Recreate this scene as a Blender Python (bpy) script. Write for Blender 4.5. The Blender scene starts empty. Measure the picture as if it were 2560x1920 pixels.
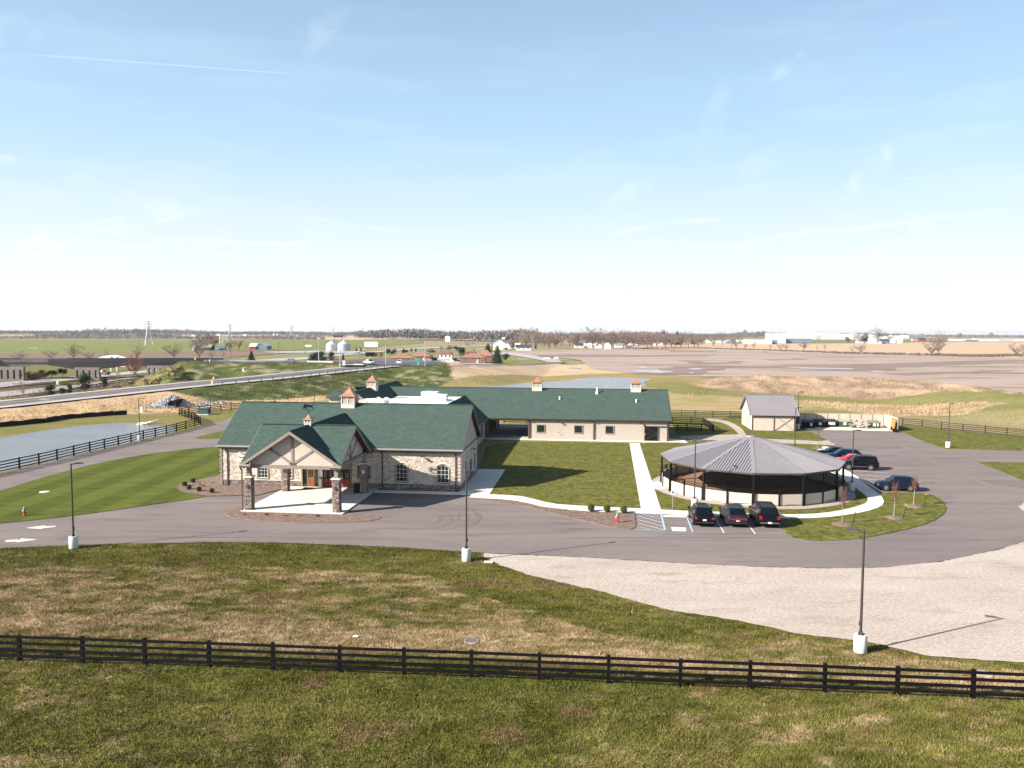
import bpy, bmesh, math, random
import numpy as np
from mathutils import Vector, Matrix, noise as mnoise

random.seed(7); np.random.seed(7)
scene = bpy.context.scene
COL = scene.collection

# ------------------------------------------------------------------ camera
FPX, CAMH = 1948.0, 17.7
PITCH = math.atan(132 / FPX); ROLL = math.atan(11 / 2560.0)
fw = Vector((0, math.cos(PITCH), -math.sin(PITCH)))
r0 = Vector((1, 0, 0)); u0 = r0.cross(fw)
rt = r0 * math.cos(ROLL) + u0 * math.sin(ROLL); up = -r0 * math.sin(ROLL) + u0 * math.cos(ROLL)
cam = bpy.data.cameras.new('camera'); cam_o = bpy.data.objects.new('camera', cam); COL.objects.link(cam_o)
cam.sensor_width = 36; cam.lens = 36 * FPX / 2560; cam.clip_end = 20000; cam.clip_start = 0.5
cam_o.matrix_world = Matrix(((rt.x, up.x, -fw.x, 0), (rt.y, up.y, -fw.y, 0), (rt.z, up.z, -fw.z, CAMH), (0, 0, 0, 1)))
scene.camera = cam_o

def ray(x, y):
    return fw + rt * ((x - 1280) / FPX) - up * ((y - 960) / FPX)
def G(x, y, z=0.0):
    "survey point of the place: where the sight line meets height z"
    d = ray(x, y); t = (z - CAMH) / d.z
    return Vector((d.x * t, d.y * t, z))

# ------------------------------------------------------------------ light
SUNV = Vector((11.04, 5.1, -6.75)).normalized()
sun = bpy.data.lights.new('sun', 'SUN'); sun.energy = 5.0; sun.angle = math.radians(0.55); sun.color = (1.0, 0.925, 0.80)
sun_o = bpy.data.objects.new('sun', sun); COL.objects.link(sun_o)
sun_o.rotation_euler = SUNV.to_track_quat('-Z', 'Y').to_euler(); sun_o.location = (-60, 0, 60)
world = bpy.data.worlds.new('World'); scene.world = world; world.use_nodes = True
scene.view_settings.view_transform = 'Standard'; scene.view_settings.look = 'None'
scene.view_settings.exposure = 1.28; scene.view_settings.gamma = 1
scene.view_settings.use_curve_mapping = False
scene.cycles.use_denoising = True
scene.cycles.max_bounces = 5; scene.cycles.diffuse_bounces = 1; scene.cycles.volume_bounces = 0
scene.cycles.transparent_max_bounces = 6

def build_world():
    nt = world.node_tree; N = nt.nodes; L = nt.links; N.clear()
    out = N.new('ShaderNodeOutputWorld'); bg = N.new('ShaderNodeBackground'); bg.inputs[1].default_value = 0.07
    sky = N.new('ShaderNodeTexSky'); sky.sky_type = 'NISHITA'; sky.sun_disc = False
    sky.sun_elevation = math.asin(-SUNV.z); sky.sun_rotation = math.atan2(-SUNV.x, -SUNV.y)
    sky.air_density = 0.8; sky.dust_density = 1.2; sky.ozone_density = 1.2; sky.altitude = 0
    geo = N.new('ShaderNodeTexCoord')
    def vm(op, a, b=None):
        n = N.new('ShaderNodeVectorMath'); n.operation = op
        for i, v in enumerate((a, b)):
            if v is None: continue
            if hasattr(v, 'is_output'): L.new(v, n.inputs[i])
            else: n.inputs[i].default_value = v
        return n.outputs['Value'] if op in ('DOT_PRODUCT', 'LENGTH', 'DISTANCE') else n.outputs[0]
    def ma(op, a, b=None, clamp=False):
        n = N.new('ShaderNodeMath'); n.operation = op; n.use_clamp = clamp
        for i, v in enumerate((a, b)):
            if v is None: continue
            if hasattr(v, 'is_output'): L.new(v, n.inputs[i])
            else: n.inputs[i].default_value = v
        return n.outputs[0]
    def mr(v, a, b, c, d):
        n = N.new('ShaderNodeMapRange'); n.interpolation_type = 'SMOOTHSTEP'; L.new(v, n.inputs[0])
        for i, q in enumerate((a, b, c, d)): n.inputs[i + 1].default_value = q
        return n.outputs[0]
    D = geo.outputs['Generated']
    wob = N.new('ShaderNodeTexNoise'); wob.inputs['Scale'].default_value = 9; wob.inputs['Detail'].default_value = 5; L.new(D, wob.inputs[0])
    fine = N.new('ShaderNodeTexNoise'); fine.inputs['Scale'].default_value = 34; fine.inputs['Detail'].default_value = 6; L.new(D, fine.inputs[0])
    brk = mr(fine.outputs[0], 0.35, 0.62, 0.25, 1.0)
    Dw = vm('ADD', D, vm('MULTIPLY', vm('SUBTRACT', wob.outputs['Color'], (0.5, 0.5, 0.5)), (0.03, 0.03, 0.03)))
    total = None
    # contrails: bands round great circles between two sight directions
    trails = [((0, 130), (800, 190), 0.0011, 0.5), ((-100, 690), (580, 485), 0.003, 0.3), ((0, 560), (840, 620), 0.0022, 0.3), ((100, 600), (900, 655), 0.002, 0.25),
              ((-40, 640), (480, 505), 0.004, 0.22), ((700, 545), (1060, 588), 0.003, 0.18), ((1500, 583), (1820, 545), 0.003, 0.32),
              ((1600, 640), (2600, 515), 0.0035, 0.25), ((800, 675), (1240, 620), 0.0035, 0.22), ((2200, 448), (2600, 418), 0.002, 0.14),
              ((2300, 760), (2600, 728), 0.003, 0.25), ((0, 620), (160, 570), 0.004, 0.25)]
    for p, q, w, a in trails:
        d1 = ray(*p).normalized(); d2 = ray(*q).normalized(); n = d1.cross(d2).normalized(); mid = (d1 + d2).normalized()
        half = d1.angle(d2) / 2
        band = mr(ma('ABSOLUTE', vm('DOT_PRODUCT', Dw if w > .0015 else D, tuple(n))), 0, w * (1.6 if w > .0015 else 1), 1, 0)
        ends = mr(vm('DOT_PRODUCT', D, tuple(mid)), math.cos(half), math.cos(half * 0.6), 0, 1)
        m = ma('MULTIPLY', ma('MULTIPLY', band, ends), ma('MULTIPLY', brk if w > .0015 else 1.0, min(1, a * (.95 if w > .0015 else .6))))
        total = m if total is None else ma('MAXIMUM', total, m)
    # cirrus wisps
    for p, rx, a, rot in [((2170, 430), 0.05, 0.65, .9), ((1960, 175), 0.035, 0.4, .6), ((1790, 300), 0.06, 0.22, 1.2), ((1900, 400), 0.06, 0.2, .4), ((1460, 420), 0.05, 0.2, .5),
                       ((1590, 480), 0.05, 0.35, .5), ((2330, 590), 0.045, 0.35, -.7), ((25, 400), 0.014, 0.7, 0), ((820, 50), 0.06, 0.28, .9), ((210, 450), 0.04, 0.25, .2),
                       ((380, 505), 0.06, 0.35, -.1), ((60, 75), 0.06, 0.25, .4)]:
        d0 = ray(*p).normalized(); side = Vector((0, 0, 1)).cross(d0).normalized() * -1; vert = side.cross(d0) * -1
        e1 = side * math.cos(rot) - vert * math.sin(rot); e2 = side * math.sin(rot) + vert * math.cos(rot)
        dd = vm('SUBTRACT', Dw, tuple(d0))
        s = ma('POWER', vm('DOT_PRODUCT', dd, tuple(e1 / rx)), 2.0); t = ma('POWER', vm('DOT_PRODUCT', dd, tuple(e2 / (rx * .34))), 2.0)
        m = ma('MULTIPLY', ma('MULTIPLY', mr(ma('ADD', s, t), 0, 1, 1, 0), a * .5), ma('POWER', brk, 1.6))
        total = ma('MAXIMUM', total, m)
    # a thin veil of cirrus all round, denser towards the horizon
    sep = N.new('ShaderNodeSeparateXYZ'); L.new(D, sep.inputs[0])
    mp = N.new('ShaderNodeMapping'); mp.inputs['Scale'].default_value = (1, 1, 7); L.new(D, mp.inputs[0])
    veil = N.new('ShaderNodeTexNoise'); veil.inputs['Scale'].default_value = 5; veil.inputs['Detail'].default_value = 7; L.new(mp.outputs[0], veil.inputs[0])
    hz = mr(sep.outputs[2], 0.0, 0.76, 1, 0)
    vm_ = ma('MULTIPLY', mr(veil.outputs[0], 0.45, 0.8, 0, 0.13), hz)
    total = ma('MAXIMUM', total, vm_)
    def mixc(f, a, b):
        n = N.new('ShaderNodeMix'); n.data_type = 'RGBA'
        for i, q in ((0, f), (6, a), (7, b)):
            if hasattr(q, 'is_output'): L.new(q, n.inputs[i])
            else: n.inputs[i].default_value = q
        return n.outputs[2]
    air = mixc(mr(sep.outputs[2], -0.01, 0.27, 1, 0), (3.65, 5.3, 6.9, 1), (6.3, 6.35, 6.4, 1))
    base = mixc(ma('MULTIPLY', ma('POWER', hz, 1.15), 0.97), sky.outputs[0], air)
    mix = N.new('ShaderNodeMix'); mix.data_type = 'RGBA'
    L.new(total, mix.inputs[0]); L.new(base, mix.inputs[6]); mix.inputs[7].default_value = (7.2, 7.4, 7.6, 1)
    L.new(mix.outputs[2], bg.inputs[0]); L.new(bg.outputs[0], out.inputs[0])
build_world()

# ------------------------------------------------------------------ helpers
class MB:
    def __init__(s): s.v = []; s.f = []; s.m = []
    def add(s, vs, fs, mi=0):
        k = len(s.v); s.v += [tuple(v) for v in vs]; s.f += [tuple(i + k for i in f) for f in fs]; s.m += [mi] * len(fs); return s
    def quad(s, a, b, c, d, mi=0): return s.add((a, b, c, d), ((0, 1, 2, 3),), mi)
    def box(s, x0, x1, y0, y1, z0, z1, mi=0):
        return s.add([(x0, y0, z0), (x1, y0, z0), (x1, y1, z0), (x0, y1, z0), (x0, y0, z1), (x1, y0, z1), (x1, y1, z1), (x0, y1, z1)],
                     [(0, 3, 2, 1), (4, 5, 6, 7), (0, 1, 5, 4), (1, 2, 6, 5), (2, 3, 7, 6), (3, 0, 4, 7)], mi)
    def bar(s, p, q, w, h, mi=0, upv=(0, 0, 1)):
        p = Vector(p); q = Vector(q); d = (q - p).normalized(); u = Vector(upv)
        sd = d.cross(u)
        if sd.length < 1e-4: sd = d.cross(Vector((0, 1, 0)))
        sd.normalize(); u = sd.cross(d).normalized(); sd *= w / 2; u = u * h / 2
        vs = [p - sd - u, p + sd - u, p + sd + u, p - sd + u, q - sd - u, q + sd - u, q + sd + u, q - sd + u]
        return s.add(vs, [(0, 3, 2, 1), (4, 5, 6, 7), (0, 1, 5, 4), (1, 2, 6, 5), (2, 3, 7, 6), (3, 0, 4, 7)][::1], mi)
    def tube(s, p, q, r, r2=None, n=8, mi=0, caps=True):
        p = Vector(p); q = Vector(q); r2 = r if r2 is None else r2; d = (q - p).normalized()
        a = d.cross(Vector((0, 0, 1)))
        if a.length < 1e-4: a = Vector((1, 0, 0))
        a.normalize(); b = d.cross(a); vs = []
        for k in range(n):
            t = 2 * math.pi * k / n; o = a * math.cos(t) + b * math.sin(t); vs += [p + o * r, q + o * r2]
        fs = [(2 * k, 2 * k + 1, (2 * k + 3) % (2 * n), (2 * k + 2) % (2 * n)) for k in range(n)]
        if caps: fs += [tuple(range(0, 2 * n, 2)), tuple(reversed(range(1, 2 * n, 2)))]
        return s.add(vs, fs, mi)
    def prism(s, pts, z0, z1, mi=0):
        n = len(pts); vs = [(p[0], p[1], z0) for p in pts] + [(p[0], p[1], z1) for p in pts]
        fs = [tuple(range(n, 2 * n)), tuple(reversed(range(n)))] + [(k, (k + 1) % n, n + (k + 1) % n, n + k) for k in range(n)]
        return s.add(vs, fs, mi)
    def slab(s, pts, off, mi=0):
        "polygon in space plus the same polygon moved by off"
        off = Vector(off); n = len(pts); vs = [Vector(p) for p in pts] + [Vector(p) + off for p in pts]
        fs = [tuple(range(n)), tuple(reversed(range(n, 2 * n)))] + [((k + 1) % n, k, n + k, n + (k + 1) % n) for k in range(n)]
        return s.add(vs, fs, mi)
    def lathe(s, prof, n=12, mi=0, c=(0, 0)):
        vs = []
        for r, z in prof:
            for k in range(n):
                t = 2 * math.pi * k / n; vs.append((c[0] + r * math.cos(t), c[1] + r * math.sin(t), z))
        fs = []
        for i in range(len(prof) - 1):
            for k in range(n): fs.append((i * n + k, i * n + (k + 1) % n, (i + 1) * n + (k + 1) % n, (i + 1) * n + k))
        fs.append(tuple(range((len(prof) - 1) * n, len(prof) * n)))
        return s.add(vs, fs, mi)
    def mesh(s, name, mats, smooth=False, fixn=True):
        me = bpy.data.meshes.new(name); me.from_pydata(s.v, [], s.f)
        for m in (mats if isinstance(mats, (list, tuple)) else [mats]): me.materials.append(m)
        if len(me.materials) > 1: me.polygons.foreach_set('material_index', s.m)
        if fixn:
            bm = bmesh.new(); bm.from_mesh(me); bmesh.ops.recalc_face_normals(bm, faces=bm.faces); bm.to_mesh(me); bm.free()
        if smooth:
            me.polygons.foreach_set('use_smooth', [True] * len(me.polygons)); me.set_sharp_from_angle(angle=math.radians(smooth if smooth > 1 else 40))
        me.update(); return me
    def build(s, name, mats, parent=None, smooth=False, loc=None, fixn=True):
        o = bpy.data.objects.new(name, s.mesh(name, mats, smooth, fixn)); COL.objects.link(o)
        if parent: o.parent = parent
        if loc: o.location = loc
        return o

def tag(o, label=None, cat=None, group=None, kind=None):
    if label: o['label'] = label
    if cat: o['category'] = cat
    if group: o['group'] = group
    if kind: o['kind'] = kind
    return o
def empty(name, loc=(0, 0, 0), rz=0.0, label=None, cat=None, group=None):
    o = bpy.data.objects.new(name, None); COL.objects.link(o); o.location = loc; o.rotation_euler = (0, 0, rz); o.empty_display_size = .3
    return tag(o, label, cat, group)
def inst(name, me, parent=None, loc=(0, 0, 0), rz=0.0, sc=None):
    o = bpy.data.objects.new(name, me); COL.objects.link(o)
    if parent: o.parent = parent
    o.location = loc; o.rotation_euler = (0, 0, rz)
    if sc is not None: o.scale = sc if isinstance(sc, (tuple, list)) else (sc, sc, sc)
    return o
def copy_tree(o, parent=None):
    c = o.copy(); COL.objects.link(c)
    if parent: c.parent = parent
    for ch in list(o.children): copy_tree(ch, c)
    return c

# ------------------------------------------------------------------ materials
MATS = {}
def mat(name, c1, c2=None, c3=None, scale=3.0, stretch=(1, 1, 1), rough=0.85, bump=0.0, bscale=None, metal=0.0, spec=0.3,
        fscale=None, famt=0.25, cut=(0.35, 0.65), cut3=(0.55, 0.75), coat=0.0, wave=None, attr=None, objc=False, glass=False, detail=5):
    if name in MATS: return MATS[name]
    m = bpy.data.materials.new(name); m.use_nodes = True; MATS[name] = m
    nt = m.node_tree; N = nt.nodes; L = nt.links; b = N['Principled BSDF']
    b.inputs['Roughness'].default_value = rough; b.inputs['Metallic'].default_value = metal; b.inputs['Specular IOR Level'].default_value = spec if (rough < .7 or spec != .3) else .04
    if coat: b.inputs['Coat Weight'].default_value = coat; b.inputs['Coat Roughness'].default_value = 0.03
    if objc: tc = N.new('ShaderNodeTexCoord'); P = tc.outputs['Object']
    else: g = N.new('ShaderNodeNewGeometry'); P = g.outputs['Position']
    mp = N.new('ShaderNodeMapping'); mp.inputs['Scale'].default_value = stretch; L.new(P, mp.inputs[0]); V = mp.outputs[0]
    def nz(s, d=detail, v=V):
        n = N.new('ShaderNodeTexNoise'); n.inputs['Scale'].default_value = s; n.inputs['Detail'].default_value = d; n.inputs['Roughness'].default_value = .6
        L.new(v, n.inputs[0]); return n.outputs[0]
    def mr(v, a, bb, c=0, d=1):
        n = N.new('ShaderNodeMapRange'); L.new(v, n.inputs[0])
        for i, q in enumerate((a, bb, c, d)): n.inputs[i + 1].default_value = q
        return n.outputs[0]
    def mix(f, a, bb, mode='MIX'):
        n = N.new('ShaderNodeMix'); n.data_type = 'RGBA'; n.blend_type = mode
        for i, q in ((0, f), (6, a), (7, bb)):
            if hasattr(q, 'is_output'): L.new(q, n.inputs[i])
            else: n.inputs[i].default_value = q if i == 0 else (*q, 1) if len(q) == 3 else q
        return n.outputs[2]
    col = (*c1, 1)
    if attr:
        at = N.new('ShaderNodeAttribute'); at.attribute_name = attr; col = at.outputs['Color']
    if c2: col = mix(mr(nz(scale), *cut), col if attr else c1, c2)
    if c3: col = mix(mr(nz(scale * 2.7), *cut3), col, c3)
    if fscale:
        f = mr(nz(fscale, 3), 0.25, 0.75, 1 - famt, 1 + famt)
        cmb = N.new('ShaderNodeCombineColor'); [L.new(f, cmb.inputs[i]) for i in range(3)]
        col = mix(1.0, col, cmb.outputs[0], 'MULTIPLY')
    if wave:   # (axis index, period m, depth m, colour factor)
        ax, per, dep, cf = wave
        sp = N.new('ShaderNodeSeparateXYZ'); L.new(P, sp.inputs[0])
        a = N.new('ShaderNodeMath'); a.operation = 'DIVIDE'; L.new(sp.outputs[ax], a.inputs[0]); a.inputs[1].default_value = per
        fr = N.new('ShaderNodeMath'); fr.operation = 'FRACT'; L.new(a.outputs[0], fr.inputs[0])
        if cf:
            if cf < 0:
                tri = N.new('ShaderNodeMath'); tri.operation = 'PINGPONG'; L.new(a.outputs[0], tri.inputs[0]); tri.inputs[1].default_value = 1.0
                k = mr(tri.outputs[0], .42, .58, 1 + cf, 1 - cf * .5)
            else: k = mr(fr.outputs[0], 0.0, 0.16, 1 - cf, 1)
            cmb = N.new('ShaderNodeCombineColor'); [L.new(k, cmb.inputs[i]) for i in range(3)]
            col = mix(1.0, col, cmb.outputs[0], 'MULTIPLY')
    if hasattr(col, 'is_output'): L.new(col, b.inputs['Base Color'])
    else: b.inputs['Base Color'].default_value = col
    if bump or wave:
        bp = N.new('ShaderNodeBump'); bp.inputs['Strength'].default_value = 1.0
        if bump:
            bp.inputs['Distance'].default_value = bump; L.new(nz(bscale or 8, 4), bp.inputs['Height']); last = bp
            L.new(bp.outputs[0], b.inputs['Normal'])
        if wave and wave[2]:
            b2 = N.new('ShaderNodeBump'); b2.inputs['Strength'].default_value = 0.8; b2.inputs['Distance'].default_value = wave[2]
            L.new(fr.outputs[0], b2.inputs['Height'])
            if bump: L.new(bp.outputs[0], b2.inputs['Normal'])
            L.new(b2.outputs[0], b.inputs['Normal'])
    return m

mat('asphalt', (.168, .142, .141), (.208, .178, .172), (.134, .114, .115), scale=.13, stretch=(.35, 1.8, 1), rough=.9, bump=.006, bscale=30, fscale=5, famt=.10, cut3=(.53, .72))
mat('tyre_mark', (.145, .121, .118), (.160, .134, .130), scale=.5, rough=.9)
mat('dusty_asphalt', (.215, .185, .172), (.18, .152, .145), scale=.4, rough=.9)
mat('asphalt_dark', (.07, .065, .08), (.10, .09, .105), scale=.4, stretch=(.3, 1, 1), rough=.9, fscale=3, famt=.15)
mat('highway', (.15, .14, .16), (.11, .10, .12), scale=.2, rough=.9, fscale=3, famt=.1)
mat('shoulder', (.40, .37, .37), (.33, .31, .31), scale=.3, rough=.9, fscale=3, famt=.1)
mat('concrete', (.68, .63, .57), (.60, .55, .50), scale=.6, rough=.85, bump=.002, bscale=40, fscale=6, famt=.06)
mat('concrete_old', (.45, .42, .40), (.36, .34, .33), scale=.4, rough=.9, fscale=3, famt=.1)
mat('bridge_concrete', (.205, .175, .168), (.165, .14, .138), scale=.3, stretch=(1, 1, 3), rough=.9, fscale=2, famt=.15)
mat('gravel', (.385, .325, .285), (.44, .385, .345), (.32, .25, .21), scale=.14, stretch=(.6, 1.5, 1), rough=.95, bump=.05, bscale=8, fscale=7, famt=.34, cut3=(.54, .74))
mat('gravel_ring', (.42, .36, .32), (.33, .28, .25), scale=1.5, rough=.95, bump=.03, bscale=14, fscale=9, famt=.3)
mat('mulch', (.15, .10, .085), (.24, .18, .15), (.09, .06, .055), scale=2.2, rough=.95, bump=.05, bscale=9, fscale=8, famt=.45)
mat('lawn', (.098, .104, .024), (.150, .138, .043), (.062, .080, .017), scale=.45, rough=.95, bump=.08, bscale=4, fscale=2.0, famt=.42, cut3=(.52, .62))
mat('lawn_striped', (.072, .092, .017), (.098, .113, .025), (.124, .124, .036), scale=.5, stretch=(.16, 1.6, 1), rough=.95, bump=.05, bscale=7, fscale=2.2, famt=.32, wave=(0, 2.6, .0, -.17))
mat('meadow', (.17, .165, .065), (.26, .22, .115), (.12, .14, .045), scale=.07, stretch=(.5, 1.5, 1), rough=.95, bump=.08, bscale=4, fscale=3, famt=.3)
mat('zone_ground', (1, 1, 1), None, None, attr='zone', rough=.95, bump=.14, bscale=3.2, fscale=2.6, famt=.62)
mat('blades', (1, 1, 1), None, None, attr='zone', rough=.9, spec=.05)
mat('far_ground', (.22, .20, .10), (.30, .24, .16), (.14, .15, .06), scale=.004, stretch=(1, 3, 1), rough=1, fscale=.05, famt=.2)
mat('winter_wheat', (.15, .17, .055), (.19, .19, .08), (.12, .15, .042), scale=.012, stretch=(1, 4, 1), rough=1, fscale=.2, famt=.12)
mat('brown_field', (.17, .12, .095), (.215, .155, .12), scale=.02, stretch=(.6, 3, 1), rough=1, fscale=.2, famt=.15)
mat('plowed', (.31, .245, .21), (.36, .29, .25), (.15, .10, .085), scale=.011, stretch=(.35, 2.6, 1), rough=1, fscale=.35, famt=.16, cut3=(.55, .63))
mat('wet_soil', (.185, .135, .12), (.25, .19, .165), scale=.06, stretch=(.4, 2.5, 1), rough=.8, fscale=.5, famt=.2, cut=(.4, .55))
mat('tan_field', (.50, .36, .25), (.42, .30, .21), scale=.01, stretch=(.5, 3, 1), rough=1, fscale=.15, famt=.14)
mat('puddle', (.34, .35, .37), rough=.3, spec=.4, fscale=.3, famt=.2)
mat('water', (.155, .165, .175), (.18, .19, .20), scale=.05, stretch=(.3, 2, 1), rough=.16, bump=.09, bscale=2.0, spec=.4)
mat('shingle', (.045, .073, .064), (.062, .094, .083), (.052, .072, .060), scale=1.1, stretch=(1, 1, 5), rough=.9, bump=.012, bscale=9, fscale=3.4, famt=.22, wave=(2, .15, .012, .16))
mat('metal_roof', (.23, .215, .235), (.25, .232, .255), scale=.5, rough=.5, spec=.4, metal=.1)
mat('stucco', (.47, .415, .365), (.44, .39, .34), scale=2, rough=.9, fscale=14, famt=.08)
mat('siding', (.46, .395, .35), (.43, .375, .33), scale=.7, rough=.85, wave=(2, .13, .02, .22), fscale=3, famt=.04)
mat('taupe_trim', (.25, .215, .185), (.22, .19, .165), scale=2, rough=.8, fscale=6, famt=.08)
mat('brown_trim', (.075, .052, .05), (.095, .068, .062), scale=3, rough=.6)
mat('soffit', (.09, .062, .055), (.11, .08, .07), scale=2, rough=.85)
mat('gutter', (.30, .27, .26), rough=.4, spec=.5)
mat('mortar', (.44, .38, .335), (.37, .32, .28), scale=6, rough=.95, fscale=15, famt=.2)
for i, c in enumerate([(.66, .57, .49), (.57, .485, .415), (.72, .645, .57), (.49, .40, .34)]):
    mat('cream_stone_%d' % i, c, tuple(k * .82 for k in c), scale=5, rough=.9, bump=.02, bscale=14, fscale=12, famt=.14)
for i, c in enumerate([(.29, .225, .20), (.21, .165, .155), (.37, .29, .255), (.14, .115, .11)]):
    mat('ledge_stone_%d' % i, c, tuple(k * .75 for k in c), scale=5, rough=.9, bump=.02, bscale=14, fscale=12, famt=.2)
mat('white_frame', (.66, .66, .64), rough=.5)
mat('window_glass', (.012, .018, .018), rough=.06, spec=.6)
mat('white_membrane', (.82, .83, .84), (.78, .79, .80), scale=.4, rough=.6)
mat('white_unit', (.74, .74, .72), rough=.5)
mat('copper', (.40, .20, .135), (.33, .165, .115), scale=2, rough=.5, metal=.2, spec=.4)
mat('cream_paint', (.60, .55, .48), (.56, .51, .45), scale=3, rough=.7)
mat('louvre', (.45, .41, .36), (.38, .34, .30), scale=3, rough=.8, wave=(2, .09, .02, .3))
mat('wood_door', (.25, .105, .045), (.20, .08, .035), scale=6, stretch=(6, 6, .6), rough=.5)
mat('red_paint', (.25, .045, .036), (.20, .038, .03), scale=4, rough=.6)
mat('black_paint', (.005, .005, .006), (.009, .0085, .009), scale=4, rough=.6, spec=.15)
mat('fence_black', (.006, .0052, .007), (.011, .009, .011), scale=2, stretch=(1, 1, 3), spec=.05, rough=.75, fscale=5, famt=.3)
mat('far_fence', (.045, .032, .028), (.06, .045, .038), scale=2, rough=.8)
mat('dark_metal', (.045, .036, .036), (.06, .048, .046), scale=3, rough=.5, spec=.4)
mat('lamp_pole', (.040, .030, .031), (.055, .042, .042), scale=3, rough=.45, spec=.5)
mat('lamp_base', (.60, .60, .57), (.52, .53, .52), scale=2, rough=.8, fscale=8, famt=.08)
mat('steel', (.40, .41, .43), rough=.4, metal=.6)
mat('galvanised', (.42, .47, .53), (.52, .56, .60), scale=.6, rough=.5, metal=.15)
mat('arena_dirt', (.22, .135, .085), (.28, .175, .115), (.14, .085, .055), scale=.7, rough=1, bump=.09, bscale=2.5, fscale=6, famt=.3)
mat('panel_beige', (.50, .43, .365), (.47, .405, .345), scale=.9, rough=.8, wave=(2, .15, .006, .08), fscale=3, famt=.04)
mat('white_paint_line', (.62, .61, .60), (.42, .40, .40), scale=2.5, rough=.8, cut=(.55, .75))
mat('blue_paint_line', (.30, .52, .66), (.36, .48, .55), scale=2.5, rough=.8, cut=(.5, .75))
mat('yellow_paint', (.62, .42, .06), rough=.6)
mat('orange_plastic', (.75, .20, .07), rough=.5)
mat('green_sign', (.02, .36, .20), rough=.4)
mat('blue_plastic', (.05, .16, .42), rough=.5)
mat('white_plain', (.72, .72, .71), (.66, .66, .66), scale=.2, rough=.7)
mat('white_wall', (.72, .72, .70), (.64, .64, .63), scale=.1, stretch=(1, 1, 3), rough=.7)
mat('blue_wall', (.17, .24, .32), (.14, .205, .28), scale=.1, rough=.7, wave=(0, 1.2, .03, .15))
mat('grey_roof', (.20, .19, .20), (.26, .25, .26), scale=.3, rough=.8)
mat('dark_roof', (.045, .05, .065), (.07, .07, .085), scale=.4, rough=.8)
mat('orange_roof', (.29, .165, .125), (.25, .14, .105), scale=.5, rough=.9, fscale=2, famt=.15)
mat('red_roof', (.24, .105, .085), (.20, .09, .07), scale=.5, rough=.9, fscale=2, famt=.15)
mat('brick_wall', (.24, .14, .12), (.20, .115, .10), scale=1, rough=.9, fscale=5, famt=.15)
mat('red_barn', (.25, .05, .045), rough=.8)
mat('bark', (.13, .10, .085), (.19, .15, .125), scale=3, stretch=(1, 1, .3), rough=.95)
mat('twig', (.155, .115, .105), (.21, .165, .14), scale=.3, rough=.95)
mat('twig_brown', (.16, .085, .06), (.22, .12, .08), scale=.4, rough=.95)
mat('twig_pale', (.24, .20, .17), (.29, .25, .21), scale=.4, rough=.95)
mat('twig_yellow', (.24, .19, .09), (.30, .24, .13), scale=.4, rough=.95)
mat('red_leaf', (.26, .075, .055), (.33, .13, .09), scale=2, rough=.9)
mat('evergreen', (.022, .038, .020), (.040, .058, .026), scale=1.2, rough=.9)
mat('evergreen_pale', (.05, .075, .03), (.075, .095, .045), scale=1.2, rough=.9)
mat('boxwood', (.05, .065, .018), (.075, .085, .025), scale=9, rough=.9)
mat('far_wood', (.14, .12, .125), (.18, .15, .15), (.11, .10, .11), scale=.01, rough=1, fscale=.06, famt=.25)
mat('riprap', (.33, .335, .345), (.20, .205, .22), scale=1.3, rough=.9, fscale=4, famt=.2)
mat('silt_fabric', (.010, .010, .013), (.018, .017, .02), scale=1, rough=.85)
mat('dumpster_green', (.018, .075, .035), (.025, .09, .045), scale=2, rough=.6)
mat('cardboard', (.50, .34, .22), (.44, .30, .20), scale=1, rough=.9)
mat('plywood', (.46, .22, .09), (.38, .17, .07), scale=1.2, rough=.8)
mat('rubble', (.34, .28, .24), (.48, .44, .40), scale=1.3, rough=.9, fscale=5, famt=.3)
mat('hydrant_red', (.55, .03, .04), rough=.4); mat('hydrant_green', (.06, .32, .13), rough=.4)
mat('utility_green', (.03, .085, .085), rough=.6)
mat('tyre', (.012, .012, .013), rough=.9); mat('rim', (.50, .50, .52), rough=.3, metal=.8)
mat('car_glass', (.004, .006, .009), rough=.05, spec=.35); mat('tail_red', (.26, .010, .014), rough=.25, coat=.5)
mat('headlamp', (.75, .76, .78), rough=.15, spec=.8); mat('plate', (.65, .67, .70), rough=.5); mat('chrome', (.55, .56, .58), rough=.15, metal=1)
mat('car_black', (.004, .0045, .007), rough=.3, coat=.08, spec=.12); mat('car_navy', (.006, .010, .028), rough=.3, coat=.08, spec=.12)
mat('car_red', (.48, .015, .03), rough=.25, coat=1); mat('car_white', (.68, .68, .68), rough=.25, coat=1)
mat('car_silver', (.36, .38, .41), rough=.25, coat=1, metal=.4); mat('car_slate', (.014, .018, .026), rough=.3, coat=.08, spec=.12)
mat('car_maroon', (.11, .012, .02), rough=.25, coat=1)
mat('car_trim', (.02, .02, .022), rough=.5)
M = MATS

# ------------------------------------------------------------------ haze, the air of a clear autumn day over flat land
def build_haze():
    m = bpy.data.materials.new('haze_air'); m.use_nodes = True; nt = m.node_tree; nt.nodes.clear()
    o = nt.nodes.new('ShaderNodeOutputMaterial'); v = nt.nodes.new('ShaderNodeVolumePrincipled')
    v.inputs['Color'].default_value = (.80, .88, 1, 1); v.inputs['Density'].default_value = 0.00006; v.inputs['Anisotropy'].default_value = 0.2
    nt.links.new(v.outputs[0], o.inputs['Volume'])
    b = MB().box(-6500, 6500, -60, 7600, -1.6, 34); h = b.build('haze', m); tag(h, kind='stuff'); h['label'] = 'thin pale haze over the flat farmland'
HAZE = True
if HAZE: build_haze()

# ------------------------------------------------------------------ terrain: road embankments and the spoil bank
def line3(px):      # (x, y, z) -> world points
    return [tuple(G(x, y, z)) for x, y, z in px]
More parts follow.
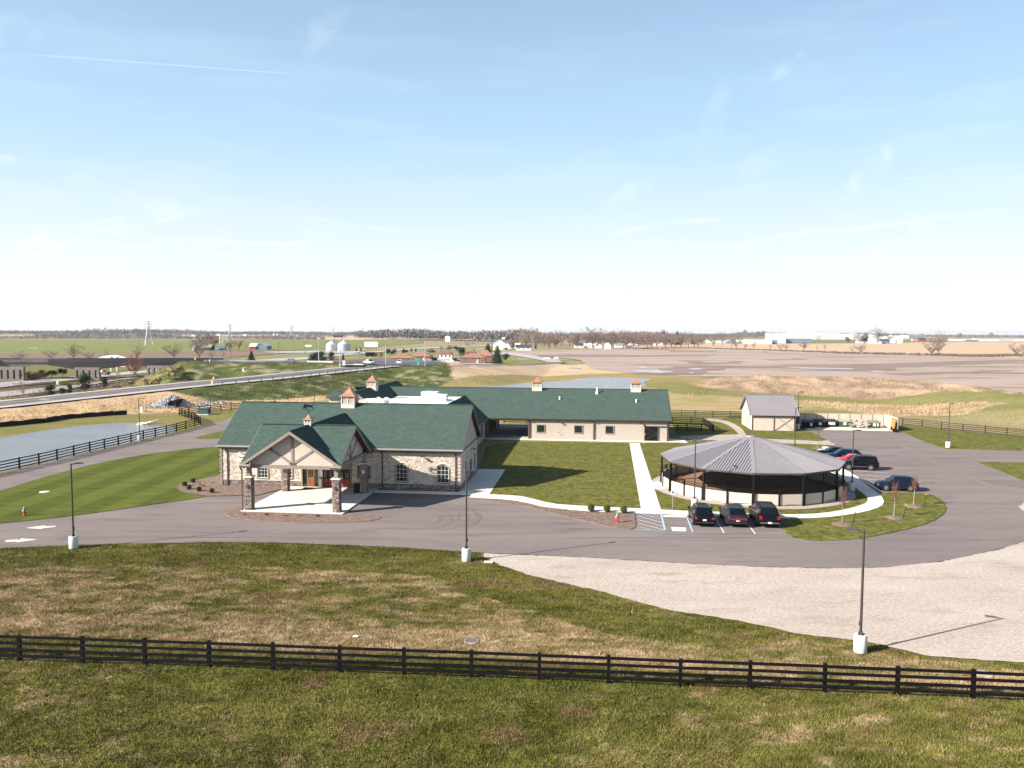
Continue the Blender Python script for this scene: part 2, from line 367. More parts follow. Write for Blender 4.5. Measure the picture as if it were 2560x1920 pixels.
# near highway ramp, near and far pavement edges
RA_near = line3([(-140, 1037, .8), (0, 1022.5, 1.2), (200, 1003, 2.0), (392, 982, 2.8), (520, 967, 3.3), (640, 953.5, 3.8), (785, 937.7, 4.4), (929, 923, 5.0), (1036, 915.5, 5.4), (1075, 914.5, 5.5)])
RA_far = line3([(-140, 1014, .8), (0, 1002, 1.2), (200, 980, 2.0), (392, 960.5, 2.8), (520, 950, 3.3), (640, 941.5, 3.8), (785, 927, 4.4), (912, 913.5, 5.0), (975, 908.5, 5.4), (1040, 905, 5.5)])
RA_mid = [tuple((np.array(a) + np.array(b)) / 2) for a, b in zip(RA_near, RA_far)]
RB = line3([(497, 905, 6.8), (560, 905.5, 6.6), (640, 907, 6.4), (797, 909, 6.0), (900, 911, 5.6), (980, 911, 5.5)])
RC = line3([(980, 911, 5.5), (1063, 914.5, 5.4), (1150, 915, 4.6), (1233, 915, 3.2), (1290, 914, 1.8), (1350, 911, .6), (1400, 905, 0)])
BERM = line3([(1790, 945, .3), (1870, 943, 2.4), (1960, 942.5, 3.2), (2094, 945, 3.3), (2209, 950, 3.3), (2354, 966, 3.2), (2470, 979, 3.1), (2560, 990, 3.0), (2700, 1012, 3.0)])
LINES = [(RA_mid, 8.6, .27), (RB, 6.2, .45), (RC, 6.4, .2), (line3([(850, 906, 5.5), (1050, 907, 5.5)]), 15.0, .27), (BERM, 1.0, .13)]
def T(x, y):
    x = np.asarray(x, float); y = np.asarray(y, float); h = np.zeros_like(x)
    for pts, hw, sl in LINES:
        best = np.full_like(x, -9.)
        for a, b in zip(pts[:-1], pts[1:]):
            dx, dy = b[0] - a[0], b[1] - a[1]; l2 = dx * dx + dy * dy
            t = np.clip(((x - a[0]) * dx + (y - a[1]) * dy) / l2, 0, 1)
            d = np.hypot(x - a[0] - t * dx, y - a[1] - t * dy)
            best = np.maximum(best, a[2] + t * (b[2] - a[2]) - sl * np.maximum(0, d - hw))
        h = np.maximum(h, best)
    return h
def Th(x, y): return float(T(np.array([x]), np.array([y]))[0])
def GT(x, y):       # survey point on the terrain
    z = 0
    for _ in range(25):
        p = G(x, y, z); z = .5 * z + .5 * Th(p.x, p.y)
    return Vector((p.x, p.y, Th(p.x, p.y)))

def vnoise(x, y, s, seed=0):
    "cheap smooth value noise, vectorised"
    rs = np.random.RandomState(seed); tab = rs.rand(256, 256)
    X = x * s; Y = y * s; xi = np.floor(X).astype(int); yi = np.floor(Y).astype(int); fx = X - xi; fy = Y - yi
    fx = fx * fx * (3 - 2 * fx); fy = fy * fy * (3 - 2 * fy)
    g = lambda a, b: tab[a % 256, b % 256]
    return (g(xi, yi) * (1 - fx) + g(xi + 1, yi) * fx) * (1 - fy) + (g(xi, yi + 1) * (1 - fx) + g(xi + 1, yi + 1) * fx) * fy
def fbm(x, y, s, seed=0, o=4):
    t = 0; a = .5; n = 0
    for i in range(o): t = t + a * vnoise(x, y, s * 2 ** i, seed + i); n += a; a *= .55
    return t / n
def inpoly(x, y, poly):
    c = np.zeros(x.shape, bool); j = len(poly) - 1
    for i in range(len(poly)):
        xi, yi = poly[i][:2]; xj, yj = poly[j][:2]
        k = ((yi > y) != (yj > y)) & (x < (xj - xi) * (y - yi) / (yj - yi + 1e-12) + xi)
        c ^= k; j = i
    return c
def W2(pts, z=0.): return [tuple(G(x, y, z))[:2] for x, y in pts]

GREEN = (.150, .146, .052)
def C3(c): return np.array(c)
ZONES = [   # painted ground cover, later ones on top: (survey outline, colour a, colour b, noise scale, stretch)
    # rough meadow behind the buildings
    (W2([(-900, 1060), (1280, 985), (3200, 960), (3600, 1500), (-900, 1500)]), (.165, .165, .06), (.255, .215, .11), .05, 2),
    # straw slope by the highway, left
    (W2([(-300, 1090), (0, 1066), (200, 1043), (317, 1035), (450, 1031), (560, 1023), (700, 1012), (860, 996), (760, 985), (560, 990), (520, 1000), (430, 985), (395, 978), (200, 995), (0, 1010), (-300, 1040)]), (.52, .37, .22), (.40, .27, .16), .25, 1.5),
    # bank round the left pond
    (W2([(-300, 1093), (0, 1068), (200, 1045), (317, 1037), (450, 1034), (560, 1026), (720, 1017), (860, 1001), (900, 1060), (600, 1110), (-300, 1300)]), (.15, .145, .045), (.20, .165, .07), .12, 2),
    # tan stubble right of the embankment
    (W2([(1060, 905), (1250, 905), (1420, 912), (1560, 905), (1600, 930), (1450, 938), (1330, 945), (1130, 966), (1128, 950), (1090, 925)]), (.50, .37, .26), (.42, .31, .20), .05, 3),
    (W2([(1000, 985), (1130, 964), (1330, 943), (1450, 936), (1600, 931), (1720, 940), (1830, 950), (1830, 985), (1280, 1010)]), (.22, .19, .075), (.30, .22, .11), .05, 3),
    # behind the highway, left
    (W2([(-300, 1010), (0, 1000), (200, 977), (440, 952), (520, 948), (440, 938), (-300, 975)]), (.22, .15, .10), (.15, .13, .07), .2, 2),
    (W2([(1700, 1000), (1760, 952), (1860, 938), (2209, 944), (2354, 958), (2560, 984), (2800, 1010), (2800, 1050), (2560, 1018), (2380, 1003), (2200, 1002), (2050, 992), (1920, 982), (1800, 975)]), (.36, .26, .18), (.23, .165, .12), .35, .45),
    (W2([(1990, 1000), (2200, 1012), (2400, 1018), (2520, 1030), (2400, 1040), (2200, 1040), (2050, 1018)]), (.40, .28, .18), (.28, .22, .12), .15, 2),
    (W2([(1400, 985), (1700, 975), (1920, 1000), (2080, 1012), (1900, 1030), (1600, 1030)]), (.27, .225, .10), (.36, .27, .15), .12, 2),
    (W2([(1595, 960), (1700, 955), (1770, 972), (2000, 990), (2200, 1003), (2400, 1010), (2560, 1026), (2560, 1034), (2400, 1020), (2200, 1012), (1990, 1000), (1700, 985)]), (.165, .165, .055), (.21, .19, .08), .1, 2),
    # sown embankment
    (W2([(395, 985), (430, 1003), (520, 1006), (560, 1004), (700, 1000), (860, 984), (1000, 976), (1060, 978), (1130, 962), (1115, 945), (1085, 922), (1040, 890), (860, 900), (600, 905), (440, 900), (340, 900), (330, 950), (400, 962)]), (.058, .078, .026), (.11, .12, .045), .35, 1.6),
]
def paint(x, y):
    n = x.shape[0]; col = np.tile(C3(GREEN), (n, 1)).astype(float)
    wx = x + (fbm(x, y, .5, 40) - .5) * 3; wy = y + (fbm(x, y, .5, 50) - .5) * 3
    for poly, a, b, s, st in ZONES:
        k = inpoly(wx, wy, poly)
        if k.any():
            f = np.clip((fbm(x[k], y[k] * st, s, 3, 5) - .35) / .3, 0, 1)[:, None]
            col[k] = C3(a) * (1 - f) + C3(b) * f
    # bare straw streaks down the sown embankment
    emb = inpoly(wx, wy, ZONES[-1][0]); st = fbm(x * .25 + y * .9, y * .25 - x * .6, .5, 77, 4)
    k = emb & (st > .62); col[k] = col[k] * .4 + C3((.36, .31, .20)) * .6
    return col
# foreground: the rough strip of dying grass
DRY = W2([(-200, 1434), (0, 1423.7), (173, 1415), (492, 1412), (694, 1420), (926, 1432), (1082, 1441), (1120, 1458), (1157, 1477), (1280, 1510), (1425, 1557), (1540, 1591), (1743, 1613), (1830, 1625), (1950, 1590), (2300, 1650), (2700, 1690), (2700, 1740), (2000, 1700), (1280, 1652), (0, 1590), (-200, 1590)])
def paint_near(x, y):
    col = np.tile(C3((.078, .082, .017)), (x.shape[0], 1)).astype(float)
    f = np.clip((fbm(x, y * 1.6, .16, 5, 5) - .38) / .28, 0, 1)[:, None]; col = col * (1 - f) + C3((.125, .118, .030)) * f
    m = fbm(x * .8, y * 1.7, 1.3, 15, 4); col = col * np.clip(.38 + m * 1.28, .5, 1.45)[:, None]
    fence_y = np.interp(x, [-32, 25], [47.2, 37.0])
    wx = x + (fbm(x, y, .7, 41) - .5) * 1.4; wy = y + (fbm(x, y, .7, 51) - .5) * .9
    dry = inpoly(wx, wy, DRY).astype(float)
    n = fbm(x * .7, y * 2.4, .12, 11, 5); n2 = fbm(x, y * 2.2, .8, 12, 5)
    d1 = dry * np.clip(.46 + (n - .47) * 2.2 + (n2 - .5) * 2.6, 0, .95)
    big = fbm(x, y * 1.3, .10, 21, 4); sm = fbm(x, y * 2, 1.0, 22, 5)
    below = (y < fence_y + 1.0) * np.clip((sm - .56) * 5 * np.clip((big - .40) * 5, .1, 1), 0, .85)
    mid = (y >= fence_y + 1.0) * (1 - dry) * np.clip((sm - .6) * 3, 0, .35)
    d = np.clip(d1 + below + mid, 0, 1)[:, None]
    tan = C3((.25, .18, .09)); tan2 = C3((.38, .28, .175)); k = np.clip((fbm(x, y * 2, 1.1, 61, 4) - .42) / .2, 0, 1)[:, None]
    col = col * (1 - d) + (tan * (1 - k) + tan2 * k) * d
    r = np.clip((fbm(x, y * 1.5, .3, 71, 4) - .66) * 6, 0, .5)[:, None] * (y < 60)[:, None]; col = col * (1 - r) + C3((.17, .10, .06)) * r
    return col

def grid_mesh(name, x0, x1, y0, y1, step, pf, hf=None, skip=None):
    xs = np.arange(x0, x1 + .01, step); ys = np.arange(y0, y1 + .01, step); nx, ny = len(xs), len(ys)
    X, Y = np.meshgrid(xs, ys); X = X.ravel(); Y = Y.ravel(); Z = hf(X, Y) if hf is not None else np.zeros_like(X)
    co = np.stack([X, Y, Z], 1)
    i = np.arange((ny - 1) * nx).reshape(ny - 1, nx)[:, :-1].ravel()
    q = np.stack([i, i + 1, i + 1 + nx, i + nx], 1)
    me = bpy.data.meshes.new(name); me.vertices.add(len(co)); me.vertices.foreach_set('co', co.ravel())
    me.loops.add(q.size); me.loops.foreach_set('vertex_index', q.ravel()); me.polygons.add(len(q))
    me.polygons.foreach_set('loop_start', np.arange(0, q.size, 4)); me.polygons.foreach_set('use_smooth', np.ones(len(q), bool))
    me.update(calc_edges=True)
    at = me.color_attributes.new('zone', 'FLOAT_COLOR', 'POINT'); c = pf(X, Y)
    at.data.foreach_set('color', np.concatenate([c, np.ones((len(c), 1))], 1).ravel())
    me.materials.append(M['zone_ground']); o = bpy.data.objects.new(name, me); COL.objects.link(o); return o

def th_rut(x, y):
    h = T(x, y); berm = inpoly(x, y, ZONES[6][0])
    r = (fbm(x * .35 + y * .1, y * .08, .9, 9, 4) - .5) * 3.4 * berm * np.clip(h / 2, 0, 1)
    e = inpoly(x, y, ZONES[-1][0]); r2 = (fbm(x, y, .35, 19, 4) - .5) * 1.0 * e * np.clip(h / 1.5, 0, 1)
    s = (fbm(x, y, .5, 29, 4) - .5) * .7 * inpoly(x, y, ZONES[1][0]); s = s * (s > 0)
    return h + r + s * (h < .3) + r2 * (h < 5.2) * (h > .3)
def near_h(x, y):
    hard = inpoly(x, y, W2(LOTPX)) | inpoly(x, y, W2(DRIVEPX))
    return np.where(hard, -.03, (fbm(x, y, .5, 90, 4) - .5) * .12 * (y < 56))
DRIVEPX = [(-120, 1366), (0, 1362), (289, 1352), (640, 1348), (980, 1360), (1208, 1376), (1700, 1400), (2060, 1412), (2198, 1410), (2496, 1365), (2850, 1230), (2850, 1100), (-120, 1200)]
LOTPX = [(1200, 1376), (1450, 1385), (1900, 1405), (2347, 1396), (2850, 1225), (2990, 1710), (2560, 1668), (2321, 1651), (2206, 1622), (2136, 1610), (1858, 1564), (1685, 1538), (1500, 1488), (1317, 1446), (1210, 1405)]
tag(grid_mesh('ground', -52, 56, 23, 66, .4, paint_near, near_h), kind='structure')
RAPOLY = [p[:2] for p in RA_near] + [p[:2] for p in reversed(RA_far)]
def mid_h(x, y):
    h = th_rut(x, y)
    # keep the grid below the pavement sheets
    d = np.full_like(x, 99.)
    for pts in (RA_mid,):
        for a, b in zip(pts[:-1], pts[1:]):
            dx, dy = b[0] - a[0], b[1] - a[1]; t = np.clip(((x - a[0]) * dx + (y - a[1]) * dy) / (dx * dx + dy * dy), 0, 1)
            d = np.minimum(d, np.hypot(x - a[0] - t * dx, y - a[1] - t * dy))
    h = np.where(d < 9.2, T(x, y) - .16, h)
    # pond basins
    return h
tag(grid_mesh('meadow_ground', -290, 215, 66, 430, 1.4, paint, mid_h), kind='structure')
b = MB()
ring = [(9000 * math.cos(t), 9000 * math.sin(t)) for t in np.linspace(0, 2 * math.pi, 48, endpoint=False)]
b.add([(x, y, -.25) for x, y in ring], [tuple(range(48))]); tag(b.build('far_ground', M['far_ground']), kind='structure')

def sheet(name, pts, z, m, thick=0., label=None, curve=False):
    "flat sheet of ground from surveyed outline points (picture x, y) or world (x, y)"
    w = [tuple(G(x, y, 0))[:2] for x, y in pts]
    return wsheet(name, w, z, m, thick)
def wsheet(name, w, z, m, thick=0.):
    me = bpy.data.meshes.new(name); bm = bmesh.new()
    vs = [bm.verts.new((x, y, z)) for x, y in w]; f = bm.faces.new(vs); f.normal_update()
    if f.normal.z < 0: f.normal_flip()
    if thick:
        lo = [bm.verts.new((x, y, z - thick)) for x, y in w]; n = len(w)
        for k in range(n): bm.faces.new((vs[k], vs[(k + 1) % n], lo[(k + 1) % n], lo[k]))
    bmesh.ops.triangulate(bm, faces=[x for x in bm.faces if len(x.verts) > 4]); bm.to_mesh(me); bm.free(); me.materials.append(M[m])
    o = bpy.data.objects.new(name, me); COL.objects.link(o); return tag(o, kind='structure')
def smooth(pts, k=6):
    "Catmull-Rom through the points"
    out = []; P = [np.array(p, float) for p in pts]; n = len(P)
    for i in range(n - 1):
        a = P[max(i - 1, 0)]; b_ = P[i]; c = P[i + 1]; d = P[min(i + 2, n - 1)]
        for j in range(k):
            t = j / k; out.append(tuple(.5 * (2 * b_ + (c - a) * t + (2 * a - 5 * b_ + 4 * c - d) * t * t + (3 * b_ - a - 3 * c + d) * t ** 3)))
    out.append(tuple(P[-1])); return out
def jag(pts, amp, step=.6, seed=1):
    "world outline with an uneven turf edge"
    out = []; rs = random.Random(seed)
    for a, b_ in zip(pts, pts[1:] + pts[:1]):
        L_ = math.hypot(b_[0] - a[0], b_[1] - a[1]); n = max(1, min(60, int(L_ / step)))
        for k in range(n):
            t = k / n; out.append((a[0] + (b_[0] - a[0]) * t + rs.uniform(-amp, amp), a[1] + (b_[1] - a[1]) * t + rs.uniform(-amp, amp)))
    return out

# ---- pavements and lawns of the site
outer_front = [(-120, 1374), (0, 1370.5), (150, 1365), (289, 1360), (460, 1357), (640, 1356), (810, 1361), (980, 1368), (1100, 1376), (1208, 1382), (1450, 1393), (1700, 1407), (1900, 1416.5), (2060, 1420), (2198, 1418.6), (2347, 1404.3), (2496, 1373), (2560, 1353.6), (2700, 1305), (2850, 1240)]
asphalt = smooth(outer_front, 4) + [(2850, 1127), (2560, 1127.4), (2362, 1122.5), (2313, 1106), (2262, 1083), (2246, 1077.5), (2012, 1077), (1960, 1092), (1800, 1096), (1700, 1100), (1590, 1120), (1400, 1170), (1200, 1165), (700, 1150), (590, 1080), (640, 1040), (720, 1028), (720, 1018), (577, 1045), (515, 1064.4), (461, 1078), (379, 1098.3), (325, 1107.8), (244, 1128), (135, 1151), (54, 1174), (0, 1191.9), (-120, 1222)]
sheet('asphalt_drive', asphalt, .012, 'asphalt')
wsheet('gravel_lot', jag(W2([(1212, 1383.5), (1450, 1394), (1700, 1408), (1900, 1417.6), (2060, 1421.5), (2198, 1420), (2347, 1406), (2496, 1375), (2560, 1355), (2700, 1308), (2850, 1245), (2950, 1700)] + [(2560, 1658), (2437, 1649), (2321, 1641), (2206, 1612), (2136, 1600), (2003, 1586), (1858, 1554), (1685, 1528), (1569, 1499), (1500, 1478), (1395, 1455), (1317, 1436), (1252, 1414), (1222, 1400), (1207, 1390)]), .07, .4, 8), .022, 'gravel')
wsheet('gravel_verge', jag(W2([(2548, 1266), (2560, 1257), (2700, 1215), (2760, 1260), (2600, 1285), (2556, 1276)]), .1), .03, 'gravel')
LAWN_L = smooth([(-120, 1252), (0, 1227.3), (86.8, 1201), (173.6, 1176.7), (289.4, 1149.8), (434, 1127.5), (555.6, 1116.5), (640, 1112)], 4) + [(640, 1180), (555, 1186.8), (463, 1208.5), (447, 1214), (441, 1221.5), (448, 1228), (463, 1233), (521, 1241.8)] + smooth([(512, 1242), (474, 1249), (361, 1265), (188, 1289.5), (0, 1309.8), (-120, 1322)], 4)
def lawn(name, px, m='lawn', z=.058, seed=3, w=None):
    z += .0012 * seed
    return wsheet(name, jag(w or W2(px), .05, .5, seed), z, m, .07)
lawn('lawn', LAWN_L, 'lawn_striped')
lawn('lawn', smooth([(488, 1095.6), (500, 1091), (515, 1087.5), (564, 1076.6), (640, 1062)], 3) + [(640, 1092), (558, 1095.6), (500, 1097.5)], 'lawn', seed=5)
lawn('lawn', [(1200, 1168), (1215, 1120), (1240, 1111), (1300, 1105), (1577, 1108.2), (1602.4, 1273), (1601.8, 1273.2), (1425, 1265), (1384, 1261), (1344, 1252.9), (1300, 1242), (1181, 1236), (1160, 1232)], seed=6)
CURVE_IN = [(1944, 1288), (2019, 1287.4), (2079, 1282), (2123, 1273), (2159, 1262.6), (2170, 1252), (2165, 1241.7), (2138, 1220.8), (2108, 1201.4), (2094, 1192.5), (2073, 1179), (2045, 1158), (2035, 1135), (2058, 1117)]
CURVE_OUT = [(1944, 1297.5), (2049, 1296.3), (2123, 1288.5), (2183, 1276), (2207, 1264), (2210, 1255), (2201, 1240), (2168, 1214.9), (2126, 1186.5), (2105, 1173), (2075, 1152), (2062, 1133), (2075, 1119)]
lawn('lawn', [(1599, 1110), (1623.6, 1207.4), (1638, 1224), (1653, 1276), (1726, 1279), (1797, 1282.5), (1880, 1286)] + smooth(CURVE_IN, 3) + [(1969, 1111), (1900, 1108), (1760, 1103), (1620, 1108)], seed=7)
lawn('lawn', smooth([(1958, 1298), (1955, 1318), (1965, 1332), (1983, 1344), (2019, 1351.5), (2079, 1352), (2153, 1347), (2228, 1333), (2288, 1319), (2333, 1303), (2359, 1285), (2365.4, 1273), (2359, 1258), (2341, 1243), (2317, 1235.7), (2280, 1233), (2213, 1232.8), (2200, 1238)], 3) + list(reversed(smooth(CURVE_OUT[:7], 3))), seed=8)
lawn('lawn', [(1760, 1062), (1830, 1040), (2010, 1040), (2015, 1079), (2033, 1083), (2055, 1094.5), (2068, 1102.5), (2048, 1104.7), (1994, 1101.5), (1913, 1099), (1871, 1094), (1853, 1072)], seed=9)
lawn('lawn', [(1969.5, 1110), (2010, 1110.5), (2084.8, 1115), (2058, 1119), (2040, 1135), (2020, 1180), (1960, 1180)], seed=19)
lawn('lawn', [(2246, 1077.5), (2262, 1083), (2313, 1106), (2362, 1122.5), (2560, 1127.4), (2850, 1129), (2850, 1100), (2600, 1098), (2500, 1089), (2353, 1073.7), (2250, 1064), (2240, 1062)], seed=10)
lawn('lawn', [(2442, 1156), (2560, 1157), (2850, 1160), (2850, 1300), (2560, 1203), (2500, 1178)], seed=11)
lawn('lawn', [(1680, 1046), (1760, 1047), (1772, 1055), (1801, 1058), (1830, 1072), (1847, 1087), (1780, 1089), (1700, 1092), (1686, 1075)], seed=12)
sheet('gravel_path', smooth([(1760, 1051), (1801, 1057), (1830, 1070), (1847, 1087), (1856, 1099)], 3) + smooth([(1880, 1099), (1868, 1091), (1853, 1072), (1820, 1054), (1770, 1048)], 3), .085, 'gravel_ring')
sheet('gravel_path', [(1696, 1091), (1850, 1087), (1913, 1098.5), (1994, 1101), (2048, 1104.3), (2070, 1102), (2090, 1115), (2010, 1111), (1969, 1110), (1900, 1108), (1760, 1101), (1700, 1100)], .09, 'gravel_ring')
# tyre marks and dusty streaks
def arc_mark(c, r, t0, t1, w_, m='tyre_mark', sq=1.0, z=.0165):
    n = 26; b = MB(); vs = []
    for k in range(n + 1):
        t = math.radians(t0 + (t1 - t0) * k / n); ww = w_ * math.sin(math.pi * min(1, max(.03, k / n))) ** .5
        vs += [(c[0] + (r - ww / 2) * math.cos(t), c[1] + (r - ww / 2) * sq * math.sin(t), z), (c[0] + (r + ww / 2) * math.cos(t), c[1] + (r + ww / 2) * sq * math.sin(t), z)]
    b.add(vs, [(2 * k, 2 * k + 1, 2 * k + 3, 2 * k + 2) for k in range(n)]); tag(b.build('tyre_mark', M[m]), kind='structure')
rs0 = random.Random(12)
for i in range(10): arc_mark((-9.5 + rs0.uniform(-1.5, 1.5), 72.5 + rs0.uniform(-1.2, 1.2)), rs0.uniform(3.2, 8.5), rs0.uniform(-60, -20), rs0.uniform(20, 75), rs0.uniform(.10, .2), z=.0165 + i * .0004)
for i in range(9): arc_mark((38, 82), rs0.uniform(18, 27), rs0.uniform(-60, -40), rs0.uniform(-15, 30), rs0.uniform(.12, .25), m='tyre_mark' if i % 2 else 'dusty_asphalt', sq=.62, z=.0165 + i * .0004)
for i in range(8):
    x0 = rs0.uniform(-30, 20); arc_mark((x0, -120), 186 + rs0.uniform(-1.3, 1.5), 90 - rs0.uniform(2, 6), 90 + rs0.uniform(0, 5), rs0.uniform(.1, .22), m='tyre_mark' if i % 2 else 'dusty_asphalt', z=.0205 + i * .0004)
for p, q, w_ in (((2200, 1092), (2330, 1145), .9), ((2230, 1110), (2420, 1190), .5), ((2330, 1160), (2520, 1230), .8), ((2260, 1150), (2380, 1190), .4), ((2420, 1200), (2560, 1238), .5), ((2120, 1105), (2240, 1120), .6)):
    a, c = G(*p), G(*q); d = (c - a); n_ = Vector((-d.y, d.x, 0)).normalized() * w_ / 2; b = MB(); N8 = 10
    vs = []
    for k in range(N8 + 1): t = k / N8; f = math.sin(math.pi * max(.04, min(.96, t))) ** .6; wob = n_ * rs0.uniform(-.5, .5); u = a.lerp(c, t) + wob; vs += [u - n_ * f, u + n_ * f]
    zq = .0245 + .0009 * rs0.random() + .0004 * int(w_ * 10); b.add([(v.x, v.y, zq) for v in vs], [(2 * k, 2 * k + 1, 2 * k + 3, 2 * k + 2) for k in range(N8)]); tag(b.build('dusty_streak', M['dusty_asphalt']), kind='structure')
# mulch beds
sheet('mulch_bed', smooth([(441, 1221.5), (447, 1214), (463, 1208.5), (555, 1186.8)], 3) + [(640, 1180), (700, 1200), (700, 1212), (705, 1224), (640, 1240), (610, 1240), (521, 1241.8), (463, 1233)], .085, 'mulch')
wsheet('mulch_bed', jag(W2(smooth([(559, 1283), (563, 1277), (585, 1272), (620, 1268), (700, 1272), (800, 1280), (860, 1287), (925, 1288), (950, 1293), (948, 1298), (925, 1303), (860, 1307), (800, 1308), (694, 1305), (600, 1297), (570, 1290), (559, 1283)], 3)[:-1]), .04, .5), .06, 'mulch', .05)
wsheet('mulch_bed', jag(W2([(1165, 1244), (1208, 1247), (1262, 1249), (1317, 1257), (1355, 1266), (1398, 1271.5), (1474, 1279), (1588, 1283), (1589, 1319), (1572, 1325), (1534, 1320), (1493, 1310), (1439, 1299), (1371, 1281), (1317, 1267.5), (1230, 1253.5), (1181, 1249.5)]), .05, .5), .065, 'mulch', .05)

# ---- paved walks, laid slab by slab
def walk(name, left, right, slab_len, z=.10, m='concrete', label=None, sub=True):
    "left / right: survey outlines of the two edges"
    A = [np.array(tuple(G(x, y))[:2]) for x, y in left]; B = [np.array(tuple(G(x, y))[:2]) for x, y in right]
    def res(P, n):
        L_ = [0]
        for a, b_ in zip(P[:-1], P[1:]): L_.append(L_[-1] + np.linalg.norm(b_ - a))
        out = []
        for k in range(n + 1):
            s = L_[-1] * k / n; i = max(0, min(len(P) - 2, np.searchsorted(L_, s) - 1)); t = (s - L_[i]) / max(1e-6, L_[i + 1] - L_[i]); out.append(P[i] + (P[i + 1] - P[i]) * t)
        return out
    tot = sum(np.linalg.norm(b_ - a) for a, b_ in zip(A[:-1], A[1:])); n = max(1, round(tot / slab_len)); A = res(A, n); B = res(B, n)
    base = MB(); base.add([(p[0], p[1], z - .025) for p in A] + [(p[0], p[1], z - .025) for p in B], [(k, k + 1, n + 2 + k, n + 1 + k) for k in range(n)])
    root = base.build(name, M['concrete_old']); tag(root, kind='structure')
    for k in range(n):
        q = [A[k], A[k + 1], B[k + 1], B[k]]; c = sum(q) / 4; q = [c + (p - c) * (1 - .012 / max(.4, np.linalg.norm(p - c))) for p in q]
        s = MB(); dz = random.uniform(-.004, .004); s.prism([tuple(p) for p in q], z - .09, z + dz); s.build('paving_slab', M[m], root)
    return root
walk('concrete_walk', [(1573.7, 1109), (1602.4, 1274)], [(1599, 1109.6), (1653, 1276)], 1.8)
walk('concrete_walk', smooth([(1181, 1236), (1300.7, 1242), (1344, 1252.9), (1384.8, 1261), (1425.5, 1265), (1601.8, 1273.6), (1653, 1275.9), (1700, 1278.7), (1797, 1282), (1880, 1286), (1944, 1288)], 4), smooth([(1173, 1244.8), (1262.7, 1250), (1317, 1258), (1355, 1267.8), (1398, 1272.7), (1474, 1280), (1588, 1283.5), (1653, 1285.4), (1700, 1288), (1797, 1291.5), (1880, 1296), (1944, 1297.5)], 4), 1.8, .105)
walk('concrete_walk', smooth(CURVE_IN, 4), smooth(CURVE_OUT, 4), 1.8, .102)
sheet('gravel_path', [(1624.8, 1207.4), (1665, 1204), (1669.5, 1223.4), (1640, 1225)], .098, 'concrete')

# ---- far fields, ponds
def far(name, pts, z, m): return sheet(name, pts, z, m)
far('winter_wheat_field', [(-900, 850), (0, 848), (500, 847), (640, 848.5), (900, 849), (1060, 851), (1058, 858), (900, 869), (860, 874), (640, 876), (460, 880), (200, 883), (-900, 890)], .0, 'winter_wheat')
far('brown_field', [(-900, 890), (200, 883), (460, 880), (640, 876.5), (780, 876), (700, 884), (560, 895), (480, 898), (-900, 908)], .03, 'brown_field')
far('tan_field', [(-900, 838), (300, 837), (700, 838), (1000, 841), (1300, 845), (1300, 850), (1060, 850.5), (640, 848), (0, 847.5), (-900, 849)], .02, 'tan_field')
far('grass_verge', [(-900, 909), (480, 899), (560, 896), (700, 885), (780, 877), (1000, 872), (1100, 870), (1200, 880), (1420, 876), (1280, 885), (1300, 905), (1060, 905), (900, 905), (500, 908), (-900, 960)], -.1, 'meadow')
far('tan_field', [(1560, 863), (1900, 858), (2100, 857), (2560, 854), (3400, 856), (3400, 905), (2560, 896), (2300, 890), (2100, 883), (1900, 876), (1560, 871)], .01, 'tan_field')
far('grass_field', [(1800, 853), (2200, 849), (2400, 853), (2200, 858), (1900, 859)], .12, 'winter_wheat')
PLOW = [(1060, 885), (1280, 878), (1569, 872.6), (1920, 875.5), (2100, 881), (2209, 885.6), (2354, 891), (2560, 895.7), (3400, 925), (3400, 1090), (2700, 1008), (2560, 987), (2470, 975), (2354, 963.7), (2209, 948), (2094, 943), (1920, 940.6), (1830, 942), (1714, 942), (1656, 937.7), (1555, 930.5), (1480, 922), (1453, 901), (1366, 890), (1280, 886)]
far('plowed_field', PLOW, .10, 'plowed')
for i, p in enumerate([[(1580, 935), (1640, 926), (1700, 915), (1760, 914), (1900, 915), (2100, 913), (2250, 908), (2400, 903), (2560, 900), (2600, 904), (2420, 912), (2250, 920), (2180, 932), (2100, 926), (1950, 921), (1830, 921), (1770, 930), (1760, 938), (1690, 938)], [(1290, 889), (1450, 886.5), (1600, 888), (1800, 887), (1760, 891), (1550, 893), (1400, 893)], [(1700, 902), (1790, 901.5), (1870, 904), (1840, 909), (1740, 909)], [(1900, 899), (2000, 897), (2020, 900), (1930, 902)], [(1660, 876.5), (1800, 877), (1780, 880), (1680, 880)], [(2200, 936), (2400, 928), (2540, 926), (2420, 934), (2260, 940)]]):
    w = jag(W2(p), 3.0, 7, i + 30); wsheet('wet_soil', w, .13, 'wet_soil')
for i, p in enumerate([[(1740, 904), (1770, 903.3), (1820, 903.6), (1836, 905), (1810, 907), (1760, 907)], [(1590, 916.5), (1610, 916), (1620, 918), (1622, 921.5), (1598, 922)], [(1707, 922.5), (1740, 920.5), (1765, 922), (1735, 925.5)], [(1560, 926), (1650, 925), (1690, 929), (1660, 935), (1590, 931)], [(1720, 931.5), (1735, 931), (1745, 934), (1722, 934.5)], [(1415, 921), (1440, 914), (1450, 917), (1448, 923)], [(1920, 918), (1990, 918), (2060, 920), (2150, 922), (2145, 924.5), (2040, 923)], [(2152, 929), (2190, 926.5), (2233, 929), (2200, 931)]]):
    c_ = np.mean(np.array(W2(p)), 0); w = jag([tuple(c_ + (np.array(q) - c_) * (.85, .75)) for q in W2(p)], 1.8, 4, i); wsheet('puddle', w, .16, 'puddle')
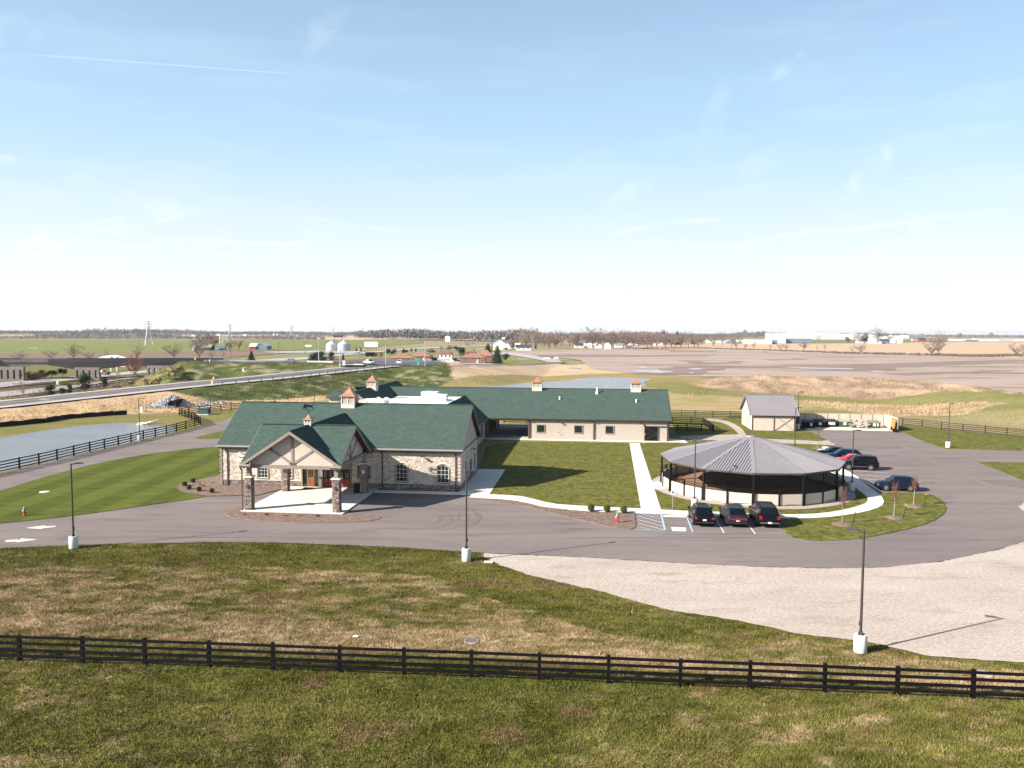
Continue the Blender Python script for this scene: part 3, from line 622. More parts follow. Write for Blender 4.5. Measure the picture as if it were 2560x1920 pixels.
PONDR = [(1100, 970), (1253, 965), (1282, 961), (1320, 957.5), (1375, 955), (1430, 950.7), (1453, 945.8), (1482, 943.6), (1569, 944), (1633, 947.8), (1622, 951), (1610, 957), (1616, 963), (1617, 965.5), (1569, 975), (1280, 985)]
wsheet('pond', jag(W2(PONDR), .35, 2), .05, 'water')
PONDL = [(-300, 1117), (0, 1094.8), (108, 1076.6), (217, 1063), (298, 1058), (339, 1057.6), (355, 1061.7), (366, 1065), (423, 1065.8), (434, 1068), (439, 1074), (434, 1080.7), (395, 1090), (352, 1101), (244, 1125.4), (135, 1149.9), (48, 1171.6), (0, 1182.4), (-300, 1250)]
wsheet('pond', jag(W2(PONDL), .15, 1), .03, 'water')
far('ditch', [(1120, 974), (1128, 963), (1137, 955), (1145, 952.5), (1150, 956), (1140, 966), (1132, 974)], .05, 'puddle')
wsheet('lawn', jag(W2([(1230, 905), (1290, 900), (1340, 900), (1368, 905), (1365, 911), (1330, 914.5), (1280, 913.5), (1235, 911)]), .3, 3), .12, 'winter_wheat', .1)

# ---- highways
def strip(name, A, B, m, dz=.0):
    bm_ = MB(); n = len(A); bm_.add([(p[0], p[1], p[2] + dz) for p in A] + [(p[0], p[1], p[2] + dz) for p in B], [(k, k + 1, n + k + 1, n + k) for k in range(n - 1)])
    return tag(bm_.build(name, M[m]), kind='structure')
def lerp3(A, B, t): return [tuple(a + (b_ - a) * t for a, b_ in zip(p, q)) for p, q in zip(A, B)]
def off3(P, d, dz=0):
    out = []
    for i, p in enumerate(P):
        a = P[max(0, i - 1)]; c = P[min(len(P) - 1, i + 1)]; dx, dy = c[0] - a[0], c[1] - a[1]; l = math.hypot(dx, dy); out.append((p[0] - dy / l * d, p[1] + dx / l * d, p[2] + dz))
    return out
sM = [tuple(np.array(a_) + (np.array(b_) - np.array(a_)) * t_) for a_, b_ in zip(RA_mid[:-1], RA_mid[1:]) for t_ in (0, .25, .5, .75)] + [RA_mid[-1]]; sA = off3(sM, -8.3, .12); sB = off3(sM, 8.3, .12)
strip('highway_shoulder', sA, sB, 'shoulder', .03)
strip('highway', lerp3(sA, sB, .24), lerp3(sA, sB, .84), 'highway', .07)
strip('highway_line', lerp3(sA, sB, .53), lerp3(sA, sB, .545), 'yellow_paint', .10)
strip('highway_line', lerp3(sA, sB, .565), lerp3(sA, sB, .58), 'yellow_paint', .10)
strip('highway_line', lerp3(sA, sB, .26), lerp3(sA, sB, .27), 'white_paint_line', .10)
strip('highway_line', lerp3(sA, sB, .80), lerp3(sA, sB, .81), 'white_paint_line', .10)
sRB = smooth(RB, 4); strip('road', off3(sRB, -4.6), off3(sRB, 5.6), 'highway', .14)
sRC = smooth(RC, 4); strip('road', off3(sRC, -4.2), off3(sRC, 5.6), 'highway', .13)
wsheet('junction_pavement', [tuple(G(x, y, 5.5))[:2] for x, y in [(800, 903), (912, 911), (1040, 914), (1080, 913), (1080, 903), (950, 896)]], 5.66, 'highway')
wsheet('junction_kerb', [tuple(G(x, y, 5.5))[:2] for x, y in [(797, 912.5), (850, 914.5), (905, 914.8), (911, 913.5), (905, 912), (850, 910.8), (797, 909)]], 5.80, 'concrete')
for name, A, B, m in [('freeway', [(-200, 985), (0, 981), (197, 963), (300, 948), (400, 936)], [(-200, 1000), (0, 995), (230, 967), (300, 955), (420, 940)], 'shoulder'),
                      ('freeway', [(-200, 963), (0, 958), (95, 950), (180, 942), (272, 935), (365, 925), (470, 916)], [(-200, 975), (0, 970), (95, 958), (180, 951), (272, 942), (365, 933), (470, 922)], 'shoulder'),
                      ('road', [(640, 900), (770, 893), (880, 883), (1040, 870), (1250, 862)], [(640, 906), (770, 899), (880, 887), (1040, 873), (1250, 864)], 'shoulder'),
                      ('gravel_yard', [(650, 880), (780, 877), (900, 878)], [(700, 883), (780, 882), (900, 884)], 'puddle'),
                      ('access_road', [(1200, 880), (1290, 882), (1350, 892), (1395, 900), (1405, 906)], [(1200, 886), (1280, 889), (1330, 897), (1366, 904), (1360, 912)], 'shoulder'),
                      ('driveway', [(1080, 897), (1140, 899), (1180, 897)], [(1070, 908), (1140, 909), (1190, 905)], 'shoulder')]:
    strip(name, [tuple(G(x, y)) for x, y in A], [tuple(G(x, y)) for x, y in B], m, .2)

# ------------------------------------------------------------------ the hall: local frame a (along the front), b (depth), z
YAW = -math.radians(6); OB = G(1151, 1229, 0)
def site(name, a=0, b_=0, z=0, rz=0., **kw):
    p = OB + Vector((a * math.cos(YAW) - b_ * math.sin(YAW), a * math.sin(YAW) + b_ * math.cos(YAW), z)); return empty(name, p, YAW + rz, **kw)
def B2W(a, b_, z=0): return OB + Vector((a * math.cos(YAW) - b_ * math.sin(YAW), a * math.sin(YAW) + b_ * math.cos(YAW), z))

STONE_ME = {}
def stone_mesh(kind, v, i):
    k = (kind, v, i)
    if k not in STONE_ME:
        rs = random.Random(hash((v, i)) & 255); j = lambda: rs.uniform(-.06, .06)
        b = MB(); vs = [(-.5, 0, -.5), (.5, 0, -.5), (.5, 0, .5), (-.5, 0, .5)] + [(-.44 + j(), -1 + j(), -.42 + j()), (.44 + j(), -1 + j(), -.42 + j()), (.44 + j(), -1 + j(), .42 + j()), (-.44 + j(), -1 + j(), .42 + j())]
        b.add(vs, [(4, 5, 6, 7), (0, 1, 5, 4), (1, 2, 6, 5), (2, 3, 7, 6), (3, 0, 4, 7)]); STONE_ME[k] = b.mesh('stone', M['%s_stone_%d' % (kind, i)], fixn=False)
    return STONE_ME[k]
STUFF = {}
def stones(parent, p0, ux, width, z0, z1, kind='cream', holes=(), parts=True, hs=(.13, .24), ws=(.2, .48), depth=.05, seed=1, stuffkey=None, budget=None):
    """courses of stones on the wall that starts at p0 (a, b) and runs along ux; outward normal is to the right of ux"""
    rs = random.Random(seed); ux = Vector(ux).normalized(); nrm = Vector((ux.y, -ux.x)); z = z0
    rot = math.atan2(ux.y, ux.x)
    while z < z1 - .04:
        h = min(rs.uniform(*hs), z1 - z)
        if z1 - z - h < .07: h = z1 - z
        x = 0 - rs.uniform(0, .15)
        while x < width - .03:
            w = rs.uniform(*ws); xa = max(0, x); xb = min(width, x + w)
            if width - xb < .09: xb = width
            x = xb if xb > x else x + w
            if xb - xa < .05: continue
            segs = [(xa, xb)]
            for hx0, hx1, hz0, hz1 in holes:
                if z + h > hz0 + .02 and z < hz1 - .02:
                    ns = []
                    for s0, s1 in segs:
                        if s1 <= hx0 or s0 >= hx1: ns.append((s0, s1))
                        else:
                            if s0 < hx0: ns.append((s0, hx0))
                            if s1 > hx1: ns.append((hx1, s1))
                    segs = ns
            for s0, s1 in segs:
                if s1 - s0 < .05: continue
                cx = (s0 + s1) / 2; g = .014; i = rs.choices([0, 1, 2, 3], [5, 3, 3, 2] if kind == 'cream' else [4, 4, 2, 2])[0]
                loc = (p0[0] + ux.x * cx, p0[1] + ux.y * cx, z + h / 2); sc = (s1 - s0 - g, depth * rs.uniform(.6, 1.25), h - g)
                if parts and (budget is None or budget[0] > 0):
                    if budget is not None: budget[0] -= 1
                    inst('stone', stone_mesh(kind, rs.randrange(4), i), parent, loc, rot, sc)
                else:
                    key = stuffkey or parent.name; b = STUFF.setdefault(key, (parent, MB()))[1]
                    vs = []
                    for sx, sy, sz in [(-.5, 0, -.5), (.5, 0, -.5), (.5, 0, .5), (-.5, 0, .5), (-.44, -1, -.42), (.44, -1, -.42), (.44, -1, .42), (-.44, -1, .42)]:
                        jx = rs.uniform(-.03, .03) if sy else 0
                        lx = (sx + jx) * sc[0]; ly = sy * sc[1]; vs.append((loc[0] + ux.x * lx - ux.y * ly * 1.0, loc[1] + ux.y * lx + ux.x * ly, loc[2] + sz * sc[2]))
                    b.add(vs, [(4, 5, 6, 7), (0, 1, 5, 4), (1, 2, 6, 5), (2, 3, 7, 6), (3, 0, 4, 7)], i + (4 if kind == 'ledge' else 0))
        z += h
def flush_stuff():
    mats = [M['cream_stone_%d' % i] for i in range(4)] + [M['ledge_stone_%d' % i] for i in range(4)]
    for k, (par, b) in STUFF.items():
        tag(b.build('stone_veneer', mats, par, fixn=False), kind='stuff')
    STUFF.clear()

def window(parent, ax, pos, w, h, z, arch=0, cols=3, rows=3, frame='white_frame', trim='taupe_trim', tw=.12, panes=True, n=1, dep=.0):
    """window on a wall. ax 'b': on a front wall (runs along a at b=pos[1]), 'a': on an end wall (runs along b at a=pos[0]); n is the outward sign"""
    c = pos
    def P(u, o, zz):   # u along the wall, o outward
        return (c[0] + u, c[1] - o * n, zz) if ax == 'b' else (c[0] + o * n, c[1] + u, zz)
    def bx(b, u0, u1, o0, o1, z0, z1, mi=0):
        p = P(u0, o0, z0); q = P(u1, o1, z1); b.box(min(p[0], q[0]), max(p[0], q[0]), min(p[1], q[1]), max(p[1], q[1]), z0, z1, mi)
    root_b = MB(); hw = w / 2
    N_ = 8
    top = [(-hw + w * k / N_, z + h + (arch * (1 - (2 * k / N_ - 1) ** 2))) for k in range(N_ + 1)] if arch else [(-hw, z + h), (hw, z + h)]
    # outer trim surround with real depth
    ow = hw + tw
    bx(root_b, -ow, -hw, dep, dep + .09, z - tw, z + h); bx(root_b, hw, ow, dep, dep + .09, z - tw, z + h); bx(root_b, -hw, hw, dep, dep + .09, z - tw, z)
    if not arch: bx(root_b, -ow, ow, dep, dep + .09, z + h, z + h + tw)
    else:
        for k in range(N_):
            (u0, za), (u1, zb) = top[k], top[k + 1]; root_b.slab([P(u0, dep + .09, za), P(u1, dep + .09, zb), P(u1, dep + .09, zb + tw * .3), P(u0, dep + .09, za + tw * .3)], Vector(P(0, dep, 0)) - Vector(P(0, dep + .09, 0)))
    win = root_b.build('window', M[trim], parent)
    g = MB(); cw = w / cols; 
    fr = MB(); t = .05
    def ztop(u): return z + h + (arch * (1 - (u / hw) ** 2) if arch else 0)
    bx(fr, -hw, -hw + t, dep, dep + .05, z, ztop(-hw + t)); bx(fr, hw - t, hw, dep, dep + .05, z, ztop(-hw + t)); bx(fr, -hw + t, hw - t, dep, dep + .05, z, z + t)
    if not arch: bx(fr, -hw + t, hw - t, dep, dep + .05, z + h - t, z + h)
    else:
        for k in range(N_):
            (u0, za), (u1, zb) = top[k], top[k + 1]; fr.slab([P(u0, dep + .05, za - t), P(u1, dep + .05, zb - t), P(u1, dep + .05, zb), P(u0, dep + .05, za)], Vector(P(0, dep, 0)) - Vector(P(0, dep + .05, 0)))
    for k in range(1, cols):
        u = -hw + cw * k; bx(fr, u - .014, u + .014, dep + .004, dep + .04, z + t, ztop(u) - .02)
    for k in range(1, rows):
        zz = z + h * k / rows if not arch else z + (h + arch * .5) * k / rows; bx(fr, -hw + t, hw - t, dep + .006, dep + .036, zz - .014, zz + .014)
    fr.build('window_frame', M[frame], win)
    g2 = MB(); pts = [P(-hw + .02, dep + .012, z + .02)] + [P(hw - .02, dep + .012, z + .02)] + [P(u * .98, dep + .012, zz - .02) for u, zz in reversed(top)]
    g2.add(pts, [tuple(range(len(pts)))]); g2.build('pane', M['window_glass'], win, fixn=False)
    return win
def wall_lamp(parent, p, n=(0, -1), m='dark_metal'):
    b = MB(); nx, ny = n; p = Vector(p); q = p + Vector((nx * .35, ny * .35, .03))
    b.bar(p, q, .06, .06); b.bar(q - Vector((nx * .05, ny * .05, 0)), q + Vector((nx * .28, ny * .28, -.03)), .34, .09); b.build('wall_lamp', M[m], parent)
def downspout(parent, a, b_, z0, z1, m='brown_trim', n=(0, -1)):
    t = MB(); t.bar((a + n[0] * .12, b_ + n[1] * .12, z0), (a + n[0] * .12, b_ + n[1] * .12, z1 - .35), .11, .09, upv=(0, 1, 0)); t.bar((a + n[0] * .12, b_ + n[1] * .12, z1 - .36), (a + n[0] * .55, b_ + n[1] * .55, z1), .11, .09)
    t.bar((a + n[0] * .12, b_ + n[1] * .12, z0 + .05), (a + n[0] * .35, b_ + n[1] * .35, z0), .11, .09); t.build('downspout', M[m], parent)
def ridge_cap(parent, p, q): b = MB(); b.bar(Vector(p) + Vector((0, 0, .03)), Vector(q) + Vector((0, 0, .03)), .3, .05); b.build('ridge_cap', M['shingle'], parent)

def cupola(parent, a, b_, zbase, w, hb, hl, hr, ov, name='cupola', skirt='cream_paint', vane=False, roofm='copper', finial=True):
    """base block, louvred body, flared copper roof"""
    c = MB(); c.box(-w / 2, w / 2, -w / 2, w / 2, -.6, hb); r = c.build(name, M[skirt], parent, loc=(a, b_, zbase))
    s = MB(); s.box(-w / 2 - .04, w / 2 + .04, -w / 2 - .04, w / 2 + .04, hb, hb + .06)
    bw = w / 2 * .93
    for sx in (-1, 1):
        for sy in (-1, 1): s.box(sx * bw - .05, sx * bw + .05, sy * bw - .05, sy * bw + .05, hb + .06, hb + hl)
    for sx in (-1, 1): s.box(sx * bw - .035, sx * bw + .035, -.05, .05, hb + .06, hb + hl); s.box(-.05, .05, sx * bw - .035, sx * bw + .035, hb + .06, hb + hl)
    s.box(-bw - .06, bw + .06, -bw - .06, bw + .06, hb + hl, hb + hl + .08); s.build('corner_post', M[skirt], r)
    l = MB(); l.box(-bw + .02, bw - .02, -bw + .02, bw - .02, hb + .06, hb + hl); l.build('louvre_panel', M['louvre'], r)
    f = MB(); e = w / 2 + ov; prof = [(e, hb + hl + .08), (e * .97, hb + hl + .14), (e * .66, hb + hl + .08 + hr * .24), (e * .40, hb + hl + .08 + hr * .50), (e * .20, hb + hl + .08 + hr * .76), (.02, hb + hl + .08 + hr)]
    vs = [];
    for rr, z in prof: vs += [(-rr, -rr, z), (rr, -rr, z), (rr, rr, z), (-rr, rr, z)]
    fs = [(i * 4 + k, i * 4 + (k + 1) % 4, i * 4 + 4 + (k + 1) % 4, i * 4 + 4 + k) for i in range(len(prof) - 1) for k in range(4)] + [(3, 2, 1, 0)]
    f.add(vs, fs); f.build('copper_roof', M[roofm], r)
    if finial:
        z = hb + hl + .08 + hr; q = MB(); q.tube((0, 0, z - .05), (0, 0, z + .45), .025, .01, 6); q.lathe([(.02, z + .0), (.06, z + .05), (.02, z + .1)], 8); q.build('finial', M['copper'], r)
    if vane:
        z = hb + hl + .08 + hr; q = MB(); q.tube((0, 0, z - .05), (0, 0, z + .75), .02, .015, 6); q.bar((-.4, 0, z + .45), (.4, 0, z + .45), .03, .03); q.bar((0, -.25, z + .32), (0, .25, z + .32), .025, .025); q.bar((-.25, 0, z + .32), (.25, 0, z + .32), .025, .025)
        zz = z + .72; horse = [(-.62, .02), (-.5, .10), (-.44, .30), (-.34, .40), (-.26, .30), (-.05, .24), (.18, .26), (.30, .22), (.46, .34), (.62, .24), (.60, .18), (.45, .22), (.34, .10), (.5, -.02), (.62, -.14), (.55, -.18), (.38, -.06), (.2, .04), (-.1, .04), (-.25, -.08), (-.18, -.24), (-.26, -.26), (-.36, -.08), (-.5, -.10), (-.62, -.2), (-.66, -.14), (-.52, .0), (-.42, .08), (-.5, .04)]
        q.slab([(x, -.02, zz + y) for x, y in horse], (0, .04, 0)); q.build('horse_weathervane', M['black_paint'], r)
    return r

def gable_x(parent, name, a0, a1, b0, b1, bm, ze, zr, oh, ov, shingle='shingle', t=.16, fascia='taupe_trim', cutl=None):
    """roof with its ridge along a. walls b0..b1, eaves overhang oh, gables overhang ov"""
    sl = (zr - ze) / (bm - (b0 - oh)); fb = MB()
    for sgn, be in ((-1, b0 - oh), (1, b1 + oh)):
        zz = zr - sl * abs(be - bm)
        fb.slab([(a0 - ov, be, zz), (a1 + ov, be, zz), (a1 + ov, bm, zr), (a0 - ov, bm, zr)][::sgn], (0, 0, -t))
    r = fb.build(name, M[shingle], parent); f = MB(); s = MB()
    for be, d in ((b0 - oh, -1), (b1 + oh, 1)):
        zz = zr - sl * abs(be - bm); f.box(a0 - ov + .01, a1 + ov - .01, min(be, be + d * .03), max(be, be + d * .03), zz - .30, zz - .012)
    for a, d in ((a0 - ov, -1), (a1 + ov, 1)):
        for be in (b0 - oh, b1 + oh):
            zz = zr - sl * abs(be - bm)
            p = [(a, be, zz - .03), (a, bm, zr - .03), (a, bm, zr - .33), (a, be, zz - .33)]; f.slab(p, (d * .045, 0, 0))
    f.build('fascia_board', M[fascia], r)
    for be, d in ((b0 - oh, -1), (b1 + oh, 1)):
        zz = zr - sl * abs(be - bm); g = MB(); g.box(a0 - ov, a1 + ov, min(be + d * .03, be + d * .16), max(be + d * .03, be + d * .16), zz - .17, zz - .03); g.build('gutter', M['gutter'], r)
        g = MB(); g.box(a0 - ov + .02, a1 + ov - .02, min(be + d * .001, b0 if d < 0 else b1), max(be, b0 if d < 0 else b1), zz - .34, zz - .30); g.build('soffit', M['soffit'], r)
    return r, sl

# ---- main hall
HALL = site('stone_hall', label='stone-faced equestrian hall with green shingle roof and columned front porch', cat='building')
W_ = 27.43; Dp_ = 12.1
w = MB(); w.box(-W_, 0, 0, Dp_, 0, 4.38); wall = w.build('wall', M['mortar'], HALL)
sl = (9.05 - 4.75) / 6.65
for a, d in ((0, 1), (-W_, -1)):
    gb = MB(); gb.slab([(a - .02 * d, 0, 4.36), (a - .02 * d, Dp_, 4.36), (a - .02 * d, Dp_, 4.5), (a - .02 * d, 6.05, 8.85), (a - .02 * d, 0, 4.5)], (-d * .25, 0, 0)); gb.build('gable_wall', M['stucco'], HALL)
tb = MB(); tb.box(0, .07, -.02, Dp_ + .02, 4.18, 4.42); tb.box(-W_ - .07, -W_, -.02, Dp_ + .02, 4.18, 4.42); tb.box(-W_, 0, -.06, 0, 4.18, 4.42); tb.build('band_board', M['taupe_trim'], HALL)
roof, _ = gable_x(HALL, 'roof', -W_, 0, 0, Dp_, 6.05, 4.75, 9.05, .6, .42)
ridge_cap(roof, (-W_ - .42, 6.05, 9.05), (.42, 6.05, 9.05))
for a0_, a1_ in ((.0, .40), (-W_ - .40, -W_)):   # dark boarded underside of the gable overhangs
    sb = MB()
    for be, bm_ in ((-.58, 6.05), (12.68, 6.05)):
        zz = 9.05 - sl * abs(be - bm_); sb.slab([(a0_, be, zz - .19), (a1_, be, zz - .19), (a1_, bm_, 8.86), (a0_, bm_, 8.86)], (0, 0, -.03))
    sb.build('soffit', M['soffit'], roof)
# windows and stone
wins = [(-6.60, 1.27, 1.70, .98, .26), (-1.93, 1.27, 1.70, .95, .26)]
for a, w_, h, z, ar in wins:
    wn = window(HALL, 'b', (a, 0, 0), w_, h, z, ar, 3, 4, tw=.10, dep=.02)
    hb = MB(); n = 8
    for k in range(n):     # arched stone head
        u0 = -.82 + 1.64 * k / n; u1 = u0 + 1.64 / n - .012; f = lambda u: z + h + .10 + ar * 1.15 * (1 - (u / .82) ** 2)
        hb.slab([(a + u0, -.12, f(u0)), (a + u1, -.12, f(u1)), (a + u1, -.12, f(u1) + .15), (a + u0, -.12, f(u0) + .15)], (0, .12, 0))
    hb.build('arch_stone', M['cream_stone_2'], wn)
window(HALL, 'b', (-10.9, 0, 0), 1.3, 1.4, 1.25, 0, 3, 3, frame='brown_trim', dep=.02)
window(HALL, 'b', (-22.65, 0, 0), 1.16, 1.22, 1.02, 0, 3, 3, dep=.02); window(HALL, 'b', (-19.8, 0, 0), 1.16, 1.22, 1.05, 0, 3, 3, dep=.02)
lt = MB(); lt.box(-11.75, -10.05, -.12, -.02, 2.70, 2.86); lt.build('lintel', M['cream_stone_2'], HALL)
for y in (3.75, 10.2):
    wn = window(HALL, 'a', (0, y, 0), .95, 1.6, .95, .2, 3, 4, tw=.10, dep=.02); hb = MB(); hb.box(.02, .12, y - .62, y + .62, 2.62 + .2, 2.80 + .2); hb.build('arch_stone', M['cream_stone_2'], wn)
    hb = MB(); hb.box(.02, .14, y - .6, y + .6, .74, .83); hb.build('window_sill', M['cream_stone_2'], wn)
d = MB(); d.box(.0, .05, 6.4, 7.4, .05, 2.35); dr = d.build('door', M['brown_trim'], HALL); d = MB(); d.box(.05, .1, 6.28, 6.4, .05, 2.45); d.box(.05, .1, 7.4, 7.52, .05, 2.45); d.box(.05, .1, 6.4, 7.4, 2.35, 2.45); d.build('door_frame', M['taupe_trim'], dr)
R_holes = [(9.45 + 0, 9.45, 0, 0)]
# front wall, right of the doors: starts at a=-12.3
x0 = -12.3
hol = [(a - w_ / 2 - .1 - x0, a + w_ / 2 + .1 - x0, z - .1, z + h + ar + .22) for a, w_, h, z, ar in wins] + [(-10.9 - .78 - x0, -10.9 + .78 - x0, 1.14, 2.86)]
bud = [110]
stones(wall, (x0, 0), (1, 0), -x0, .04, .72, 'ledge', parts=True, hs=(.09, .15), ws=(.25, .55), seed=3, budget=bud)
cp = MB(); cp.box(x0, .1, -.1, -.0, .73, .80); cp.build('stone_cap', M['cream_stone_2'], wall)
stones(wall, (x0, 0), (1, 0), -x0, .81, 4.17, 'cream', hol, parts=False, seed=4, hs=(.12, .21), ws=(.17, .42))
# front wall, left
x0 = -27.43; hol = [(a - .58 - .12 - x0, a + .58 + .12 - x0, .9, 2.4) for a in (-22.65, -19.8)]
stones(wall, (x0, 0), (1, 0), 9.4, .04, .72, 'ledge', parts=False, hs=(.09, .15), ws=(.25, .55), seed=5)
cp = MB(); cp.box(x0, x0 + 9.4, -.1, 0, .73, .80); cp.build('stone_cap', M['cream_stone_2'], wall)
stones(wall, (x0, 0), (1, 0), 9.4, .81, 4.17, 'cream', hol, parts=False, seed=6, hs=(.12, .21), ws=(.17, .42))
hol = [(3.75 - .6, 3.75 + .6, .74, 3.0), (10.2 - .6, 10.2 + .6, .74, 3.0), (6.25, 7.55, 0, 2.45)]
stones(wall, (0, 0), (0, 1), Dp_, .04, .72, 'ledge', hol, parts=False, hs=(.1, .18), ws=(.25, .55), seed=7)
stones(wall, (0, 0), (0, 1), Dp_, .74, 4.17, 'cream', hol, parts=False, seed=8, hs=(.15, .26), ws=(.22, .5))
cp = MB(); cp.box(-27.62, -27.43, -.1, .0, 0, 4.2)
for k in range(9): cp.box(-27.72, -27.43, -.13, .0, .2 + k * .46, .42 + k * .46)
cp.build('quoin_stone', M['taupe_trim'], wall)
for k in range(9): cp = MB(); cp.box(-.30, .09, -.115, .0, .85 + k * .37, 1.02 + k * .37); cp.build('quoin_stone', M['cream_stone_3'], wall)
# lettering on the left wall, half hidden by the porch roof
def text(parent, s, loc, size, m, rot=(math.pi / 2, 0, 0), name='lettering'):
    cu = bpy.data.curves.new(name, 'FONT'); cu.body = s; cu.size = size; cu.extrude = .01; cu.resolution_u = 2
    o = bpy.data.objects.new('tmp', cu); dg = bpy.context.evaluated_depsgraph_get(); COL.objects.link(o); dg.update()
    me = bpy.data.meshes.new_from_object(o.evaluated_get(dg)); COL.objects.unlink(o); bpy.data.objects.remove(o); me.materials.clear(); me.materials.append(m)
    q = bpy.data.objects.new(name, me); COL.objects.link(q); q.parent = parent; q.location = loc; q.rotation_euler = rot; return q
sg = MB(); sg.box(-25.55, -22.2, -.10, -.075, 2.75, 4.05); sgn = sg.build('sign_panel', M['cream_stone_2'], HALL)
text(sgn, 'Camb', (-25.25, -.115, 3.62), .36, M['black_paint']); text(sgn, 'Pembe', (-25.45, -.115, 3.22), .28, M['black_paint'])
l = MB(); l.box(-25.35, -24.3, -.115, -.10, 2.92, 2.97); l.build('underline', M['brown_trim'], sgn)
wall_lamp(HALL, (-4.2, 0, 3.86)); wall_lamp(HALL, (0, 7.0, 3.75), (1, 0)); 
for a in (-8.78, -.52, -26.8): downspout(HALL, a, 0, .1, 4.5)
# entrance: doors and glazed screens
E = HALL
ent = MB()
for a in (-18.05, -16.05, -15.72, -14.32, -13.98, -12.40): ent.box(a - .07, a + .07, -.13, .02, 0, 2.45)
ent.box(-18.12, -15.98, -.12, .02, 2.2, 2.45); ent.box(-15.79, -12.33, -.12, .02, 2.2, 2.45); ent.box(-16.0, -15.78, -.10, .0, 0, 2.45); ent.box(-18.2, -12.3, -.09, 0, 2.45, 4.2)
es = ent.build('entrance_surround', M['taupe_trim'], E)
def door(a0, a1, m, half=None, cross=False, sidelight=False):
    b = MB(); b.box(a0, a1, -.05, .0, .06, 2.2); dr = b.build('door', M[m], es)
    g = MB(); g.box(a0 + .14, a1 - .14, -.062, -.05, 1.22, 2.08); g.build('pane', M['window_glass'], dr)
    f = MB(); n = 3 if a1 - a0 > .7 else 2
    for k in range(1, n): u = a0 + .14 + (a1 - a0 - .28) * k / n; f.box(u - .012, u + .012, -.075, -.062, 1.22, 2.08)
    for k in (1, 2): z = 1.22 + .86 * k / 3; f.box(a0 + .14, a1 - .14, -.074, -.062, z - .012, z + .012)
    f.build('glazing_bar', M['wood_door' if m == 'wood_door' else 'black_paint'], dr)
    if half:
        h = MB(); h.box(a0 + .04, a1 - .04, -.072, -.05, .12, 1.12); hb_ = h.build('lower_panel', M[half], dr)
        c = MB(); c.box(a0 + .06, a1 - .06, -.095, -.072, .14, .22); c.box(a0 + .06, a1 - .06, -.095, -.072, 1.02, 1.10); c.bar((a0 + .1, -.084, .2), (a1 - .1, -.084, 1.04), .022, .07, upv=(0, 0, 1)); c.box(a0 + .06, a0 + .14, -.095, -.072, .22, 1.02); c.box(a1 - .14, a1 - .06, -.095, -.072, .22, 1.02); c.build('cross_brace', M[half], hb_)
    if m == 'wood_door':
        c = MB(); mid = (a0 + a1) / 2
        for s in (-1, 1): c.box(mid + s * .22 - .13, mid + s * .22 + .13, -.075, -.05, .28, .95)
        c.build('door_panel', M['wood_door'], dr)
        c = MB(); c.box(a1 - .12, a1 - .07, -.11, -.05, 1.0, 1.35); c.build('handle', M['chrome'], dr)
door(-17.5, -16.6, 'wood_door')
for a0, a1 in ((-17.95, -17.55), (-16.55, -16.12)):
    g = MB(); g.box(a0, a1, -.04, .0, .08, 2.2); g.build('sidelight', M['window_glass'], es)
for a0, a1 in ((-15.62, -15.04), (-15.0, -14.42), (-13.88, -13.2), (-13.16, -12.5)): door(a0, a1, 'black_paint', 'red_paint')
mt = MB(); mt.box(-17.6, -16.5, -1.6, -.5, .135, .15); mto = mt.build('doormat', M['black_paint'], loc=OB); mto.rotation_euler = (0, 0, YAW); tag(mto, 'dark doormat lying before the wooden front door', 'doormat')

# ---- porch: slab, four columns, cross-gabled roof
sl_b = MB(); sl_b.box(-19.6, -9.33, -12.3, -.02, 0, .10); ps = sl_b.build('porch_slab', M['concrete_old'], HALL)
for i in range(3):
    for j in range(4):
        s = MB(); s.box(-19.59 + i * 3.42, -19.60 + (i + 1) * 3.42 - .015, -12.29 + j * 3.07, -12.3 + (j + 1) * 3.07 - .015, .10, .128); s.build('concrete_panel', M['concrete'], ps)
wk = MB(); wk.box(-9.3, .2, -1.75, -.62, 0, .09); wk.box(.2, 3.4, -1.75, -.62, 0, .09); root = wk.build('concrete_walk', M['concrete'], loc=OB); root.rotation_euler = (0, 0, YAW); tag(root, kind='structure')
wk = MB()
for k in range(5): wk.box(.0 if k else .0, 3.4, -.6 + k * 2.9, -.61 + (k + 1) * 2.9 - .015, 0, .085)
root = wk.build('concrete_walk', M['concrete'], loc=OB); root.rotation_euler = (0, 0, YAW); tag(root, kind='structure')
bd = MB(); bd.box(-9.28, -.02, -.62, -.04, 0, .07); root = bd.build('mulch_bed', M['mulch'], loc=OB); root.rotation_euler = (0, 0, YAW); tag(root, kind='structure')
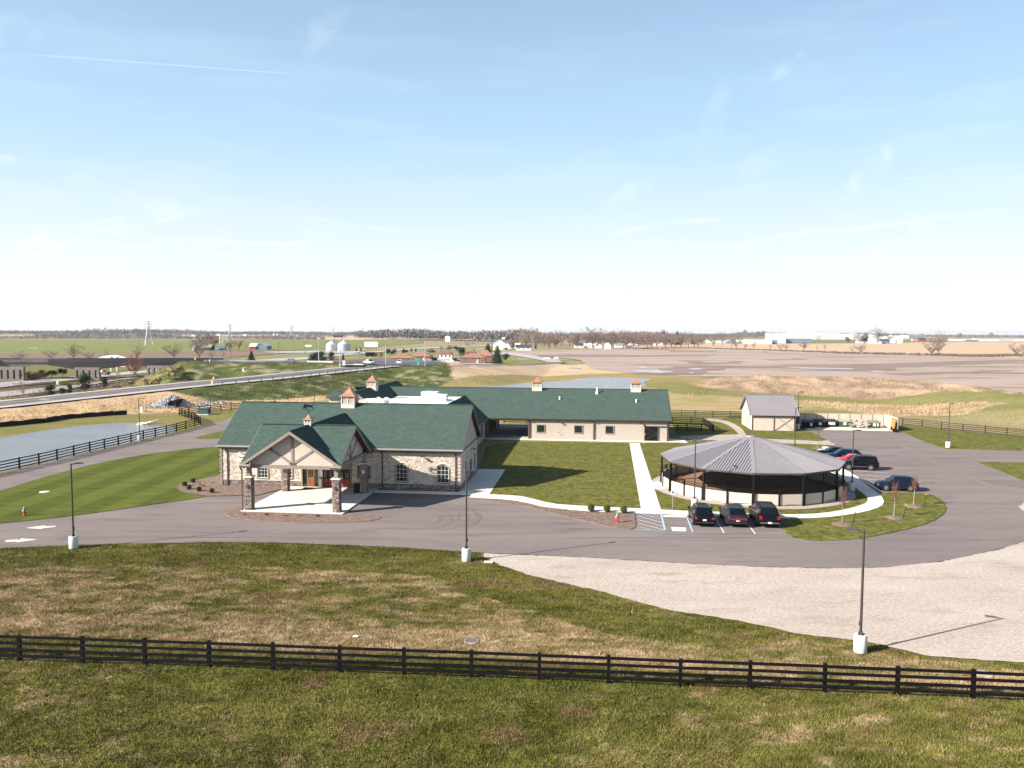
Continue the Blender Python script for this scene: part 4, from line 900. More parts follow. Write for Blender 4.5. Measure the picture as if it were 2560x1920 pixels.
for i, (a, b_) in enumerate([(-18.98, -11.5), (-10.15, -11.5), (-18.95, -2.55), (-10.1, -2.55)]):
    c = MB(); c.box(a - .33, a + .33, b_ - .33, b_ + .33, .128, 3.33); col = c.build('porch_column', M['mortar'], HALL)
    for (px, py), u in (((a - .33, b_ - .33), (1, 0)), ((a + .33, b_ - .33), (0, 1)), ((a + .33, b_ + .33), (-1, 0)), ((a - .33, b_ + .33), (0, -1))):
        vis = u in ((1, 0), (0, 1)) and i in (0, 1, 3) or u == (1, 0)
        stones(col, (px, py), u, .66, .14, 3.32, 'ledge', parts=vis, hs=(.10, .21), ws=(.16, .5), seed=20 + i * 4 + int(u[0] * 2 + u[1]), budget=[30] if vis else None)
    c = MB(); c.box(a - .46, a + .46, b_ - .46, b_ + .46, 3.33, 3.44); c.build('column_cap', M['cream_stone_2'], col)
    c = MB(); c.box(a - .19, a + .19, b_ - .19, b_ + .19, 3.44, 4.22); c.box(a - .24, a + .24, b_ - .24, b_ + .24, 3.44, 3.56); c.build('post', M['taupe_trim'], col)
    c = MB(); c.box(a - .12, a + .12, b_ - .45, b_ - .38, 2.3, 2.65); c.build('lantern', M['white_plain' if i == 3 else 'dark_metal'], col)
CA, CB, HW, ZP, ZEV = -14.58, -7.0, 5.0, 8.02, 4.75      # centre, half width, peak, eave
def roof_poly(name, polys, t=.16):
    b = MB()
    for p in polys: b.slab(p, (0, 0, -t))
    return b.build(name, M['shingle'], HALL)
s2 = (ZP - ZEV) / HW
C_ = (CA, CB, ZP); F = CB - HW - .1; Bk = CB + HW
def cn(x, y): return (CA + x * HW, CB + y * (HW + .1 if y < 0 else HW), ZEV)
bend = 4.4     # where the long ridge dies into the main roof
pr = roof_poly('porch_roof', [
    [cn(-1, -1), (CA, F, ZP), C_], [cn(1, -1), C_, (CA, F, ZP)],                  # front gable slopes
    [cn(-1, -1), C_, (CA - HW, CB, ZP)], [cn(1, -1), (CA + HW, CB, ZP), C_],      # slopes of the side gables, front
    [cn(-1, 1), (CA - HW, CB, ZP), C_], [cn(1, 1), C_, (CA + HW, CB, ZP)],        # and back
    [cn(1, 1), (CA + HW, -.6, ZEV), (CA, bend, ZP), C_], [cn(-1, 1), C_, (CA, bend, ZP), (CA - HW, -.6, ZEV)]])
for p, q in (((CA, F, ZP), (CA, bend, ZP)), ((CA - HW, CB, ZP), (CA + HW, CB, ZP))): ridge_cap(pr, p, q)
g = MB()
# rakes of front, right and left gables
for p, q, off in (((CA - HW, F, ZEV), (CA, F, ZP), (0, -.05, 0)), ((CA + HW, F, ZEV), (CA, F, ZP), (0, -.05, 0)),
                  ((CA + HW, F, ZEV), (CA + HW, CB, ZP), (.05, 0, 0)), ((CA + HW, Bk, ZEV), (CA + HW, CB, ZP), (.05, 0, 0)),
                  ((CA - HW, F, ZEV), (CA - HW, CB, ZP), (-.05, 0, 0)), ((CA - HW, Bk, ZEV), (CA - HW, CB, ZP), (-.05, 0, 0))):
    p = Vector(p); q = Vector(q); g.slab([p + Vector((0, 0, -.03)), q + Vector((0, 0, -.03)), q + Vector((0, 0, -.36)), p + Vector((0, 0, -.34))], off)
g.build('fascia_board', M['taupe_trim'], pr)
g = MB()   # short eave returns with gutter at the corners
g.box(CA - HW - .12, CA - HW + 1.0, F - .07, F + .3, ZEV - .22, ZEV - .07); g.box(CA + HW - 1.0, CA + HW + .12, F - .07, F + .3, ZEV - .22, ZEV - .07); g.build('gutter', M['gutter'], pr)
g = MB(); g.box(CA - HW - .1, CA - HW + 1.0, F - .05, F + .3, ZEV - .40, ZEV - .22); g.box(CA + HW - 1.0, CA + HW + .1, F - .05, F + .3, ZEV - .40, ZEV - .22)
g.box(CA + HW - .1, CA + HW + .02, Bk, -.6, ZEV - .4, ZEV - .05)
for sx in (-1, 1):     # dark undersides of the overhangs
    g.slab([(CA + sx * (HW - .0), F, ZEV - .17), (CA, F, ZP - .17), (CA, F + .75, ZP - .17), (CA + sx * HW, F + .75, ZEV - .17)], (0, 0, -.03))
    for y in (F, Bk): g.slab([(CA + sx * HW, y, ZEV - .17), (CA + sx * HW, CB, ZP - .17), (CA + sx * (HW - .75), CB, ZP - .17), (CA + sx * (HW - .75), y, ZEV - .17)], (0, 0, -.03))
g.build('soffit', M['soffit'], pr)
# gable panels with king post and braces, beams under
gf = CB - 4.3; hwi = 4.45
def gpanel(ax, pos, sgn):
    p = MB(); half = 4.35
    def P(u, z, o=0): return (CA + u, pos - o, z) if ax == 'b' else (pos + o * sgn, CB + u, z)
    zt = lambda u: ZP - .22 - s2 * abs(u)
    o = -.12
    p.slab([P(-half, 4.5), P(half, 4.5), P(half, zt(half)), P(0, zt(0)), P(-half, zt(half))], Vector(P(0, 0, -.12)) - Vector(P(0, 0, 0)))
    gp = p.build('gable_wall', M['stucco'], HALL); t = MB()
    t.slab([P(-.13, 4.6, .055), P(.13, 4.6, .055), P(.13, 7.45, .055), P(-.13, 7.45, .055)], Vector(P(0, 0, 0)) - Vector(P(0, 0, .055)))
    for s in (-1, 1):
        u1, z1 = s * 2.15, 6.1; u0, z0 = s * .12, 4.75; dv = Vector((u1 - u0, z1 - z0)).normalized(); nv = Vector((-dv.y, dv.x)) * .11
        t.slab([P(u0 - nv.x, z0 - nv.y, .05), P(u1 - nv.x, z1 - nv.y, .05), P(u1 + nv.x, z1 + nv.y, .05), P(u0 + nv.x, z0 + nv.y, .05)], Vector(P(0, 0, 0)) - Vector(P(0, 0, .05)))
    t.build('timber_brace', M['taupe_trim'], gp); t = MB()
    for s in (-1, 1):
        for u, z in ((s * 2.15, 6.1), (s * .16, 4.72)):
            t.slab([P(u - .13, z - .1, .07), P(u + .13, z - .1, .07), P(u + .13, z + .1, .07), P(u - .13, z + .1, .07)], Vector(P(0, 0, .05)) - Vector(P(0, 0, .07)))
    t.slab([P(-.14, 7.2, .07), P(.14, 7.2, .07), P(.14, 7.5, .07), P(-.14, 7.5, .07)], Vector(P(0, 0, .05)) - Vector(P(0, 0, .07)))
    t.build('brace_bracket', M['brown_trim'], gp)
gpanel('b', -11.42, -1); gpanel('a', CA + 4.36, 1); gpanel('a', CA - 4.36, -1)
g = MB(); g.box(-19.2, -9.92, -11.58, -11.30, 4.24, 4.56); g.box(-19.2, -9.92, -2.70, -2.40, 4.24, 4.56); g.box(-19.14, -18.86, -11.3, -.1, 4.24, 4.56); g.box(-10.28, -10.0, -11.3, -.1, 4.24, 4.56); g.build('beam', M['taupe_trim'], HALL)
g = MB(); g.box(-18.9, -10.3, -11.3, -.1, 4.44, 4.50); g.build('porch_ceiling', M['stucco'], HALL)
downspout(HALL, -19.55, -11.75, .1, 4.4); 
cupola(pr, CA, CB, ZP - .25, .70, .42, .30, .52, .13, vane=True, finial=False)
cupola(roof, -14.4, 6.05, 8.42, 1.62, .58, .86, 1.0, .18)

# ---- flat-roofed link with lead-in gables
LINK = site('link_building', label='white flat-roofed link between the stone hall and the long barn', cat='building')
w = MB(); w.box(-25.6, -3.3, 12.4, 43.2, 0, 3.45); w.build('wall', M['siding'], LINK)
w = MB(); w.box(-19.4, -7.7, 13, 48.6, 5.6, 6.32); fr_ = w.build('flat_roof', M['white_membrane'], LINK)
for k in range(6):
    s = MB(); s.box(-19.35 + k * 1.94, -19.36 + (k + 1) * 1.94 - .02, 13, 48.6, 6.32, 6.35); s.build('roof_sheet', M['white_membrane'], fr_)
# right-hand slope, ridge a=-7.6, eave a=-2.75
w = MB(); w.slab([(-2.75, 11.5, 3.48), (-2.75, 43.0, 3.48), (-7.6, 49.0, 6.62), (-7.6, 11.5, 6.62)], (0, 0, -.15)); w.slab([(-7.6, 11.5, 6.62), (-7.6, 49.0, 6.62), (-8.1, 49.0, 6.36), (-8.1, 11.5, 6.36)], (0, 0, -.1))
rr = w.build('roof', M['shingle'], LINK); g = MB(); g.box(-2.75, -2.62, 12.7, 43.0, 3.2, 3.44); g.build('gutter', M['brown_trim'], rr); g = MB(); g.box(-3.3, -2.76, 12.7, 42.9, 3.16, 3.2); g.build('soffit', M['soffit'], rr)
window(LINK, 'a', (-3.3, 33.5, 0), 1.2, 1.9, .7, 0, 1, 1, frame='white_frame', trim='taupe_trim', dep=.0)
window(LINK, 'a', (-3.3, 39.0, 0), 1.0, 1.6, .9, 0, 2, 2, frame='dark_metal', trim='taupe_trim', dep=.0); wall_lamp(LINK, (-3.3, 37, 3.0), (1, 0))
# left wing, ridge a=-22.4
w = MB(); w.slab([(-22.4, 33, 8.25), (-22.4, 59.6, 8.25), (-16.8, 59.6, 4.65), (-19.3, 44, 6.25), (-19.3, 33, 6.25)], (0, 0, -.15)); w.slab([(-22.4, 33, 8.25), (-28.6, 33, 4.25), (-28.6, 59.6, 4.25), (-22.4, 59.6, 8.25)], (0, 0, -.15))
lr = w.build('roof', M['shingle'], LINK); g = MB(); g.slab([(-28.6, 33, 4.22), (-22.4, 33, 8.22), (-22.4, 33, 7.88), (-28.6, 33, 3.9)], (0, -.05, 0)); g.slab([(-19.3, 33, 6.22), (-22.4, 33, 8.22), (-22.4, 33, 7.88), (-19.3, 33, 5.9)], (0, -.05, 0)); g.build('fascia_board', M['taupe_trim'], lr)
w = MB(); w.slab([(-28.0, 33.6, 0), (-28.0, 33.6, 4.4), (-22.4, 33.6, 8.0), (-17, 33.6, 4.5), (-17, 33.6, 0)], (0, .2, 0)); w.box(-28.0, -27.8, 33.6, 59, 0, 4.2); w.build('gable_wall', M['stucco'], LINK)
ridge_cap(lr, (-22.4, 33, 8.25), (-22.4, 59.6, 8.25))
cupola(lr, -22.2, 42.5, 7.85, 1.5, .62, .74, 1.02, .18)
# rooftop machines
def unit(x, y, sx, sy, sz, name='rooftop_unit', lab=None, m='white_unit'):
    b = MB(); b.box(-sx / 2, sx / 2, -sy / 2, sy / 2, .12, sz); b.box(-sx / 2 + .1, sx / 2 - .1, -sy / 2 + .1, sy / 2 - .1, 0, .12)
    p = B2W(x, y, 6.35); o = b.build(name, M[m], loc=p); o.rotation_euler = (0, 0, YAW); tag(o, lab, 'rooftop unit', 'machines on the flat white roof')
    f = MB(); n = int(sx / .35)
    for k in range(n): f.box(-sx / 2 + .2 + k * .35, -sx / 2 + .32 + k * .35, -sy / 2 - .02, -sy / 2, .35, sz - .2)
    f.build('grille', M['grey_roof'], o); f = MB(); f.lathe([(min(sx, sy) * .32, sz), (min(sx, sy) * .32, sz + .1)], 12); f.build('fan_cowl', M['galvanised'], o); return o
unit(-12.2, 41.5, 2.6, 2.0, 1.4, lab='large boxy white rooftop unit near the far end of the flat roof'); unit(-10.2, 40.0, 2.2, 1.6, 1.1, lab='lower white rooftop unit right of the large boxy one')
u_ = unit(-9.0, 37.5, .7, .7, .9, lab='small upright vent box beside the right roof edge'); unit(-18.3, 30.5, 3.1, 1.5, 1.05, lab='long white rooftop unit with grilles behind the stone hall ridge')
unit(-18.6, 33.5, .6, .6, 1.0, lab='small white box standing behind the long rooftop unit'); unit(-19.0, 27.5, .6, .6, .8, lab='leftmost small white box behind the hall ridge'); unit(-17.6, 34.5, .7, .5, .9, lab='small white box just right of its twin on the flat roof')

# ---- the long barn
BARN = site('stable_barn', label='long beige stable barn with green shingle roof and two copper cupolas', cat='building')
b = MB(); b.box(4.1, 26.6, 43.0, 59.2, 0, 3.35); bw_ = b.build('wall', M['siding'], BARN)
b = MB(); b.slab([(26.6, 43.0, 3.3), (26.6, 59.2, 3.3), (26.6, 51.1, 7.5)], (-.2, 0, 0)); b.build('gable_wall', M['siding'], BARN)
b = MB(); b.box(4.1, 26.7, 42.94, 43.0, 3.05, 3.32)
for a in (4.1, 14.6, 26.5): b.box(a - .14, a + .14, 42.93, 43.0, 0, 3.05)
b.box(26.6, 26.66, 42.95, 43.2, 0, 3.1); b.build('corner_board', M['taupe_trim'], bw_)
b = MB(); b.slab([(-2.75, 42.6, 3.5), (27.1, 42.6, 3.5), (27.1, 51.1, 7.82), (-17, 51.1, 7.82), (-22.2, 51.1, 7.82), (-19.4, 47.0, 5.7), (-7.6, 48.8, 6.6)], (0, 0, -.16)); b.slab([(-22.2, 51.1, 7.82), (27.1, 51.1, 7.82), (27.1, 59.7, 3.5), (-28, 59.7, 3.5), (-28, 51.1, 7.82)], (0, 0, -.16))
br = b.build('roof', M['shingle'], BARN); ridge_cap(br, (-22, 51.1, 7.82), (27.1, 51.1, 7.82))
b = MB(); b.slab([(-32.2, 48.0, 5.95), (-28.6, 48.0, 5.95), (-28.6, 51.1, 6.75), (-32.2, 51.1, 6.75)], (0, 0, -.15)); b.slab([(-32.2, 54.2, 5.95), (-32.2, 51.1, 6.75), (-28.6, 51.1, 6.75), (-28.6, 54.2, 5.95)], (0, 0, -.15)); b.build('roof', M['shingle'], BARN)
b = MB(); b.box(-31.8, -28, 48.5, 53.7, 0, 5.9); b.slab([(-31.8, 48.5, 5.85), (-31.8, 53.7, 5.85), (-31.8, 51.1, 6.55)], (.15, 0, 0)); b.build('wall', M['stucco'], BARN)
b = MB(); b.box(-2.7, 27.1, 42.56, 42.6, 3.18, 3.48); b.slab([(27.1, 42.6, 3.45), (27.1, 51.1, 7.78), (27.1, 51.1, 7.45), (27.1, 42.6, 3.15)], (.05, 0, 0)); b.slab([(27.1, 59.7, 3.45), (27.1, 51.1, 7.78), (27.1, 51.1, 7.45), (27.1, 59.7, 3.15)], (.05, 0, 0)); b.build('fascia_board', M['brown_trim'], br)
b = MB(); b.box(-2.75, 27.15, 42.44, 42.56, 3.36, 3.47); b.build('gutter', M['brown_trim'], br)
b = MB(); b.box(-2.7, 27.0, 42.6, 43.0, 3.14, 3.18); b.build('soffit', M['soffit'], br)
# breezeway
b = MB(); b.box(-3.3, 4.1, 41.8, 60, 0, .06); b.build('breezeway_floor', M['concrete_old'], BARN)
b = MB()
for y in (43.2, 47, 51, 55, 59): b.box(-3.2, -2.9, y - .15, y + .15, 0, 3.2); b.box(3.85, 4.09, y - .15, y + .15, .0, 3.2)
b.box(-2.9, 3.85, 43.05, 43.3, 3.0, 3.3); b.box(-2.9, 3.85, 58.9, 59.1, 2.9, 3.3); b.build('post', M['brown_trim'], BARN)
b = MB(); b.box(-3.4, -3.25, 43.2, 59.1, 0, 3.3); b.build('wall', M['siding'], BARN); b = MB(); b.box(-3.0, 4.0, 43.3, 58.9, 3.2, 3.26); b.build('breezeway_ceiling', M['soffit'], BARN)
b = MB(); b.box(-3.2, 29.5, 41.7, 42.95, 0, .09); b.box(26.7, 29.4, 42.95, 46, 0, .09); o = b.build('concrete_walk', M['concrete'], loc=OB); o.rotation_euler = (0, 0, YAW); tag(o, kind='structure')
for a in (5.95, 12.1, 17.15): window(BARN, 'b', (a, 43.0, 0), 1.2, 1.12, 1.2, 0, 1, 1, frame='dark_metal', trim='taupe_trim', tw=.12)
# sliding door with cross braces
b = MB(); b.box(22.75, 24.9, 42.84, 42.92, .1, 2.35); dr = b.build('sliding_door', M['black_paint'], BARN); b = MB()
for p, q in (((22.85, .2), (24.8, 1.2)), ((22.85, 2.25), (24.8, 1.25)), ((22.8, 1.22), (24.85, 1.22))): b.bar((p[0], 42.82, p[1]), (q[0], 42.82, q[1]), .03, .05)
b.box(22.75, 22.82, 42.8, 42.84, .1, 2.35); b.box(24.83, 24.9, 42.8, 42.84, .1, 2.35); b.build('cross_brace', M['dark_metal'], dr)
b = MB(); b.box(22.6, 26.6, 42.8, 42.95, 2.4, 2.5); b.build('door_track', M['dark_metal'], dr); b = MB(); b.box(22.86, 22.9, 42.76, 42.84, 1.0, 1.3); b.build('handle', M['white_frame'], dr)
for a, z in ((9.0, 3.0), (22.2, 2.95)): wall_lamp(BARN, (a, 43.0, z))
for a in (4.05, 14.6, 26.4): downspout(BARN, a, 42.95, .1, 3.3)
b = MB(); b.box(9.0, 9.3, 42.92, 43.0, .75, .98); b.box(8.85, 9.0, 42.94, 43.0, 1.2, 1.35); b.build('meter_box', M['galvanised'], BARN)
cupola(br, 4.75, 51.1, 7.37, 1.70, .66, .76, .98, .14, finial=False); cupola(br, 21.7, 51.1, 7.37, 1.70, .66, .76, .98, .14, finial=False)
for a, y in ((8.8, 47.9), (21.65, 47.4)):
    z = 3.5 + (y - 42.6) * .508; v = MB(); v.lathe([(.13, -.2), (.13, .42), (.15, .42), (.15, .48), (.02, .50)], 10); v.build('vent_pipe', M['white_unit'], br, loc=(a, y, z))
v = MB(); v.lathe([(.32, -.3), (.22, .3), (.13, .5), (.13, .95), (.2, .98), (.02, 1.02)], 10); v.build('vent_pipe', M['white_unit'], br, loc=(15.1, 49.8, 7.15))
flush_stuff()

# ---- grey equipment shed
SHED = site('equipment_shed', label='beige shed with grey ribbed metal roof behind the round arena', cat='building')
b = MB(); b.box(42.94, 50.35, 59.1, 69.1, 0, 2.75); b.slab([(42.94, 59.1, 2.7), (42.94, 69.1, 2.7), (42.94, 64.1, 5.85)], (.12, 0, 0)); b.slab([(50.35, 59.1, 2.7), (50.35, 69.1, 2.7), (50.35, 64.1, 5.85)], (-.12, 0, 0)); sw = b.build('wall', M['panel_beige'], SHED)
b = MB(); b.slab([(42.5, 58.6, 2.88), (51.0, 58.6, 2.88), (51.0, 64.1, 6.17), (42.5, 64.1, 6.17)], (0, 0, -.06)); b.slab([(42.5, 69.6, 2.88), (42.5, 64.1, 6.17), (51.0, 64.1, 6.17), (51.0, 69.6, 2.88)], (0, 0, -.06)); sr = b.build('roof', M['metal_roof'], SHED)
for k in range(29):
    a = 42.5 + .03 + k * .302; rb = MB(); rb.bar((a, 58.6, 2.9), (a, 64.1, 6.19), .06, .07); rb.build('roof_rib', M['metal_roof'], sr)
b = MB(); b.bar((42.5, 64.1, 6.2), (51.0, 64.1, 6.2), .4, .05)
for a in (42.47, 51.03):
    b.bar((a, 58.6, 2.86), (a, 64.1, 6.15), .05, .22); b.bar((a, 69.6, 2.86), (a, 64.1, 6.15), .05, .22)
b.build('roof_trim', M['metal_roof'], sr)
b = MB()
for a in (42.94, 46.75, 50.3): b.box(a - .07, a + .07, 59.02, 59.1, 0, 2.75)
b.box(42.9, 50.4, 59.0, 59.1, 2.62, 2.78); b.box(42.9, 50.4, 59.03, 59.1, 0, .10); b.box(42.87, 42.94, 59.1, 69.1, 0, .1)
for y in (61.6, 64.1, 66.6): b.box(42.88, 42.94, y - .03, y + .03, 0, 2.8)
b.build('frame', M['dark_metal'], SHED)
b = MB(); b.bar((46.9, 59.03, .15), (50.2, 59.03, 2.6), .04, .08); b.bar((47.3, 59.0, 2.6), (50.2, 59.0, .15), .04, .08); b.build('cross_brace', M['taupe_trim'], SHED)

# ---- refuse yard: panelled screen walls on three sides
YARD = site('refuse_yard_screen', label='beige panelled screen wall round the refuse yard beside the grey-roofed shed', cat='screen wall')
H_ = 2.45
def screen(p, q, n, m='panel_beige'):
    p = Vector((p[0], p[1], 0)); q = Vector((q[0], q[1], 0))
    for k in range(n):
        a = p.lerp(q, k / n); c = p.lerp(q, (k + 1) / n); d = (c - a).normalized() * .06; s = MB(); s.bar(a + d + Vector((0, 0, H_ / 2)), c - d + Vector((0, 0, H_ / 2)), .06, H_ - .1); s.build('screen_panel', M[m], YARD)
    for k in range(n + 1):
        a = p.lerp(q, k / n); s = MB(); s.box(a.x - .07, a.x + .07, a.y - .07, a.y + .07, 0, H_); s.build('post', M['taupe_trim'], YARD)
    s = MB(); s.bar(p + Vector((0, 0, H_)), q + Vector((0, 0, H_)), .16, .06); s.bar(p + Vector((0, 0, 1.2)), q + Vector((0, 0, 1.2)), .09, .05); s.build('rail', M['panel_beige'], YARD)
screen((52.4, 68.1), (68.75, 68.1), 8); screen((68.85, 68.1), (68.9, 61.6), 3); screen((52.3, 68.1), (52.0, 62.6), 3)
b = MB(); b.box(51.2, 68.7, 62.3, 68.0, 0, .05); o = b.build('concrete_pad', M['concrete'], loc=OB); o.rotation_euler = (0, 0, YAW); tag(o, kind='structure')
def dumpster(a, b_, w_, m, lab, lid='car_trim', extra=None, dp=1.5, h=1.35):
    t = site('dumpster', a, b_, .05, label=lab, cat='dumpster', group='dumpsters in the refuse yard')
    s = MB(); s.add([(-w_ / 2, -dp / 2 + .15, 0), (w_ / 2, -dp / 2 + .15, 0), (w_ / 2, dp / 2, 0), (-w_ / 2, dp / 2, 0), (-w_ / 2, -dp / 2, h - .25), (w_ / 2, -dp / 2, h - .25), (w_ / 2, dp / 2, h), (-w_ / 2, dp / 2, h)], [(0, 3, 2, 1), (4, 5, 6, 7), (0, 1, 5, 4), (1, 2, 6, 5), (2, 3, 7, 6), (3, 0, 4, 7)])
    s.box(-w_ / 2 - .1, -w_ / 2, -.3, .3, .5, .75); s.box(w_ / 2, w_ / 2 + .1, -.3, .3, .5, .75); s.build('bin_body', M[m], t)
    s = MB(); s.slab([(-w_ / 2 - .04, -dp / 2 - .05, h - .23), (w_ / 2 + .04, -dp / 2 - .05, h - .23), (w_ / 2 + .04, dp / 2, h + .05), (-w_ / 2 - .04, dp / 2, h + .05)], (0, 0, -.05)); s.build('lid', M[lid], t)
    for dx, ww in (extra or ((0, .5),)):
        s = MB(); s.box(dx - ww / 2, dx + ww / 2, -dp / 2 - .0, -dp / 2 + .06, .42, .95); s.build('notice', M['white_plain'], t)
    return t
dumpster(54.2, 64.8, 2.0, 'black_paint', 'leftmost black dumpster standing half in shade of the screen', extra=((.35, .4),)); dumpster(56.6, 66.4, 1.7, 'black_paint', 'second black dumpster from the left, one white notice', lid='soffit')
dumpster(58.7, 67.2, 2.1, 'black_paint', 'black dumpster with several white notices beside the green one', extra=((-.3, .25), (.15, .4), (.65, .25))); dumpster(61.3, 67.3, 1.9, 'dumpster_green', 'green dumpster heaped with cardboard in the middle of the refuse yard', lid='cardboard')
dumpster(66.3, 66.1, 1.9, 'dumpster_green', 'rightmost green dumpster near the leaning boards', lid='taupe_trim', extra=((-.1, .5), (.5, .2)))
def rubble(a, b_, n, r, lab, seed, name='scrap_pile', m='rubble', L_=.9, ht=.8):
    t = MB(); rs = random.Random(seed)
    for k in range(n):
        x, y = rs.gauss(0, r * .5), rs.gauss(0, r * .3); z = max(0.05, ht * (1 - math.hypot(x, y) / r)) * rs.random(); d = Vector((rs.uniform(-1, 1), rs.uniform(-.6, .6), rs.uniform(-.1, .5))).normalized() * rs.uniform(.3, L_)
        t.bar((x, y, z + .05), (x + d.x, y + d.y, z + .08 + abs(d.z)), rs.uniform(.08, .5), rs.uniform(.03, .12))
    p = B2W(a, b_, .05); o = t.build(name, M[m], loc=p); tag(o, lab, 'scrap pile'); return o
rubble(63.2, 66.6, 40, 1.0, 'heap of pale scrap boards left of the long rubble heap', 5, L_=1.6, ht=1.2); rubble(64.6, 65.9, 60, 1.1, 'low heap of broken pallets before the rightmost green dumpster', 6, ht=.7)
for k, (y, h, w_, lab) in enumerate([(62.9, 2.1, 2.0, 'tall reddish plywood board leaning on the right screen wall'), (62.4, 1.75, 1.7, 'smaller framed orange plywood board leaning in front of the taller one')]):
    t = MB(); x = 68.6 - k * .3; P0 = [B2W(x, y - w_ / 2), B2W(x, y + w_ / 2), B2W(x + .22, y + w_ / 2, h), B2W(x + .22, y - w_ / 2, h)]
    c = P0[0].copy(); t.slab([p - c for p in P0], (-.05, 0, 0)); o = t.build('plywood_board', M['plywood'], loc=c + Vector((0, 0, .06))); tag(o, lab, 'board')
    f = MB()
    for i in range(4): f.bar(P0[i] - c + Vector((-.09, 0, 0)), P0[(i + 1) % 4] - c + Vector((-.09, 0, 0)), .05, .1)
    f.build('board_frame', M['wood_door' if k == 0 else 'orange_plastic' if 0 else 'plywood'], o)
t = empty('utility_trailer', B2W(68.1, 60.6, .02), YAW, 'small black two-wheeled trailer parked by the end of the screen wall', 'trailer')
b = MB(); b.box(-.6, .6, -.35, .35, .4, .5); b.bar((-.6, 0, .45), (-1.3, 0, .4), .06, .06); b.box(-.62, -.56, -.35, .35, .5, .95); b.build('trailer_frame', M['black_paint'], t)
for s in (-1, 1): b = MB(); b.tube((0, s * .38, .3), (0, s * .5, .3), .3, n=14); b.build('wheel', M['tyre'], t)
b = MB(); b.tube((-1.2, 0, .4), (-1.2, 0, 1.2), .03, n=6); b.build('jack', M['white_frame'], t)

# ------------------------------------------------------------------ round riding pen
AC = Vector((27.15, 87.9, 0)); A0 = math.radians(-90 - 15)      # first roof corner, nearest left of centre
ARENA = empty('riding_arena', AC, 0, 'round open-sided riding arena with low beige walls and grey ribbed roof', 'riding arena')
NS = 12; RR, RW, ZE, ZA = 10.08, 9.82, 3.43, 5.93
def pc(r, t, z=0): return Vector((r * math.cos(t), r * math.sin(t), z))
fl = MB(); n = 48; rs = random.Random(4)
vs = [(0, 0, .25)]
for j in range(1, 13):
    for k in range(n): t = 2 * math.pi * k / n; r = 9.9 * j / 12; vs.append((r * math.cos(t), r * math.sin(t), .22 + rs.uniform(-.05, .05)))
fs = [(0, 1 + k, 1 + (k + 1) % n) for k in range(n)]
for j in range(11):
    for k in range(n): a = 1 + j * n; fs.append((a + k, a + n + k, a + n + (k + 1) % n, a + (k + 1) % n))
fl.add(vs, fs); fl.build('dirt_floor', M['arena_dirt'], ARENA, smooth=1)
for s in range(NS):
    t0 = A0 + s * 2 * math.pi / NS; t1 = t0 + 2 * math.pi / NS; p0 = pc(RR, t0, ZE); p1 = pc(RR, t1, ZE); ap = Vector((0, 0, ZA))
    b = MB(); b.slab([p0, p1, ap], (0, 0, -.07)); rp = b.build('roof_panel', M['metal_roof'], ARENA)
    b = MB(); mid = (p0 + p1) / 2; e = (p1 - p0); L_ = e.length; nrib = 18; slope = (ap - mid)
    for k in range(1, nrib):
        f = k / nrib; q = p0 + e * f; g = 1 - abs(2 * f - 1); b.bar(q + Vector((0, 0, .025)), q + slope * (g * .985) + Vector((0, 0, .03)), .16, .085)
    tag(b.build('roof_ribs', M['metal_roof'], rp), kind='stuff')
    b = MB(); b.bar(p0 + Vector((0, 0, .05)), ap + Vector((0, 0, .06)), .42, .05); b.build('hip_flashing', M['metal_roof'], ARENA)
    b = MB(); b.bar(p0 - Vector((0, 0, .08)), p1 - Vector((0, 0, .08)), .10, .16); b.build('eave_beam', M['dark_metal'], ARENA)
    b = MB(); b.bar(pc(RW, t0, ZE + .0) , ap - Vector((0, 0, .25)), .12, .2); b.build('rafter', M['dark_metal'], ARENA)
    t0p = t0
    q = pc(RW + .05, t0p); b = MB(); b.bar(q, q + Vector((0, 0, ZE - .0)), .17, .22, upv=tuple(q.normalized())); b.bar(q + pc(.12, t0p), q + pc(.12, t0p, 1.5), .3, .12, upv=tuple(q.normalized())); b.build('roof_post', M['black_paint'], ARENA)
    for h in range(2):
        ta = t0 + h * (t1 - t0) / 2; tb_ = ta + (t1 - t0) / 2; a = pc(RW, ta); c = pc(RW, tb_); d = (c - a).normalized() * .09
        if h == 1: q = pc(RW + .05, ta); b = MB(); b.bar(q, q + Vector((0, 0, 1.85)), .14, .16, upv=tuple(q.normalized())); b.build('fence_post', M['black_paint'], ARENA)
        b = MB(); b.bar(a + d + Vector((0, 0, .66)), c - d + Vector((0, 0, .66)), .08, 1.22); b.build('wall_panel', M['panel_beige'], ARENA)
        b = MB()
        for z in (1.38, 1.56, 1.76): b.bar(a + Vector((0, 0, z)), c + Vector((0, 0, z)), .045, .05)
        b.build('top_rail', M['black_paint'], ARENA)
b = MB(); b.lathe([(.55, ZA - .05), (.5, ZA + .06), (.1, ZA + .12)], 12); b.build('roof_cap', M['metal_roof'], ARENA)
b = MB(); vs = []; n = 48
for k in range(n): t = 2 * math.pi * k / n; rr_ = 11.1 + rs.uniform(-.08, .08); vs += [(9.8 * math.cos(t), 9.8 * math.sin(t), .095), (rr_ * math.cos(t), rr_ * math.sin(t), .095)]
b.add(vs, [(2 * k, 2 * k + 1, (2 * k + 3) % (2 * n), (2 * k + 2) % (2 * n)) for k in range(n)]); tag(b.build('gravel_ring', M['gravel_ring'], loc=AC), kind='structure')

